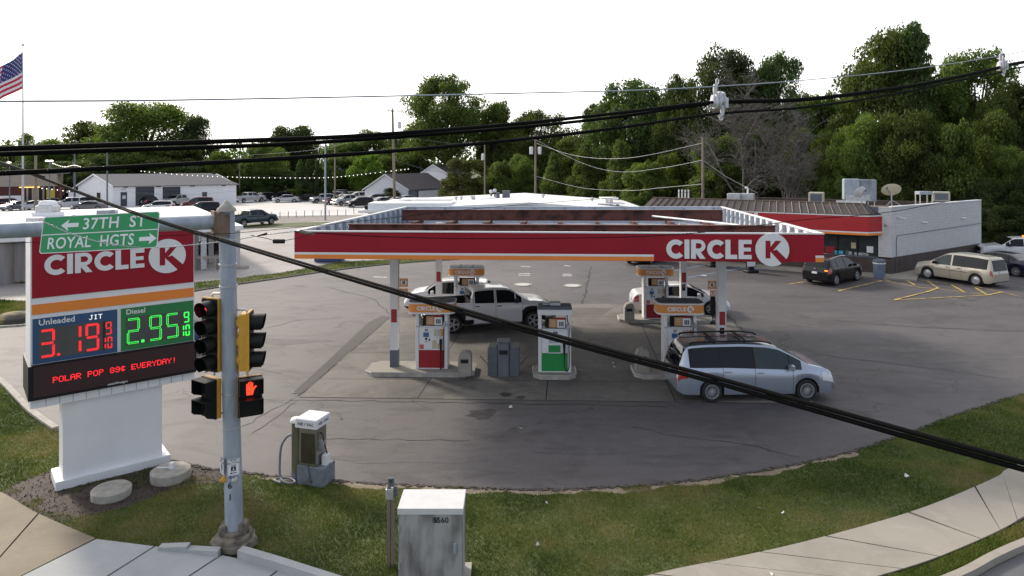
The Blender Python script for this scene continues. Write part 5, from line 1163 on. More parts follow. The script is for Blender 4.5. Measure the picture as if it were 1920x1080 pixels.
def pickup_spec(wheels, **k):
    d = dict(L=5.85, W=2.03, r=.40, axles=(-1.72,1.93), wheels=wheels, tumble=.22, zb=.38,
      top=[(-2.925,1.12),(-2.88,1.30),(-.90,1.30),(-.87,1.66),(-.82,1.78),(-.64,1.86),(.1,1.89),(.75,1.86),(.95,1.79),(1.58,1.34),(1.70,1.29),(2.5,1.21),(2.78,1.10),(2.88,.95),(2.925,.7)],
      belt=[(-2.925,1.08),(-2.88,1.28),(-.95,1.28),(1.5,1.22),(2.5,1.13),(2.8,1.0),(2.925,.6)],
      side=[(-.74,.14),(.25,1.08),(1.14,1.38)], ws=(.92,1.62), doors=[(-.80,.20),(.20,1.40)], bed=(-2.86,-.93,.80,1.28), mirror=1.12, mirmat=M['black'], handle=M['black'],
      patch=[('headlight',2.66,2.90,5,7,'lamp',.006),('tail_light',-2.90,-2.78,5,7,'tail',.008)],
      boxes=[('rear_bumper','chrome',[(-3.02,-2.93,-.88,.88,.50,.72)]),('front_bumper','chrome',[(2.92,3.0,-.92,.92,.45,.68)]),('grille','black',[(2.91,2.945,-.6,.6,.74,1.06)]),('running_board','chrome',[(-.85,1.2,-1.04,-.93,.36,.41),(-.85,1.2,.93,1.04,.36,.41)]),('rear_cab_window','glass',[(-.93,-.905,-.62,.62,1.38,1.72)]),('tailgate_handle','black',[(-2.945,-2.93,-.12,.12,1.0,1.08)])])
    d.update(k); return d
pk = pickup_spec(WT, clad='black')
o = build_car(pk, 'pickup_truck', 'white crew cab pickup with black wheel arches between the two pump rows', 'pickup truck', wpaint_)
set_by_axles(o, pk, G(849,627), G(1001,618), -1); o.location.z = .02
# antenna mast is part of the body outline
WS = wheel_meshes(.32, .21, 7, 'alloy')
def sedan_spec(wheels, **k):
    d = dict(darkpillar=1, L=4.75, W=1.84, r=.32, axles=(-1.40,1.42), wheels=wheels, tumble=.26, zb=.20,
      top=[(-2.375,.60),(-2.35,.86),(-2.2,.98),(-1.75,1.04),(-1.55,1.08),(-.95,1.36),(-.6,1.42),(0,1.445),(.35,1.41),(.6,1.33),(1.25,.99),(1.6,.93),(2.1,.82),(2.3,.68),(2.375,.5)],
      belt=[(-2.375,.56),(-2.33,.84),(-1.9,.95),(-1.0,.95),(.8,.91),(1.3,.88),(2.1,.75),(2.375,.42)],
      side=[(-1.35,-.95),(-.90,-.10),(-.02,.82),(.86,1.08)], ws=(.55,1.28), rg=(-1.62,-.98), doors=[(-.98,-.06),(-.06,.98)], mirror=.80,
      patch=[('headlight',1.98,2.32,5,7,'lamp',.006),('tail_light',-2.35,-2.08,5,7,'tail',.006)],
      boxes=[('number_plate','letter',[(-2.40,-2.372,-.16,.16,.62,.74)]),('grille','black',[(2.355,2.39,-.4,.4,.34,.52)])])
    d.update(k); return d
def suv_spec(wheels, **k):
    d = dict(darkpillar=1, L=4.48, W=1.85, r=.345, axles=(-1.30,1.37), wheels=wheels, tumble=.24, zb=.26,
      top=[(-2.24,.7),(-2.22,.95),(-2.15,1.12),(-1.85,1.50),(-1.7,1.58),(-1.2,1.63),(-.3,1.66),(.35,1.63),(.6,1.54),(1.22,1.13),(1.5,1.08),(2.0,.98),(2.17,.84),(2.24,.6)],
      belt=[(-2.24,.66),(-2.2,1.0),(-2.0,1.10),(-1.0,1.06),(1.2,1.0),(2.0,.90),(2.24,.5)],
      side=[(-1.72,-1.12),(-1.06,-.16),(-.08,.78),(.82,1.02)], ws=(.56,1.26), rg=(-2.14,-1.84), doors=[(-1.12,-.12),(-.12,.94)], mirror=.78, clad='black',
      patch=[('headlight',1.86,2.2,5,7,'lamp',.006),('tail_light',-2.21,-1.88,5,7,'tail',.006)],
      boxes=[('number_plate','letter',[(-2.27,-2.245,-.17,.17,.72,.84)]),('grille','black',[(2.225,2.26,-.45,.45,.62,.86)]),('rear_emblem','chrome',[(-2.24,-2.225,-.07,.07,1.0,1.05)])])
    d.update(k); return d
black_p = mat('black_car_paint', (.004,.004,.005), .3, 0, .05, 1, coat=.25, spec=.3)
su1 = suv_spec(WS); WS2 = wheel_meshes(.345, .22, 5, 'double'); su1['wheels'] = WS2
su1['tubes'] = [('roof_rail','chrome',[([(-1.6,.60,1.60),(-.4,.61,1.69),(.4,.58,1.64)],.02)])]; su1['boxes'] = su1['boxes'] + [('lit_indicator','amber',[(-2.235,-2.215,-.80,-.62,.92,.99)])]
o = build_car(su1, 'parked_suv', 'black compact SUV with an amber rear light on, parked nose to the store', 'car', black_p); set_by_axles(o, su1, G(1569,536), G(1608,527), -1)
gold = mat('champagne_paint', (.46,.42,.35), .32, .35, .04, 1, coat=.7)
WC = wheel_meshes(.355, .21, 6, 'cap')
upl = dict(L=4.90, W=1.88, r=.355, axles=(-1.50,1.50), wheels=WC, tumble=.20, zb=.24,
  top=[(-2.45,.62),(-2.44,.86),(-2.40,1.05),(-2.28,1.62),(-2.15,1.74),(-1.4,1.80),(-.2,1.81),(.30,1.77),(.58,1.65),(1.38,1.15),(1.8,1.08),(2.25,.96),(2.38,.8),(2.45,.6)],
  belt=[(-2.45,.58),(-2.40,1.0),(-2.2,1.06),(1.25,1.02),(2.2,.88),(2.45,.48)], side=[(-2.12,-.06),(.06,1.05)], clear=[1], ws=(.55,1.42), rg=(-2.41,-2.25), doors=[(-.66,.05),(.05,1.15)], mirror=.98, mirmat=M['black'], handle=M['black'],
  patch=[('headlight',2.1,2.42,5,7,'lamp',.006),('tail_light',-2.44,-2.28,5,7,'tail',.008),('side_moulding',-1.0,1.2,5,6,'black',.008,.0,.12)],
  boxes=[('number_plate','letter',[(-2.475,-2.447,-.17,.17,.82,.96)]),('grille','black',[(2.435,2.47,-.4,.4,.55,.75)])])
o = build_car(upl, 'minivan', 'champagne gold minivan parked beside the yellow hatched lines at the store', 'minivan', gold); set_by_axles(o, upl, G(1829.5,537), G(1738,522.5), 1)
navy = mat('dark_navy_paint', (.008,.012,.032), .28, .2, .05, 1, coat=.5, spec=.3)
sd1 = sedan_spec(wheel_meshes(.33,.21,9,'alloy')); sd1['r'] = .33
o = build_car(sd1, 'parked_sedan', 'dark navy sedan parked behind the champagne minivan at the right edge', 'car', navy); o.location = (32.0,47.6,.016); o.rotation_euler = (0,0,R(118))
set_by_axles(o, sd1, G(1904,519), G(1904,519)+Vector((-1.32,2.49,0)), 1)
pk2 = pickup_spec(WT, handle=wpaint_); 
o = build_car(pk2, 'pickup_truck', 'white pickup truck with an amber roof light at the far right edge', 'pickup truck', wpaint_); o.location = (38.2,51.8,.016); o.rotation_euler = (0,0,R(160))
mb = MB(); mb.bbox(-.06,.06,-.2,.2,1.92,1.99,.02); mb.build('roof_light', M['amber'], o)
suw = suv_spec(WS2); o = build_car(suw, 'parked_car', 'white crossover facing left behind the rear left dispenser', 'car', wpaint_); o.location = ((846-HX)*34.9/F, 34.95, .02); o.rotation_euler = (0,0,R(180-4))
sd2 = sedan_spec(wheel_meshes(.33,.22,5,'double')); sd2['r'] = .33; sd2['clad'] = None
o = build_car(sd2, 'parked_car', 'white car facing right behind the rear right dispenser', 'car', wpaint_); o.location = ((1272-HX)*34.9/F, 34.9, .02); o.rotation_euler = (0,0,R(-3))
blue = mat('blue_car_paint', (.02,.06,.16), .28, .2, .05, 1, coat=1)
sd3 = sedan_spec(WS); sd3['darkroof'] = (-2,1); sd3['roofmat'] = wpaint_  # bright reflection on the blue roof put into its colour as white paint
o = build_car(sd3, 'moving_sedan', 'blue sedan with reflection painted pale on its roof, passing behind the price sign and traffic signals', 'car', blue); o.location = ((336-HX)*28.3/F, 28.3, .01); o.rotation_euler = (0,0,R(4))
teal = mat('dark_teal_paint', (.008,.035,.06), .3, .2, .05, 1, coat=.8)
pk3 = pickup_spec(WT, handle=M['black']); o = build_car(pk3, 'pickup_truck', 'dark teal pickup truck on the street just right of the traffic pole', 'pickup truck', teal); set_by_axles(o, pk3, G(455,426), G(512,421), -1)
o = build_car(suv_spec(WS2), 'parked_suv', 'black SUV seen nose on under the carport between sign and traffic pole', 'car', black_p); o.location = ((394-HX)*58/F, 58, 0); o.rotation_euler = (0,0,R(-62))
o = build_car(suv_spec(WS2), 'parked_suv', 'dark SUV standing before the store, only its wheels showing under the canopy edge', 'car', black_p); c = G(1188,493); o.location = (c.x+1.0, c.y+.6, 0); o.rotation_euler = (0,0,R(60))
# ---- car lot: coarse prototypes, copied and repainted
WF = wheel_meshes(.34, .22, 5, 'alloy', True)
LOT = 'cars standing on the far car lot'
proto = {}
def lot_proto(kind):
    sp = {'sedan': sedan_spec(WF), 'suv': suv_spec(WF), 'pickup': pickup_spec(WF), 'van': dict(upl, wheels=WF)}[kind]
    o = build_car(sp, {'sedan':'lot_sedan','suv':'lot_suv','pickup':'lot_pickup','van':'lot_van'}[kind], '', 'car', wpaint_, False, LOT)
    ch = [c for c in COL.objects if c.parent == o]; return o, ch
lotp = {'white': wpaint_, 'black': black_p, 'silver': mat('silver_paint', (.40,.41,.43), .3, .6, .04, 1, coat=.6), 'red': mat('dark_red_paint', (.10,.008,.012), .3, .2, .04, 1, coat=.8), 'grey': mat('grey_car_paint', (.10,.105,.12), .3, .4, .04, 1, coat=.8), 'gold': gold}
bodyc = {}
def lot_car(kind, color, px, py, deg, label, near_edge=True):
    first = kind not in proto
    if first: proto[kind] = lot_proto(kind); root, ch = proto[kind]
    else:
        r0, ch0 = proto[kind]; root = r0.copy(); COL.objects.link(root); ch = []
        sub = SUBS[kind]
        for c in ch0:
            d = c.copy(); COL.objects.link(d); d.parent = root; ch.append(d)
            for g in sub.get(c.name, []): e = g.copy(); COL.objects.link(e); e.parent = d
    if first: SUBS[kind] = {c.name: [g for g in COL.objects if g.parent == c] for c in ch}
    if color != 'white':
        for c in ch:
            nm = c.name.split('.')[0]
            if nm in ('body', 'wing_mirror') and M['black'] != c.data.materials[0]:
                key = (kind, color, nm, c.data.name if nm != 'body' else '')
                if key not in bodyc: bodyc[key] = c.data.copy(); bodyc[key].materials[0] = lotp[color]
                c.data = bodyc[key]
    c = G(px, py); root.location = (c.x, c.y+1.0, .01); root.rotation_euler = (0,0,R(deg)); root['label'] = label; root['category'] = 'pickup truck' if kind == 'pickup' else 'van' if kind == 'van' else 'car'
SUBS = {}
LC = [('suv','white',590,376,215,'white SUV with a roof rack in the back row of the car lot'),
 ('pickup','silver',463,380,55,'silver white pickup with its tailgate to us beside the white garage'),
 ('suv','black',499,377,60,'black SUV seen from behind, right of the pickup by the garage'), ('suv','black',520,376,230,'second black SUV close beside the one right of the pickup'),
 ('van','white',545,372,190,'long white van behind the silver sedan in the lot'), ('sedan','silver',532,380,205,'silver sedan standing foremost in the middle of the car lot'),
 ('sedan','black',570,378,222,'black sedan between the silver sedan and the silver SUV'), ('suv','silver',602,381,215,'silver SUV parked at a slant just left of the thin light pole'),
 ('sedan','red',628,384,218,'dark red car just right of the thin light pole'), ('pickup','white',652,386,220,'white truck between the dark red car and the black SUV'), ('suv','black',672,389,212,'large black SUV at the right end of the front row of the lot'),
 ('sedan','black',582,370,215,'black sedan in the back row, behind the silver SUV'), ('sedan','white',607,370,215,'white sedan roof showing in the back row'), ('suv','silver',632,371,215,'silver SUV in the back row behind the light pole'), ('sedan','white',655,373,215,'white car in the back row behind the large black SUV'),
 ('suv','grey',687,375,215,'grey SUV in the back row before the brown house'), ('sedan','white',712,386,220,'white sedan beside the large black SUV, partly behind the white roof'), ('sedan','white',742,386,220,'white sedan behind the utility pole, partly behind the white roof'), ('sedan','black',727,384,220,'black sedan left of the utility pole behind the white roof'),
 ('suv','black',283,387,62,'black SUV standing before the left garage door'), ('pickup','silver',330,386,250,'silver pickup before the right garage door'), ('van','red',365,391,200,'dark red minivan in front of the white garage'), ('van','black',372,403,205,'black van with bright hood nearest the mast arm'), ('suv','white',290,398,205,'white SUV just above the green street sign'),
 ('suv','red',10,391,35,'dark red SUV at the left edge of the picture'), ('sedan','grey',22,395,250,'grey sedan seen from the front at the far left'), ('sedan','white',55,394,205,'low white sports car beside the grey sedan'), ('suv','black',38,385,210,'black car behind the white sports car'), ('pickup','white',130,393,212,'white truck parked behind the grey blue sedan left of the garage'), ('sedan','grey',160,395,195,'grey blue sedan in front of the white truck left of the garage'), ('suv','white',150,388,210,'white SUV behind the white truck left of the garage'), ('sedan','black',108,380,20,'black car in the shade before the restaurant'), ('suv','white',185,386,205,'pale SUV at the left corner of the garage')]
LC += [('suv','white',560,373,210,'white SUV right of the long white van'), ('sedan','silver',596,374,214,'silver sedan squeezed behind the silver SUV'), ('suv','white',620,376,216,'white SUV directly behind the dark red car'), ('sedan','black',643,377,216,'black sedan between the dark red car and the white truck'), ('suv','silver',700,381,218,'silver SUV right behind the large black SUV'), ('van','white',668,378,214,'white van behind the large black SUV'), ('sedan','red',508,370,200,'small dark red car far back by the rounded trees'), ('suv','black',460,371,30,'black SUV far back behind the silver white pickup'), ('sedan','white',480,371,200,'white sedan far back between pickup and black SUVs'), ('suv','white',722,379,216,'white SUV just left of the utility pole, rear row'), ('sedan','silver',757,382,218,'silver sedan just right of the utility pole'), ('sedan','black',90,388,200,'black sedan between the white sports car and the trucks'), ('suv','white',70,384,205,'white SUV before the lit restaurant entrance')]
for a in LC: lot_car(*a)
# ================================================================ BUILDINGS AROUND
def T(v): return Matrix.Translation(-Vector(v))
def gp(px, py): p = G(px, py); return Vector((p.x, p.y, 0))
# white garage with two doors
A, B = gp(212,389), gp(443,382); d = (B-A).normalized(); Lg = (B-A).length; nb = Vector((-d.y, d.x, 0)); Dg = 9.0
gg = thing('white_garage', 'long white garage with grey roof, two dark roller doors and two dark doors', 'building', A, math.atan2(d.y,d.x))
ez, rz_ = 3.55, 5.35
mb = MB(); mb.box(0,Lg,0,Dg,0,ez-.02); mb.build('wall', M['siding'], gg)
mb = MB()
for x in (0.02, Lg-.14): mb.add([(x,0,ez-.019),(x,Dg,ez-.019),(x,Dg/2,rz_-.1),(x+.12,0,ez-.019),(x+.12,Dg,ez-.019),(x+.12,Dg/2,rz_-.1)], [(0,1,2),(5,4,3),(0,2,5,3),(1,4,5,2),(0,3,4,1)])
mb.build('gable', M['siding'], gg)
mb = MB(); mb.add([(-.3,-.35,ez-.12),(Lg+.3,-.35,ez-.12),(Lg-1.1,Dg/2,rz_),(-.3,Dg/2,rz_),(-.3,Dg+.35,ez-.12),(Lg+.3,Dg+.35,ez-.12)], [(0,1,2,3),(3,2,5,4),(1,5,2)]); 
ro = mb.build('roof', M['shingle'], gg); sl = ro.modifiers.new('s','SOLIDIFY'); sl.thickness = .12
mb = MB(); mb.add([(-.35,-.4,ez-.05),(-.35,Dg/2,rz_+.07),(-.35,Dg+2.5,ez-1.3),(-.35,Dg+2.5,ez-1.5),(-.35,Dg/2,rz_-.15),(-.35,-.4,ez-.25)], [(0,1,4,5),(1,2,3,4)]); ro = mb.build('barge_board', M['white'], gg); ro.modifiers.new('s','SOLIDIFY').thickness=.1
mb = MB(); mb.box(.0,5,Dg+.0,Dg+2.6,0,ez-1.4); mb.build('side_annex', M['siding'], gg)
def gd(px0, px1, py0, py1, nm, m, dd=.03):
    u0, z0 = ray_uv(A, B, px0, py1); u1, z1 = ray_uv(A, B, px1, py0); mb = MB(); mb.box(u0,u1,-dd,-.002,max(0,z0),z1); return mb.build(nm, m, gg), u0, u1, max(0,z0), z1
dk = plain('dark_slate_door', (.035,.04,.055))
for a, b in ((254,289),(305,338)):
    dr, u0, u1, z0, z1 = gd(a, b, 350, 386, 'garage_door', dk)
    for k in range(1,4): mb = MB(); mb.box(u0,u1,-.045,-.031,z1*k/4-.02,z1*k/4+.02); mb.build('door_rib', M['black'], dr)
for a, b in ((226,238),(379,388)):
    dr, u0, u1, z0, z1 = gd(a, b, 360, 387, 'door', dk)
    mb = MB(); mb.box(u0+.25,u1-.2,-.05,-.031,1.35,1.9); 
    if a < 300: mb.build('door_window', M['alu'], dr)
gd(227,237,353,357,'sign_board',M['alu'])
mb = MB(); mb.box(.0,Lg,-.06,-.031,ez-.22,ez-.08); mb.build('gutter', M['slate'], gg)
for px in (234,296,360,418): u, z = ray_uv(A, B, px, 348); mb = MB(); mb.box(u-.3,u+.3,-.25,-.061,ez-.35,ez-.24); mb.build('eave_lamp', M['black'], gg)
u, z = ray_uv(A, B, 212, 350); mb = MB(); mb.box(-.03,-.003,Dg*.35,Dg*.35+.9,.9,2.3); mb.build('side_window', M['black'], gg)
for c_ in [q for q in COL.objects if q.parent == gg or (q.parent and q.parent.parent == gg)]:
    if not c_.data.get('sheared'):
        for v_ in c_.data.vertices: v_.co.x -= .55*v_.co.y
        c_.data['sheared'] = 1
# flat white-roofed building at the left with carport
W0, W1 = gp(-60,538), gp(372,505); dw = (W1-W0).normalized(); Lw = (W1-W0).length; zt2 = 2.95
fb = thing('flat_roof_building', 'low flat building with a bright white roof and ribbed grey wall behind the price sign', 'building', W0, math.atan2(dw.y,dw.x))
mb = MB(); mb.box(0,Lw-.0,0,24,0,2.6); mb.build('wall', mat('ribbed_grey_wall', (.24,.23,.22), .7, var=.3, scale=2, streak=.1), fb)
for k in range(int(Lw/1.0)): mb = MB(); mb.box(k*1.0+.1,k*1.0+.22,-.07,-.002,0,2.59); mb.build('wall_rib', M['creosote'], fb)
mb = MB(); mb.box(-.3,Lw+2.9,-.4,25,2.61,zt2); mb.build('roof', M['roofwhite'], fb)
for x, y in ((Lw+2.4,-.1),(Lw+.15,-.2),(Lw+1.1,3)): mb = MB(); mb.box(x,x+.35,y,y+.3,0,2.6); mb.build('carport_post', M['blockwhite'], fb)
for px, py, w, h, lb in ((90,392,1.5,1.1,'rounded white roof fan on the flat white roof left of the green sign'),):
    Y = 58; t = thing('roof_fan', lb, 'ventilation unit', ((px-HX)*Y/F, Y, zt2)); mb = MB(); mb.bbox(-1.0,1.0,-.6,.6,0,.35,.02); mb.build('curb', M['white'], t)
    mb = MB(); mb.bbox(-.75,.75,-.6,.6,.351,.95,.12); mb.build('housing', M['alu'], t); mb = MB(); mb.bbox(-.55,.55,-.5,.5,.951,1.3,.12); mb.build('hood', M['white'], t)
Y = 50; t = thing('roof_box', 'low grey metal box on the flat white roof above the street sign', 'roof unit', ((78-HX)*Y/F, Y, zt2)); mb = MB(); mb.bbox(-.9,.1,-.4,.4,0,.55,.02); mb.build('casing', M['alu'], t)
mb = MB(); mb.box(.2,2.6,-.5,.4,.0,.16,0); mb.box(.6,2.3,-.3,.3,.161,.3); mb.build('folded_tarp', mat('tarp_brown', (.22,.18,.16), .8, var=.3), t)
Y = 54; t = thing('roof_chimney', 'square pale metal chimney rising from the white roof between the parked cars', 'chimney', ((207-HX)*Y/F, Y, zt2)); mb = MB(); mb.box(-.42,.42,-.3,.3,0,.75); mb.build('stack', M['galv'], t); mb = MB(); mb.box(-.46,.46,-.34,.34,.751,.85); mb.build('cap', M['white'], t)
# guard rail/posts below the carport
t = thing('broken_guard_rail', 'low broken wooden guard rail with weeds under the carport', 'guard rail', gp(390,505)); mb = MB(); mb.box(-1.2,1.2,-.05,.05,.75,.9); mb.build('rail', M['tanwall'], t)
for a in (-.9,.6): mb = MB(); mb.box(a,a+.18,-.09,.09,0,.75); mb.build('post', M['creosote'], t)
c = gp(452,503); mb = MB(); mb.bbox(-.5,.5,-.2,.2,0,.22,.05); o = mb.build('concrete_wheel_stop', M['conc']); o.location = c; tag(o, 'short yellowish wheel stop on the asphalt right of the traffic pole', 'wheel stop')
c = gp(28,604); mb = MB(); mb.lathe([(.75,0),(.75,.25),(.55,.42),(0,.47)], 14); o = mb.build('painted_boulder', mat('boulder_dark', (.05,.045,.04), .9, var=.5, dirt=(.3,.25,.08), scale=2), smooth=40); o.location = c; tag(o, 'dark low rounded kerb boulder on the grass at the left edge', 'boulder')
# restaurant far left
A2_, B2_ = gp(-120,389), gp(112,383); dr_ = (B2_-A2_).normalized(); Lr = (B2_-A2_).length
rs = thing('restaurant', 'low restaurant with beige fascia, dark red wall and lit yellow entrance at the far left', 'building', A2_, math.atan2(dr_.y,dr_.x))
mb = MB(); mb.box(0,Lr,0,14,0,3.2); mb.build('wall', M['redbrick'], rs); mb = MB(); mb.box(-.3,Lr*.98,-.8,14.2,3.21,5.3); mb.build('fascia', M['tanwall'], rs)
mb = MB(); mb.box(Lr*.9,Lr+1.2,-.5,8,5.31,5.6); mb.box(-.3,Lr*.9,-.5,8,5.31,5.5); mb.build('roof', M['shingle'], rs)
mb = MB(); mb.box(0,Lr*.68,-1.2,-.9,0,1.7); mb.build('patio_wall', M['siding'], rs)
for k in range(6): mb = MB(); x = Lr*(.72+.045*k); mb.box(x,x+.25,-.6,-.3,0,3.2); mb.build('entrance_post', M['tanwall'], rs)
for k in range(5): mb = MB(); x = Lr*(.72+.045*k)+.3; mb.box(x,x+Lr*.035,-.04,-.002,.3,2.6); mb.build('window', M['store_glass'], rs)
u, z = ray_uv(A2_, B2_, 96, 372); mb = MB(); mb.box(u-.6,u+.6,-1.0,-.9,.6,2.6); mb.build('yellow_banner', plain('banner_yellow', (.45,.40,.05)), rs)
u0, z = ray_uv(A2_, B2_, 37, 349); u1, z1 = ray_uv(A2_, B2_, 76, 353); mb = MB(); mb.box(u0,u1,-.95,-.85,3.0,3.14); mb.build('strip_light', M['warm'], rs)
# long low white roof behind the canopy
hb = thing('white_metal_building', 'long low building with a bright white roof just behind the canopy', 'building', (4, 66, 0))
xl, xr_ = (735-HX)*84/F-4, (1168-HX)*84/F-4; rdx = (985-HX)*84/F-4; zr = H-61*84/F; ze = H-73*84/F
mb = MB(); mb.box(xl+1,xr_-1,0,18,0,ze-.32); mb.build('wall', M['siding'], hb)
mb = MB(); mb.add([(xl,-.5,ze),(rdx,-.5,zr),(xr_,-.5,ze-.1),(xl,18.5,ze),(rdx,18.5,zr),(xr_,18.5,ze-.1)], [(0,1,4,3),(1,2,5,4)]); ro = mb.build('roof', M['roofwhite'], hb); ro.modifiers.new('s','SOLIDIFY').thickness=.25
mb = MB(); mb.add([(xl+1,0,ze-.3),(xr_-1,0,ze-.3),(rdx,0,zr-.25)], [(0,1,2)]); mb.build('gable', M['siding'], hb)
for px, py in ((855,375),(865,375),(888,369),(885,379),(1018,383),(1110,379)):
    u = (px-HX)*75/F-4; 
    z = ze + (zr-ze)*(1-abs(u-rdx)/abs((xl if u<rdx else xr_)-rdx)); mb = MB(); mb.lathe([(.10,0),(.12,.15),(.2,.25),(.2,.38),(0,.45)], 8, 0, Matrix.Translation((u, 9, z))); mb.build('roof_vent', M['alu'], hb)
for k, px in enumerate((921,928)):
    mb = MB(); mb.tube([((px-HX)*76/F-4,10,3.2),((px-HX)*76/F-4,10,4.0)], .1, 6); mb.build('vent_stack', M['black'], hb); mb = MB(); mb.lathe([(0,-.22),(.16,-.16),(.23,0),(.16,.16),(0,.22)], 10, 0, Matrix.Translation(((px-HX)*76/F-4,10,4.2+.1*k))); mb.build('vent_ball', M['insul'], hb, smooth=60)
mb = MB(); u = (949-HX)*76/F-4; mb.bbox(u-.42,u+.42,9.6,10.4,3.3,4.3,.03); mb.build('cooling_unit', M['plasticgrey'], hb); mb = MB(); mb.bbox(u-1.1,u-.7,9.6,10.4,3.3,4.1,.03); mb.build('cooling_unit', M['plasticgrey'], hb)
mb = MB(); u = (912-HX)*76/F-4; mb.lathe([(1.3,3.3),(1.2,3.55),(.5,3.75),(0,3.8)], 12, 0, Matrix.Translation((u,9,0))); mb.build('roof_dome', M['roofwhite'], hb)
an = thing('white_wing', 'low white walled wing with thin flat awning left of the white metal building', 'building', ((690-HX)*66/F, 66, 0))
w1 = (845-690)*66/F; mb = MB(); mb.box(0,w1,0,3,0,H-80*66/F); mb.build('wall', M['siding'], an); mb = MB(); mb.box(2.4,w1-.2,3.2,6.5,H-73*69/F-.15,H-73*69/F); mb.build('awning', M['roofwhite'], an); mb = MB(); mb.box(3,3.6,3.4,3.9,3.0,H-73*69/F-.151); mb.build('awning_post', M['white'], an); mb = MB(); mb.box(-.35,.0,.1,.6,2.6,3.3); mb.build('meter', M['black'], an)
for a, b, c_, lb in ((1128,1160,371,'upper of two thin white roof plates at the right end of the white building'),(1120,1172,381,'lower of two thin white roof plates at the right end of the white building')):
    Y = 70; t = thing('roof_plate', lb, 'canopy roof', ((a-HX)*Y/F, Y, 0)); z = H-(c_-HY)*Y/F; mb = MB(); mb.box(0,(b-a)*Y/F,0,2,z-.12,z); mb.build('plate', M['roofwhite'], t); mb = MB(); mb.box(.5,.8,.6,.9,0,z-.121); mb.box((b-a)*Y/F-.8,(b-a)*Y/F-.5,.6,.9,0,z-.121); mb.build('post', M['white'], t)
# houses
def house(name, lb, pxl, pxp, pxr, pyp, pye, pxe, Y, wall, roof, base=0, depth=None):
    k = Y/F; x0, xp, x1 = [(p-HX)*k for p in (pxl, pxp, pxr)]; zp = H-(pyp-HY)*k; ze = H-(pye-HY)*k
    t = thing(name, lb, 'house', (x0, Y, 0)); a = xp-x0; b = x1-x0; sh = (pxe-pxr)*k; D = 10
    mb = MB(); mb.add([(0.2,0,0),(b-.2,0,0),(b-.2,0,ze),(a,0,zp-.12),(.2,0,ze),(.2+sh,D,0),(b-.2+sh,D,0),(b-.2+sh,D,ze),(a+sh,D,zp-.12),(.2+sh,D,ze)], [(0,1,2,3,4),(9,8,7,6,5),(1,6,7,2),(0,4,9,5)]); mb.build('wall', wall, t)
    mb = MB(); e = .25; mb.add([(-e,-.4,ze-.15),(a,-.4,zp),(b+e,-.4,ze-.15),(-e+sh,D+.3,ze-.15),(a+sh,D+.3,zp),(b+e+sh,D+.3,ze-.15)], [(0,1,4,3),(1,2,5,4)]); r_ = mb.build('roof', roof, t); r_.modifiers.new('s','SOLIDIFY').thickness=.12
    mb = MB()
    for p, q in (((-e,ze-.15),(a,zp)),((a,zp),(b+e,ze-.15))): mb.add([(p[0],-.45,p[1]+.02),(q[0],-.45,q[1]+.02),(q[0],-.45,q[1]-.22),(p[0],-.45,p[1]-.22)], [(3,2,1,0)])
    mb.build('barge_board', M['white'], t); return t, b, sh, ze
t, b, sh, ze = house('white_house', 'white sided house with brown roof, nearer of two gables behind the lot', 682, 722, 765, 326, 354, 832, 128, M['siding'], M['shingle2'])
mb = MB(); mb.add([(b+.02,.3,0),(b+sh,10,0),(b+sh,10,ze-.2),(b+.02,.3,ze-.2)], [(0,1,2,3)]); mb.build('side_wall', M['slate'], t)
mb = MB(); mb.add([(b+sh*.25,2.2,0),(b+sh*.72,6.9,0),(b+sh*.72,6.9,ze-.5),(b+sh*.25,2.2,ze-.5)], [(0,1,2,3)]); mb.build('garage_door', M['alu'], t)
t, b, sh, ze = house('white_house', 'taller white gable behind the brown roofed house, beside the willow-like bush', 786, 812, 842, 308, 326, 880, 142, M['siding'], M['shingle2'])
t, b, sh, ze = house('brown_house', 'dark brick house half hidden by trees behind the car lot', 600, 630, 668, 312, 330, 690, 150, M['redbrick'], M['shingle'])
# timber fence behind the lot
t = thing('timber_fence', 'dark timber board fence running behind the car lot', 'fence', gp(560,371)); fA, fB = gp(560,371), gp(905,372); n = 60
for k in range(n):
    p = fA.lerp(fB, k/n)-fA; mb = MB(); mb.box(p.x, p.x+(fB.x-fA.x)/n-.05, p.y, p.y+.05, 0, 1.25+.1*(k%3)); mb.build('fence_board', M['creosote'], t)
# posts along the lot edge
for k in range(17):
    c = gp(448+15.4*k, 412-.62*k-(0 if k<14 else 2)); mb = MB(); mb.lathe([(.055,0),(.05,.85),(.0,.9)], 7); o = mb.build('lot_post', M['galv']); o.location = c; o.rotation_euler = (0, R((k*37%7-3)*.8), 0); tag(o, 'thin short metal post in the row along the car lot edge', 'post', 'posts along the car lot edge')
# ---- poles
def upole(px, pybase_Y, pytop, r, lb, name='utility_pole', m='creosote', arms=(), lean=0, extra=None):
    Y = pybase_Y; k = Y/F; z = H-(pytop-HY)*k; t = thing(name, lb, 'utility pole' if name == 'utility_pole' else 'light pole', ((px-HX)*k, Y, 0))
    mb = MB(); mb.tube([(0,0,0),(lean,0,z)], [r, r*.7], 10); mb.build('pole_shaft', M[m], t, smooth=50)
    for dz, w in arms: mb = MB(); Q = Matrix.Rotation(.5,4,'Z'); mb.box(-w,w,-.06,.06,z-dz-.06,z-dz+.06,0,Q); mb.build('crossarm', M['creosote'], t); [MB().lathe([(.05,z-dz+.06),(.07,z-dz+.2),(0,z-dz+.26)], 6, 0, Q @ Matrix.Translation((a*w,0,0))).build('insulator', M['insul'], t) for a in (-.9,-.35,.35,.9)]
    return t, z, k
t, z, k = upole(741, 88, 203, .2, 'tall wooden utility pole with crossarm standing left behind the canopy', arms=((.35,1.0),), lean=-.35)
mb = MB(); mb.bbox(.35,.75,-.2,.2,z-2.6,z-1.7,.05); mb.build('transformer', M['insul'], t)
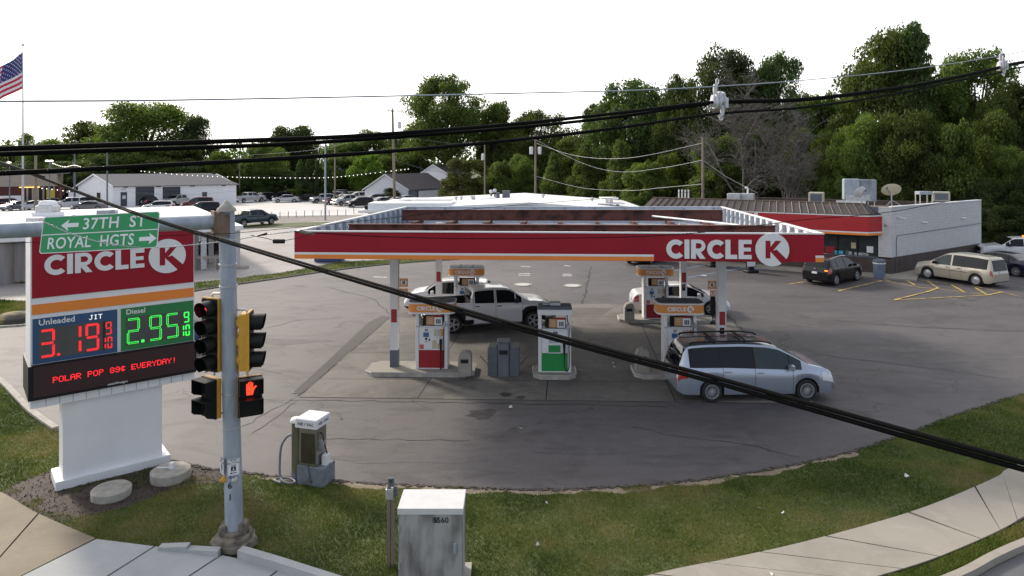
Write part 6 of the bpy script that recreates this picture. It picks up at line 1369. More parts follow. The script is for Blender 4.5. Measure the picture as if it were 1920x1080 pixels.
mb = MB(); zz = H-(286-HY)*k; mb.tube(smooth_path([(0,0,zz-.1),(-1.2,0,zz+.3),(-2.6,0,zz+.2)],4), .05, 6); mb.build('lamp_arm', M['alu'], t); mb = MB(); mb.lathe([(0,.18),(.3,.1),(.38,-.05),(0,-.12)], 12, 0, Matrix.Translation((-3.0,0,zz+.18))); mb.build('lamp_head', M['insul'], t)
upole(610, 88, 266, .13, 'thin grey metal light pole at the front of the car lot', 'light_pole', 'galv')
t, z, k = upole(1004, 92, 250, .17, 'wooden utility pole carrying two grey transformers behind the white roof', arms=((.5,.9),))
for a in (-.55,.55): mb = MB(); zz = H-(282-HY)*k; mb.lathe([(.24,zz-.5),(.27,zz+.4),(.12,zz+.5)], 12, 0, Matrix.Translation((a,-.2,0))); mb.build('transformer', M['insul'], t)
upole(1318, 66, 257, .15, 'bare wooden pole rising behind the left part of the store roof')
t, z, k = upole(909, 105, 270, .15, 'wooden pole with one transformer between the trees left of centre'); mb = MB(); zz = H-(294-HY)*k; mb.lathe([(.25,zz-.5),(.28,zz+.4),(.1,zz+.5)], 10, 0, Matrix.Translation((-.25,-.2,0))); mb.build('transformer', M['insul'], t)
upole(449, 135, 288, .16, 'grey pole with small box right of the white garage', arms=((1.0,.4),))
upole(628, 120, 262, .16, 'wooden pole just right of the thin light pole behind the car lot', arms=((.6,.7),))
upole(789, 150, 294, .14, 'short thin dark pole before the brown roofed house', m='slate'); upole(837, 145, 338, .1, 'small thin pole right of the white houses', m='slate')
upole(201, 95, 262, .12, 'thin dark light pole before the left end of the white garage', 'light_pole', 'slate'); upole(140, 110, 280, .17, 'dark pole behind the parked white truck on the left', m='slate')
upole(67, 95, 276, .22, 'stout grey wooden pole right of the flagpole', m='creosote')
for px, py, lb in ((18,302,'lot lamp nearest the left picture edge'),(93,299,'twin lot lamp left of the garage')):
    t, z, k = upole(px, 100, py+4, .1, lb, 'light_pole', 'slate')
    for a in ((-.25,.3) if px > 50 else (0,)): mb = MB(); mb.lathe([(0,-.12),(.28,-.06),(.28,.06),(0,.14)], 10, 0, Matrix.Translation((a,-.1,z+.1))); mb.build('lamp_head', M['bulb'], t)
# flag and pole
Y = 75.0; k = Y/F; t = thing('flagpole', 'very tall white flagpole at the left edge', 'flagpole', ((43-HX)*k, Y, 0)); zt_ = H-(86-HY)*k
mb = MB(); mb.tube([(0,0,0),(0,0,zt_)], [.13,.06], 10); mb.build('pole_shaft', M['alu'], t, smooth=50); mb = MB(); mb.lathe([(0,-.15),(.12,-.1),(.15,0),(.12,.1),(0,.15)], 12, 0, Matrix.Translation((0,0,zt_+.1))); mb.build('finial', M['insul'], t, smooth=60)
fl_ = thing('american_flag', 'large american flag flying to the left from the tall flagpole', 'flag', ((43-HX)*k-.08, Y, 0)); ztop = H-(98-HY)*k; hgt = 3.95; Wf = 6.4
nx, nz = 40, 39; fm = [mat('flag_red',(.50,.02,.05),.8), mat('flag_white',(.68,.68,.70),.8), mat('flag_blue',(.035,.04,.17),.8)]
def fp(u, v): # u along the fly, v down
    x = -u*Wf*.80 ; z = ztop - v*hgt*(1-.12*u) - u*3.0 - 1.0*u*u + .22*math.sin(u*9+v*1.4)*u; y = .45*math.sin(u*8.5+v*1.8)*min(1,u*3)
    return (x+.25*math.sin(u*6+v*3)*u, y, z)
for s_i in range(13):
    mb = MB(); sp_ = [(s_i+q/3)/13 for q in range(4)]; us0 = .4 if s_i < 7 else 0; m_ = 12
    for q in range(4):
        for j in range(m_*2+1): mb.v.append(fp(us0+(1-us0)*j/(m_*2), sp_[q]))
    w_ = m_*2+1
    for q in range(3):
        for j in range(w_-1): mb.f.append((q*w_+j, q*w_+j+1, (q+1)*w_+j+1, (q+1)*w_+j)); mb.m.append(0)
    mb.build('stripe', fm[0] if s_i % 2 == 0 else fm[1], fl_, smooth=60)
mb = MB()
for q in range(9):
    for j in range(11): mb.v.append(fp(.4*j/10, q/8*7/13))
for q in range(8):
    for j in range(10): mb.f.append((q*11+j, q*11+j+1, (q+1)*11+j+1, (q+1)*11+j)); mb.m.append(0)
mb.build('canton', fm[2], fl_, smooth=60)
mb = MB()
for r_ in range(9):
    for c_ in range(6 if r_ % 2 == 0 else 5):
        u = .4*(c_+.5+(.5 if r_ % 2 else 0))/6; v = 7/13*(r_+.6)/9.2; p = fp(u, v)
        for yy in (-.04,.04): mb.add([(p[0]+(.085 if i%2==0 else .035)*math.cos(PI/2+i*PI/5), p[1]+yy, p[2]+(.085 if i%2==0 else .035)*math.sin(PI/2+i*PI/5)) for i in range(10)], [tuple(range(10))])
mb.build('star', fm[1], fl_, kind='stuff')
# ================================================================ TREES
lm_dark = leaf_mat('leaf_dark', (.018,.034,.011), (.09,.12,.032), .38)
lm_mid = leaf_mat('leaf_mid', (.028,.049,.012), (.138,.168,.038), .42)
lm_light = leaf_mat('leaf_light', (.05,.085,.014), (.18,.23,.04), .45)
lm_olive = leaf_mat('leaf_olive', (.05,.06,.014), (.13,.14,.035), .35)
def leaves(name, centers, radii, n, size, m, seed, fill=.55, flat=.9, up=.25):
    g = np.random.default_rng(seed); C = np.array(centers, float); Rd = np.array(radii, float)
    wt = (Rd.prod(axis=1))**.68; wt /= wt.sum(); idx = g.choice(len(C), n, p=wt)
    d = g.normal(size=(n,3)); d /= np.linalg.norm(d,axis=1)[:,None]
    rad = fill + (1-fill)*g.random(n)**.6; rad *= 1 + .10*g.normal(size=n)
    pos = C[idx] + d*Rd[idx]*rad[:,None]
    # keep out of neighbours' hearts so that clumps stay separate, and bunch the leaves on twigs
    tw = g.normal(size=(n//7+1,3)); 
    nrm = d*.8 + g.normal(size=(n,3))*.75; nrm[:,2] += up; nrm /= np.linalg.norm(nrm,axis=1)[:,None]
    a = np.cross(nrm, g.normal(size=(n,3))); a /= np.linalg.norm(a,axis=1)[:,None]; b = np.cross(nrm, a)
    s = size*(.55+.9*g.random(n))[:,None]; asp = .55+.3*g.random(n)[:,None]
    droop = -.18*s*np.array([0,0,1.0])
    v = np.stack([pos-a*s*.5, pos-b*s*.5*asp+a*s*.05, pos+a*s*.5+droop, pos+b*s*.5*asp+a*s*.05], 1).reshape(-1,3)
    me = bpy.data.meshes.new(name); me.vertices.add(4*n); me.vertices.foreach_set('co', v.ravel()); me.loops.add(4*n); me.polygons.add(n)
    me.loops.foreach_set('vertex_index', np.arange(4*n)); me.polygons.foreach_set('loop_start', np.arange(0,4*n,4)); me.polygons.foreach_set('loop_total', np.full(n,4))
    tint = np.clip(.45+.22*g.normal(size=n)+.25*(g.random(len(C))[idx]-.5), 0, 1)
    at = me.attributes.new('tint', 'FLOAT', 'FACE'); at.data.foreach_set('value', tint.astype(np.float32))
    me.materials.append(m); me.update(); me.validate(); return me
def lobes(seed, n, kind):
    g = random.Random(seed); C = []; Rr = []
    for i in range(n):
        if kind == 'round':
            a = g.uniform(0,2*PI); z = g.uniform(.10,.93); prof = math.sin(PI*min(1,(z*.86+.12)))**.65; r = prof*.45*g.uniform(.45,1.08); z *= g.uniform(.93,1.04); s = g.uniform(.07,.19)*(1.25-.5*z)
            C.append((r*math.cos(a), r*math.sin(a), z)); Rr.append((s,s,s*g.uniform(.55,.85)))
        elif kind == 'wide':
            a = g.uniform(0,2*PI); z = g.uniform(.15,.92); prof = math.sqrt(max(.05,1-(z-.3)**2/.5)); r = prof*.45*math.sqrt(g.uniform(.3,1)); s = g.uniform(.09,.17)
            C.append((r*math.cos(a), r*math.sin(a), z)); Rr.append((s*1.2,s*1.2,s*.7))
        elif kind == 'cone':
            z = g.uniform(0,.96)**.9; a = g.uniform(0,2*PI); r = (1-z)*.42*g.uniform(.5,1)+.02; s = .06+.12*(1-z)
            C.append((r*math.cos(a), r*math.sin(a), z)); Rr.append((s,s,s*.55))
        elif kind == 'column':
            z = g.uniform(.03,.95); a = g.uniform(0,2*PI); pr_ = .36*math.sin(PI*min(1,z*.8+.2))**.5; C.append((pr_*.7*math.cos(a), pr_*.7*math.sin(a), z)); Rr.append((.16,.16,.12))
        elif kind == 'sparse':
            z = g.uniform(.1,.97); a = g.uniform(0,2*PI); r = .45*g.uniform(.1,1)*(1.1-abs(z-.5)); s = g.uniform(.05,.10); C.append((r*math.cos(a), r*math.sin(a), z)); Rr.append((s*1.3,s*1.3,s*.7))
        elif kind == 'pine':
            z = g.uniform(.05,.98); a = g.uniform(0,2*PI); r = (1.02-z)**.7*.42*g.uniform(.25,1); s = g.uniform(.05,.09); C.append((r*math.cos(a), r*math.sin(a), z)); Rr.append((s*1.7,s*1.7,s*.45))
    return C, Rr
CR = {}
def crown(key, kind, n, nl, size, m, seed, **k):
    C, Rr = lobes(seed, n, kind); CR[key] = leaves('crown', C, Rr, nl, size, m, seed, **k)
    CR[key+'_c'] = C
crown('ra','round',90,50000,.023,lm_dark,1,fill=.35); crown('rb','round',80,36000,.028,lm_mid,2,fill=.35); crown('rc','round',100,62000,.020,lm_mid,3,fill=.35); crown('rl','round',60,26000,.032,lm_light,4,fill=.4)
crown('wa','wide',95,30000,.024,lm_mid,5,fill=.4); crown('co','cone',110,30000,.026,lm_mid,6); crown('cl','column',30,9000,.06,lm_dark,7); crown('sp','sparse',60,7000,.028,lm_mid,8); crown('pi','pine',90,24000,.024,lm_dark,9); crown('ol','round',46,24000,.032,lm_olive,10); crown('rd','round',85,46000,.021,lm_dark,11,fill=.35); crown('re','round',110,56000,.020,lm_mid,12,fill=.35)
def trunk_mesh(key, seed):   # unit: crown 1 wide, z 0..1 within crown; trunk goes down to -1
    g = random.Random(seed); mb = MB(); mb.tube([(0,0,-1),(.004,0,-.3),(0,.004,.25),(.01,0,.7)], [.036,.028,.018,.006], 7)
    C = CR[key+'_c']
    for c in g.sample(C, min(16, len(C))):
        z0 = max(-.1, c[2]*.55-.12); mb.tube([(0,0,z0),(c[0]*.5,c[1]*.5,(z0+c[2])/2+.02),(c[0]*.95,c[1]*.95,c[2])], [.016,.010,.004], 5)
    return mb.mesh('trunk', M['bark'], 60)
TR = {k: trunk_mesh(k, i) for i, k in enumerate([q for q in CR if not q.endswith('_c')])}
TG = 'trees behind the station and the car lot'
def tree(px, ptop, wpx, Y, key, lb, bot=None, cat='tree', rot=0, name='tree', dpt=None):
    k = Y/F; z1 = H-(ptop-HY)*k; w = wpx*k; zb = (H-(bot-HY)*k) if bot else z1*.16; zb = max(.1, zb); hc = z1-zb
    t = thing(name, lb, cat, ((px-HX)*k, Y, 0), rot)
    t['group'] = TG
    c = link('crown', CR[key], t, (0,0,zb)); c.scale = (w*1.02, (dpt or w)*1.02, hc)
    tr = link('trunk', TR[key], t, (0,0,zb)); tr.scale = (w, w, hc); 
    # trunk lower end reaches the ground
    return t
def low(px, ptop, wpx, Y, key, lb, **k): return tree(px, ptop, wpx, Y, key, lb, bot=HY+H*F/Y-2, **k)
TL_ = [
 (272,190,190,150,'wa','broad tall tree with sky gaps above the white garage, left half of the picture'),
 (150,222,95,155,'sp','thin sparse tree leaning left of the broad tall tree'), (175,240,110,160,'rb','rounded tree filling the space left of the broad tall tree'),
 (368,214,66,150,'rd','narrow dark tree right of the broad tall tree'), (52,248,60,165,'sp','small sparse tree behind the flagpole'),
 (545,232,118,170,'ra','dark domed tree right of the white garage, behind the cables'), (110,262,120,150,'rc','bushy tree behind the restaurant roof'),(20,270,110,150,'rb','tree at the left picture edge behind the lamps'),
 (235,268,130,140,'rc','green tree directly behind the garage ridge, left part'), (330,270,130,140,'rb','green tree directly behind the garage ridge, right part'), (410,282,60,135,'rl','pale green tree at the right end of the garage'),
 (497,270,90,140,'rc','rounded tree behind the silver pickup in the lot'), (455,300,60,145,'rb','small tree between the garage and the rounded tree'), (650,262,90,160,'rb','tree behind the thin light pole'), (700,243,100,165,'rc','tree left of the tall utility pole'),
 (745,250,80,170,'ra','dark tree behind the tall utility pole'), (836,129,152,150,'re','very tall dark oval tree left of the picture centre'), (930,186,76,150,'rb','tree just right of the very tall dark oval tree'), (1015,196,126,145,'re','broad tree behind the pole with two transformers'),
 (960,215,110,155,'ra','dark tree between the tall oval tree and the pole with transformers'), (1085,250,100,130,'rb','tree left of the pointed green tree'),
 (1180,143,160,105,'ra','tall dark rounded tree right of the picture centre'), (1120,190,80,115,'rd','dark tree on the left shoulder of the tall rounded one'), (1278,135,90,95,'ra','tall dark tree left of the dead grey tree'), (1355,84,155,92,'rd','tall dark crown rising behind the cable spacer'),(1408,128,110,95,'ra','dark crown filling between the two tall crowns'),
 (1455,96,120,92,'rd','tall dark crown between the two cable spacers, left'), (1545,172,130,95,'rb','mid green tree in the dip between the tall crowns'), (1500,165,80,98,'ra','dark tree behind the dead grey tree'),
 (1655,56,185,80,'rc','tallest bright green tree on the right'), (1718,32,125,77,'pi','dark open pine whose top is the highest in the picture'), (1830,74,185,80,'re','large green tree behind the right cable spacer'), (1915,150,160,72,'rc','tree at the right picture edge with yellowish leaves'), (1760,130,130,84,'ra','dark tree between the tallest tree and the right edge'),
]
for a in TL_: tree(*a, bot=(300 if a[0] == 836 else None), rot=(a[0]*7 % 60)/10)
LOW_ = [
 (1098,262,95,100,'co','pointed light green tree right of the pole with transformers'), (1165,258,110,92,'co','second pointed green tree left of the store roof'), (1040,282,80,105,'co','small pointed tree directly right of the pole with transformers'), (1215,300,90,84,'rb','bushy tree against the left end of the store roof'), (1255,285,80,88,'rl','bright green bush-like tree left of the bare pole'), (1280,180,110,96,'rc','mid green tree behind the bare wooden pole'),
 (872,292,96,112,'ol','olive yellow willow-like bush beside the white houses'), (935,300,70,108,'rb','green bush tree right of the olive one'), (980,290,70,112,'rc','green tree left of the pole with transformers'), (760,268,120,155,'rc','tree behind the white houses'), (690,285,70,145,'rl','pale leafy tree above the white sided house'), (640,290,90,150,'rb','tree above the dark brick house'),
 (563,302,24,132,'cl','leftmost of four slim columnar evergreens in the lot'), (580,300,24,132,'cl','second slim columnar evergreen from the left'), (597,303,24,132,'cl','third slim columnar evergreen from the left'), (614,303,24,132,'cl','rightmost of four slim columnar evergreens'),
 (490,318,70,138,'rd','dark low tree behind the black SUVs'), (530,318,70,139,'ra','dark low tree left of the columnar evergreens'), (575,345,60,134,'rl','small bright green bush behind the white van'), (440,345,50,136,'rc','bush beside the white pickup'), (733,352,34,126,'rd','round dark bush before the white sided house'), (20,300,120,140,'ra','dark tree mass behind the restaurant'), (140,300,120,138,'rd','dark tree behind the string lights'), (350,300,140,136,'ra','dark tree behind the garage roof, right end'), (205,290,100,137,'ra','dark tree behind the garage gable'),
 (1345,250,110,80,'rb','undergrowth tree right of the bare wooden pole'), (1410,225,130,84,'ra','dark undergrowth tree behind the dead grey tree'), (1490,240,120,80,'rc','green undergrowth tree right of the dead grey tree'), (1560,230,110,74,'re','green tree above the beige condenser'), (1610,215,120,70,'rc','green tree above the big ventilation unit'), (1700,190,150,68,'re','full green tree above the cream dish'), (1780,225,120,66,'rb','green tree over the right part of the store roof'), (1850,205,130,70,'rc','tree above the store corner at the right'), (1900,260,110,64,'re','low spreading tree at the right edge above the cars'), (1840,330,80,63,'ra','dark bush behind the store end wall'), (1955,300,120,62,'ra','dark tree just outside the right edge'), (1870,380,90,60,'ra','dark shrub behind the white pickup at the right edge'), (1930,385,90,60,'ra','dark shrub at the right edge behind the cars'), (1640,290,120,76,'ra','dark shrub mass behind the ventilation unit'), (1440,320,150,86,'ra','dark shrub behind the store roof centre'), (1540,310,120,78,'ra','dark shrub behind the beige condenser'), (1740,300,140,70,'ra','dark shrub behind the roof rack'), (1320,320,100,90,'ra','dark shrub behind the two grey cooling units'), (1100,330,100,110,'rb','shrub behind the right end of the white roof'), (1190,330,90,100,'ra','dark shrub left of the store roof'), (1010,335,90,112,'ra','dark shrub behind the white roof ridge'), (910,340,80,120,'ra','dark shrub behind the white roof, left'), 
]
for a in LOW_: low(*a, rot=(a[0]*11 % 60)/10)
# distant wood along the horizon
g = random.Random(20); C = []; Rr = []
for i in range(150): C.append((-330+4.4*i+g.uniform(-2,2), 250+g.uniform(-12,12), 7+g.uniform(-2,3))); Rr.append((6,6,6.5))
me = leaves('distant_wood', C, Rr, 40000, 1.3, lm_dark, 77, fill=.8); o = link('distant_wood', me); tag(o, 'far dark band of woodland along the horizon', 'woodland'); o['kind'] = 'stuff'
# dead tree
def dead_tree(px, ptop, wpx, Y, seed, lb):
    k = Y/F; Ht = H-(ptop-HY)*k; W_ = wpx*k; g = random.Random(seed); mb = MB(); cnt = [0]
    def br(p, d, L, r, lv):
        pts = [p]; q = p; dd = d
        for i in range(4):
            dd = (dd + Vector((g.uniform(-.25,.25), g.uniform(-.25,.25), g.uniform(-.12,.12) + (.06 if lv < 2 else -.02)))).normalized(); q = q + dd*L/4; pts.append(q)
        mb.tube(pts, [max(.012, r*f) for f in (1,.85,.7,.55,.35)], 5 if lv < 2 else 3, caps=False)
        if lv < 5 and L > .35:
            for i in range((7,6,5,5,4)[lv]):
                pp = pts[1+g.randrange(4)]; a = g.uniform(0, 2*PI); ax = Vector((math.cos(a), math.sin(a), g.uniform(-.25,.5))).normalized(); sp = g.uniform(.5,1.0)
                br(pp, (dd*(1-sp*.55) + ax*sp).normalized(), L*g.uniform(.42,.72), r*.5, lv+1)
    t = thing('dead_tree', lb, 'tree', ((px-HX)*k, Y, 0))
    br(Vector((0,0,0)), Vector((0,0,1)), Ht*.55, .26, 0)
    for s_ in (-1,1): br(Vector((0,0,Ht*.1)), Vector((s_*.55,.2,1)).normalized(), Ht*.48, .18, 1)
    xs_ = [v[0] for v in mb.v]; zs_ = [v[2] for v in mb.v]; fx_, fz_ = W_/(max(xs_)-min(xs_)), Ht/max(zs_); mb.v = [(x*fx_, y*fx_, max(0,z)*fz_) for x, y, z in mb.v]
    print('dead tree tris', len(mb.f)*2); mb.build('branches', M['deadwood'], t, kind='stuff'); return t
dead_tree(1400,120,240,76,4,'bare grey leafless tree with many fine twigs behind the store roof'); dead_tree(1480,165,170,72,12,'smaller bare tree with pale broken limbs right of the first one')
# ================================================================ CABLES
def cable(name, pts, r, label, twist=False, group='overhead cables', n=10, m='cable'):
    """pts: (column, row, depth)"""
    W_ = smooth_path([P(a, b, c) for a, b, c in pts], n); o = W_[0].copy(); mb = MB()
    mb.tube([p-o for p in W_], r, 8)
    if twist:
        s = []; L = 0
        for i in range(len(W_)-1):
            for q in range(8):
                p = W_[i].lerp(W_[i+1], q/8); L += (W_[i+1]-W_[i]).length/8; s.append(p-o+Vector((0, math.cos(L*twist)*r*1.6, math.sin(L*twist)*r*1.6)))
        mb.tube(s, r*.8, 5)
    ob = mb.build(name, M[m], None, 60); ob.location = o; return tag(ob, label, 'cable', group)
def dA(px): return 1/(.272-.000098*px)
cA = [(-400,291),(0,279),(200,272),(500,262),(700,253),(960,233),(1150,213),(1345,191),(1520,184),(1700,161),(1800,142),(1880,124),(1960,108),(2300,50)]
cable('power_cable', [(x, y, dA(x)) for x, y in cA], .0150, 'upper strand of the thick pair of black cables crossing from left edge to the spacers')
cable('power_cable', [(x, y+(10 if x < 700 else 7 if x < 1300 else 3), dA(x)+.06) for x, y in cA], .0140, 'lower strand of the thick pair of black cables crossing from left edge to the spacers')
cable('power_cable', [(x, y, dA(x)) for x, y in [(-400,338),(0,325),(300,310),(500,299),(740,283),(960,263),(1150,241),(1347,213),(1520,200),(1700,172),(1800,150),(1880,135),(1960,118),(2300,60)]], .0140, 'single black cable below the thick pair, passing under both spacers')
cable('messenger_wire', [(x, y, dA(x)) for x, y in [(-400,193),(0,190),(300,188),(640,182),(960,175),(1200,169),(1342,162),(1500,151),(1700,131),(1868,106),(1960,88),(2300,20)]], .0055, 'thin grey wire highest above the other cables, across the white sky', m='galv')
for px, pys, sc, lb in ((1345,(162,191,213),1,'grey porcelain spacer bracket clamping the cables over the centre right trees'),(1878,(104,124,135),.66,'grey porcelain spacer bracket near the upper right picture corner')):
    Y = dA(px); k = Y/F; c = P(px, pys[1], Y); t = thing('cable_spacer', lb, 'cable spacer', c, .25, 'spacer brackets on the overhead cables'); s = sc
    zt = (pys[1]-pys[0])*k; zb_ = -(pys[2]-pys[1])*k; mb = MB()
    mb.tube(smooth_path([(-.02,0,zt+.02),(-.025,0,zt*.6),(.01,0,.05),(.0,0,-.03),(.05,0,zb_*.4),(.055,0,zb_),(.02,0,zb_-.03)],5), .022, 10); mb.build('bracket_arm', M['insul'], t, smooth=60)
    mb = MB()
    for a, b, r_ in ((-.015,.035,.05),(.03,.06,.05),(-.02,-.01,.065),(.04,.02,.055)): mb.lathe([(.01,-.05),(r_*.7,-.045),(r_*.7,-.02),(r_,-.018),(r_,0),(r_*.75,.004),(r_*.75,.02),(r_*.95,.022),(r_*.9,.04),(.01,.05)], 14, 0, Matrix.Translation((a,0,b)) @ Matrix.Rotation(PI/2,4,'Y'))
    mb.build('insulator', M['insul'], t, smooth=50)
    for x0, z0 in ((-.09,-.05),(.10,-.03),(.045,zb_-.04),(-.0,zt+.05)):
        mb = MB(); mb.tube([(x0+.022*math.cos(a)*.7, 0, z0+.03*math.sin(a)) for a in [2*PI*i/12 for i in range(13)]], .007, 6); mb.build('clamp_ring', M['insul'], t, smooth=60)
    mb = MB(); mb.tube([(-.10,0,-.03),(.10,0,.01)], .02, 8); mb.build('saddle', M['insul'], t, smooth=50); mb = MB(); mb.bbox(.075,.115,-.03,.03,-.06,.045,.008); mb.build('clamp', M['insul'], t, smooth=50)
def dD(px): return 1/(.072+.000148*max(px,-300))
cD = [(-300,205),(0,303),(60,325),(240,393),(440,455),(760,549),(1060,634),(1300,697),(1500,752),(1700,808),(1920,868),(2300,975)]
cable('service_cable', [(x, y, dD(x)) for x, y in cD], .0125, 'upper strand of the black twin cable running diagonally down to the right edge', group='diagonal twin cable')
cable('service_cable', [(x, y+.0266*F/dD(x), dD(x)) for x, y in cD], .0125, 'lower strand of the black twin cable running diagonally down to the right edge', group='diagonal twin cable')
cable('twisted_wire', [(80,415,11.0),(130,437,11.2),(180,452,11.4),(240,462,11.7),(300,464,12),(350,460,12.2),(400,455,12.4),(440,450,12.6),(490,441,13),(552,434,13.5)], .006, 'pale twisted wire drooping from the street sign to the canopy corner', 90, m='alu')
cable('twisted_wire', [(552,434,13.5),(600,437,14),(700,443,14.6),(850,447,15),(1000,447,15.6),(1150,445,16.2),(1250,441,16.6),(1350,432,17),(1500,413,18),(1650,400,19),(1760,381,20),(1850,362,21),(1960,335,22),(2200,280,24)], .007, 'dark twisted wire crossing in front of the red canopy fascia and the store', 60)
cable('thin_wire', [(-100,462,12),(0,457,12),(200,448,12.4),(360,440,12.8),(440,437,13),(560,426,13.6),(700,412,14.5),(927,388,16),(1160,370,18),(1400,352,20)], .0055, 'thin dark wire from the left edge over the canopy towards the store roof')
cable('thin_wire', [(470,441,12.9),(500,447,13),(520,452,13.1),(545,449,13.2),(570,443,13.4),(588,436,13.6)], .006, 'short dark wire loop with a black splice left of the canopy corner')
a = P(523,452.5,13.1); mb = MB(); mb.tube([(-.105,0,.0),(.105,0,-.0)], .042, 12); o = mb.build('cable_splice', M['black'], None, 50); o.location = a; tag(o, 'fat black splice sleeve on the wire loop left of the canopy corner', 'cable splice')
a = P(493,440,12.9); mb = MB(); mb.tube([(-.09,0,-.02),(.07,0,.02)], [.012,.028], 8); o = mb.build('wire_clamp', M['black'], None, 50); o.location = a; tag(o, 'small dark wedge clamp on the pale twisted wire right of the traffic pole', 'wire clamp')
a = P(575,436,13.6); mb = MB(); mb.tube([(-.13,0,.02),(.14,0,-.03)], [.045,.02], 8); o = mb.build('wire_guard', M['creosote'], None, 50); o.location = a; tag(o, 'grey brown wire guard sleeve at the upper left corner of the canopy fascia', 'wire clamp')
for k, (pts, lb) in enumerate([([(1004,262,92),(1090,305,85),(1160,322,80),(1240,315,74),(1318,300,66)],'faint wire from the transformer pole to the bare pole, upper'),([(1004,330,92),(1090,352,85),(1180,357,78),(1240,352,72),(1318,345,66)],'faint wire from the transformer pole to the bare pole, lower'),([(1318,268,66),(1180,296,74),(1080,292,84),(1004,268,92)],'faint wire high between the transformer pole and the bare pole'),([(741,300,88),(820,322,92),(909,325,105)],'faint wire right of the tall utility pole'),([(741,222,88),(620,276,100),(449,292,135)],'faint wire left of the tall utility pole'),([(741,255,88),(870,270,95),(1004,262,92)],'faint wire between the tall utility pole and the transformer pole'),([(1318,300,66),(1360,330,62),(1420,362,56)],'faint wire from the bare pole down to the store roof'),([(445,358,105),(330,366,100),(212,356,95)],'faint wire in front of the white garage')]):
    cable('thin_wire', pts, .014, lb, group='thin distribution wires', m='insul' if k < 3 else 'slate')
def festoon(pts, n, lb):
    W_ = smooth_path([P(a, b, c) for a, b, c in pts], 10); o = W_[0].copy(); t = thing('string_lights', lb, 'string lights', o, 0, 'festoon lights over the car lots'); mb = MB(); mb.tube([p-o for p in W_], .02, 4); mb.build('wire', M['slate'], t)
    mb = MB()
    for k in range(n):
        f = (k+.5)/n*(len(W_)-1); i = int(f); p = W_[i].lerp(W_[i+1], f-i)-o; mb.lathe([(0,-.15),(.06,-.09),(.06,-.03),(0,.02)], 6, 0, Matrix.Translation(p))
    mb.build('bulb', M['bulb'], t, kind='stuff')
festoon([(262,320,108),(330,326,108),(400,330,110),(460,332,112)], 22, 'string of lights over the garage roof')
festoon([(460,332,112),(540,333,112),(620,332,112),(690,325,112),(768,316,112)], 36, 'string of lights above the parked cars')
festoon([(98,305,100),(120,312,100),(140,309,102),(158,315,104)], 22, 'yellowish string of lights by the twin lamp')
festoon([(76,352,98),(96,354,98),(120,357,98),(146,360,98)], 7, 'short row of bulbs under the restaurant eaves')
# ================================================================ GRASS
def in_poly(x, y, poly):
    c = np.zeros(len(x), bool); n = len(poly)
    for i in range(n):
        x1, y1 = poly[i][0], poly[i][1]; x2, y2 = poly[(i+1)%n][0], poly[(i+1)%n][1]
        if y1 == y2: continue
        c ^= ((y1 > y) != (y2 > y)) & (x < (x2-x1)*(y-y1)/(y2-y1)+x1)
    return c
def vnoise(x, y, s, seed):
    g = np.random.default_rng(seed); G_ = g.random((64,64)); u = x*s; v = y*s; i = np.floor(u).astype(int); j = np.floor(v).astype(int); fu = u-i; fv = v-j; fu = fu*fu*(3-2*fu); fv = fv*fv*(3-2*fv)
    q = lambda a, b: G_[a % 64, b % 64]
    return (q(i,j)*(1-fu)+q(i+1,j)*fu)*(1-fv)+(q(i,j+1)*(1-fu)+q(i+1,j+1)*fu)*fv
def gmat():
    m = bpy.data.materials.new('grass_blades'); t, b = nt(m); N = t.nodes; L = t.links; at = N.new('ShaderNodeAttribute'); at.attribute_name = 'tint'
    c = ramp(N, L, at.outputs['Fac'], [(0, (.044,.076,.011)), (.4, (.105,.150,.023)), (.65, (.165,.19,.038)), (1, (.29,.235,.10))]); L.new(c, b.inputs['Base Color']); b.inputs['Roughness'].default_value = .65; b.inputs['Specular IOR Level'].default_value = .2
    tr = N.new('ShaderNodeBsdfTranslucent'); L.new(c, tr.inputs[0]); ms = N.new('ShaderNodeMixShader'); ms.inputs[0].default_value = .3; L.new(b.outputs[0], ms.inputs[1]); L.new(tr.outputs[0], ms.inputs[2]); L.new(ms.outputs[0], N['Material Output'].inputs[0]); return m
GM = gmat()
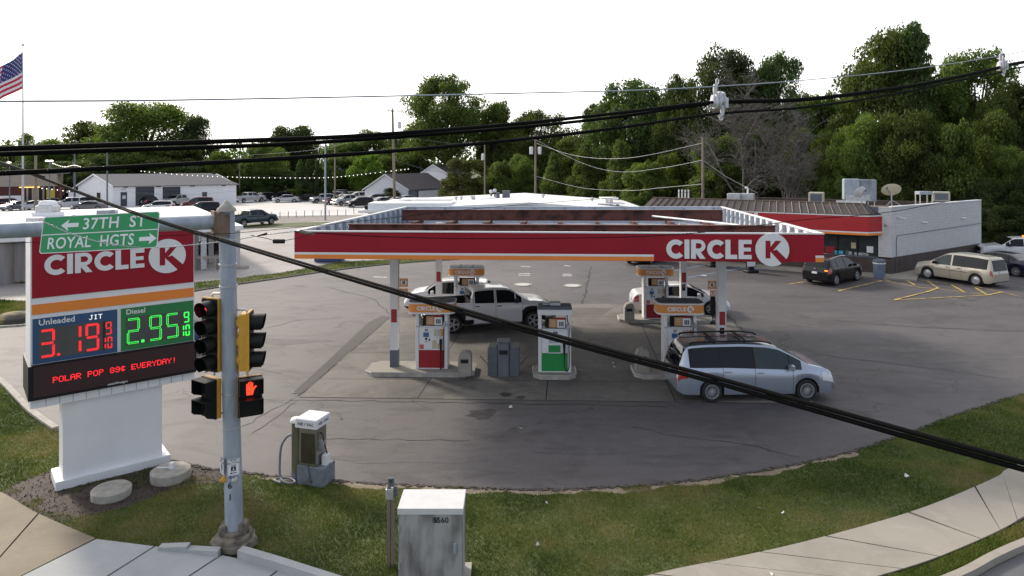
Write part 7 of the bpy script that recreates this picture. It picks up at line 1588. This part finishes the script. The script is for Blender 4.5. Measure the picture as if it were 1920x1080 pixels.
def grass(name, label, poly, n, hmean, w, seed, holes=(), bare=None, dens=None):
    g = np.random.default_rng(seed); P_ = np.array([(p[0], p[1]) for p in poly]); lo = P_.min(0); hi = P_.max(0)
    lo = np.maximum(lo, [-21, 11.0]) if dens is None else lo; hi = np.minimum(hi, [24, 60]) if dens is None else hi
    x = g.uniform(lo[0], hi[0], n); y = g.uniform(lo[1], hi[1], n) if dens is None else g.uniform(lo[1], hi[1], n)
    k = in_poly(x, y, [tuple(p[:2]) for p in poly])
    px = HX+F*x/y; k &= (px > -60) & (px < 1990)
    for q, h in enumerate(holes):
        ins_ = in_poly(x, y, [tuple(p[:2]) for p in h]); k &= ~(ins_ & ((vnoise(x, y, 1.7, 44) < .62) | (g.random(n) > .6))) if q == 0 else ~ins_ if q == 1 else ~(ins_ & (vnoise(x, y, 2.3, 45) < .7))
    dry = vnoise(x, y, .55, seed)*.6 + vnoise(x, y, 1.9, seed+1)*.4; k &= (vnoise(x, y, 3.1, seed+2) + g.random(n)*.5 > .25)
    x, y, dry = x[k], y[k], dry[k]; n = len(x)
    a = g.uniform(0, 2*PI, n); ht = hmean*(.5+.9*g.random(n))*(.65+.7*vnoise(x, y, 1.3, seed+5)); ln = ht*g.uniform(.2,.9,n); b = g.uniform(0, 2*PI, n); z0 = poly[0][2] if len(poly[0]) > 2 else 0
    dx, dy = np.cos(a)*w/2, np.sin(a)*w/2; v = np.empty((n,3,3)); v[:,0] = np.stack([x-dx, y-dy, np.full(n,z0)],1); v[:,1] = np.stack([x+dx, y+dy, np.full(n,z0)],1); v[:,2] = np.stack([x+np.cos(b)*ln, y+np.sin(b)*ln, z0+ht],1)
    me = bpy.data.meshes.new(name); me.vertices.add(3*n); me.vertices.foreach_set('co', v.ravel()); me.loops.add(3*n); me.polygons.add(n); me.loops.foreach_set('vertex_index', np.arange(3*n)); me.polygons.foreach_set('loop_start', np.arange(0,3*n,3)); me.polygons.foreach_set('loop_total', np.full(n,3))
    tint = np.clip(.12+.75*np.clip(dry*2.1-.62,0,1)+.16*g.normal(size=n), 0, 1); at = me.attributes.new('tint','FLOAT','FACE'); at.data.foreach_set('value', tint.astype(np.float32)); me.materials.append(GM); me.update()
    o = link(name, me); tag(o, label, 'grass'); o['kind'] = 'stuff'; return o
grass('lawn_grass', 'short green and patchy dry grass of the front lawn', [tuple(p) for p in LP], 1700000, .045, .014, 1, holes=[MP, EP, BE])
grass('verge_grass', 'dry patchy grass strip between pavement and road at the lower right', [tuple(p) for p in VG], 60000, .05, .014, 2)
grass('verge_grass', 'short green grass on the narrow verge behind the station lot', [tuple(p) for p in VERGE2], 60000, .07, .04, 3, dens=1)
for q, pl in enumerate(V3): grass('verge_grass', 'short grass patch left of the price sign, %s the side road' % ('beyond' if q == 0 else 'on the near side of'), pl, 60000, .08, .05, 5+q, dens=1)
# mulch chips and leaves in the bed
rr = random.Random(8); mb = MB(); pxy = [p.to_2d() for p in MP]; mnx, mxx = min(p.x for p in MP), max(p.x for p in MP); mny, mxy = min(p.y for p in MP), max(p.y for p in MP); cnt = 0
xx = np.array([rr.uniform(mnx,mxx) for _ in range(2600)]); yy = np.array([rr.uniform(mny,mxy) for _ in range(2600)]); kk = in_poly(xx, yy, [tuple(p) for p in pxy])
for x, y in zip(xx[kk], yy[kk]):
    s = rr.uniform(.01,.032); a = rr.uniform(0,PI); z = .012; c_, s_2 = math.cos(a)*s, math.sin(a)*s; h = rr.uniform(.005,.03)
    mb.add([(x-c_,y-s_2,z),(x+s_2*.4,y-c_*.4,z),(x+c_,y+s_2,z+h),(x-s_2*.4,y+c_*.4,z+h)], [(0,1,2,3)], rr.choice((0,0,2,2,2,1)))
o = mb.build('mulch_chips', [mat('bark_chip',(.045,.03,.023),.9), mat('bark_chip_light',(.12,.09,.065),.9), mat('bark_chip_dark',(.025,.018,.014),.9)]); tag(o, 'loose bark chips and dead leaves in the bed round the sign plinth', 'mulch'); o['kind'] = 'stuff'
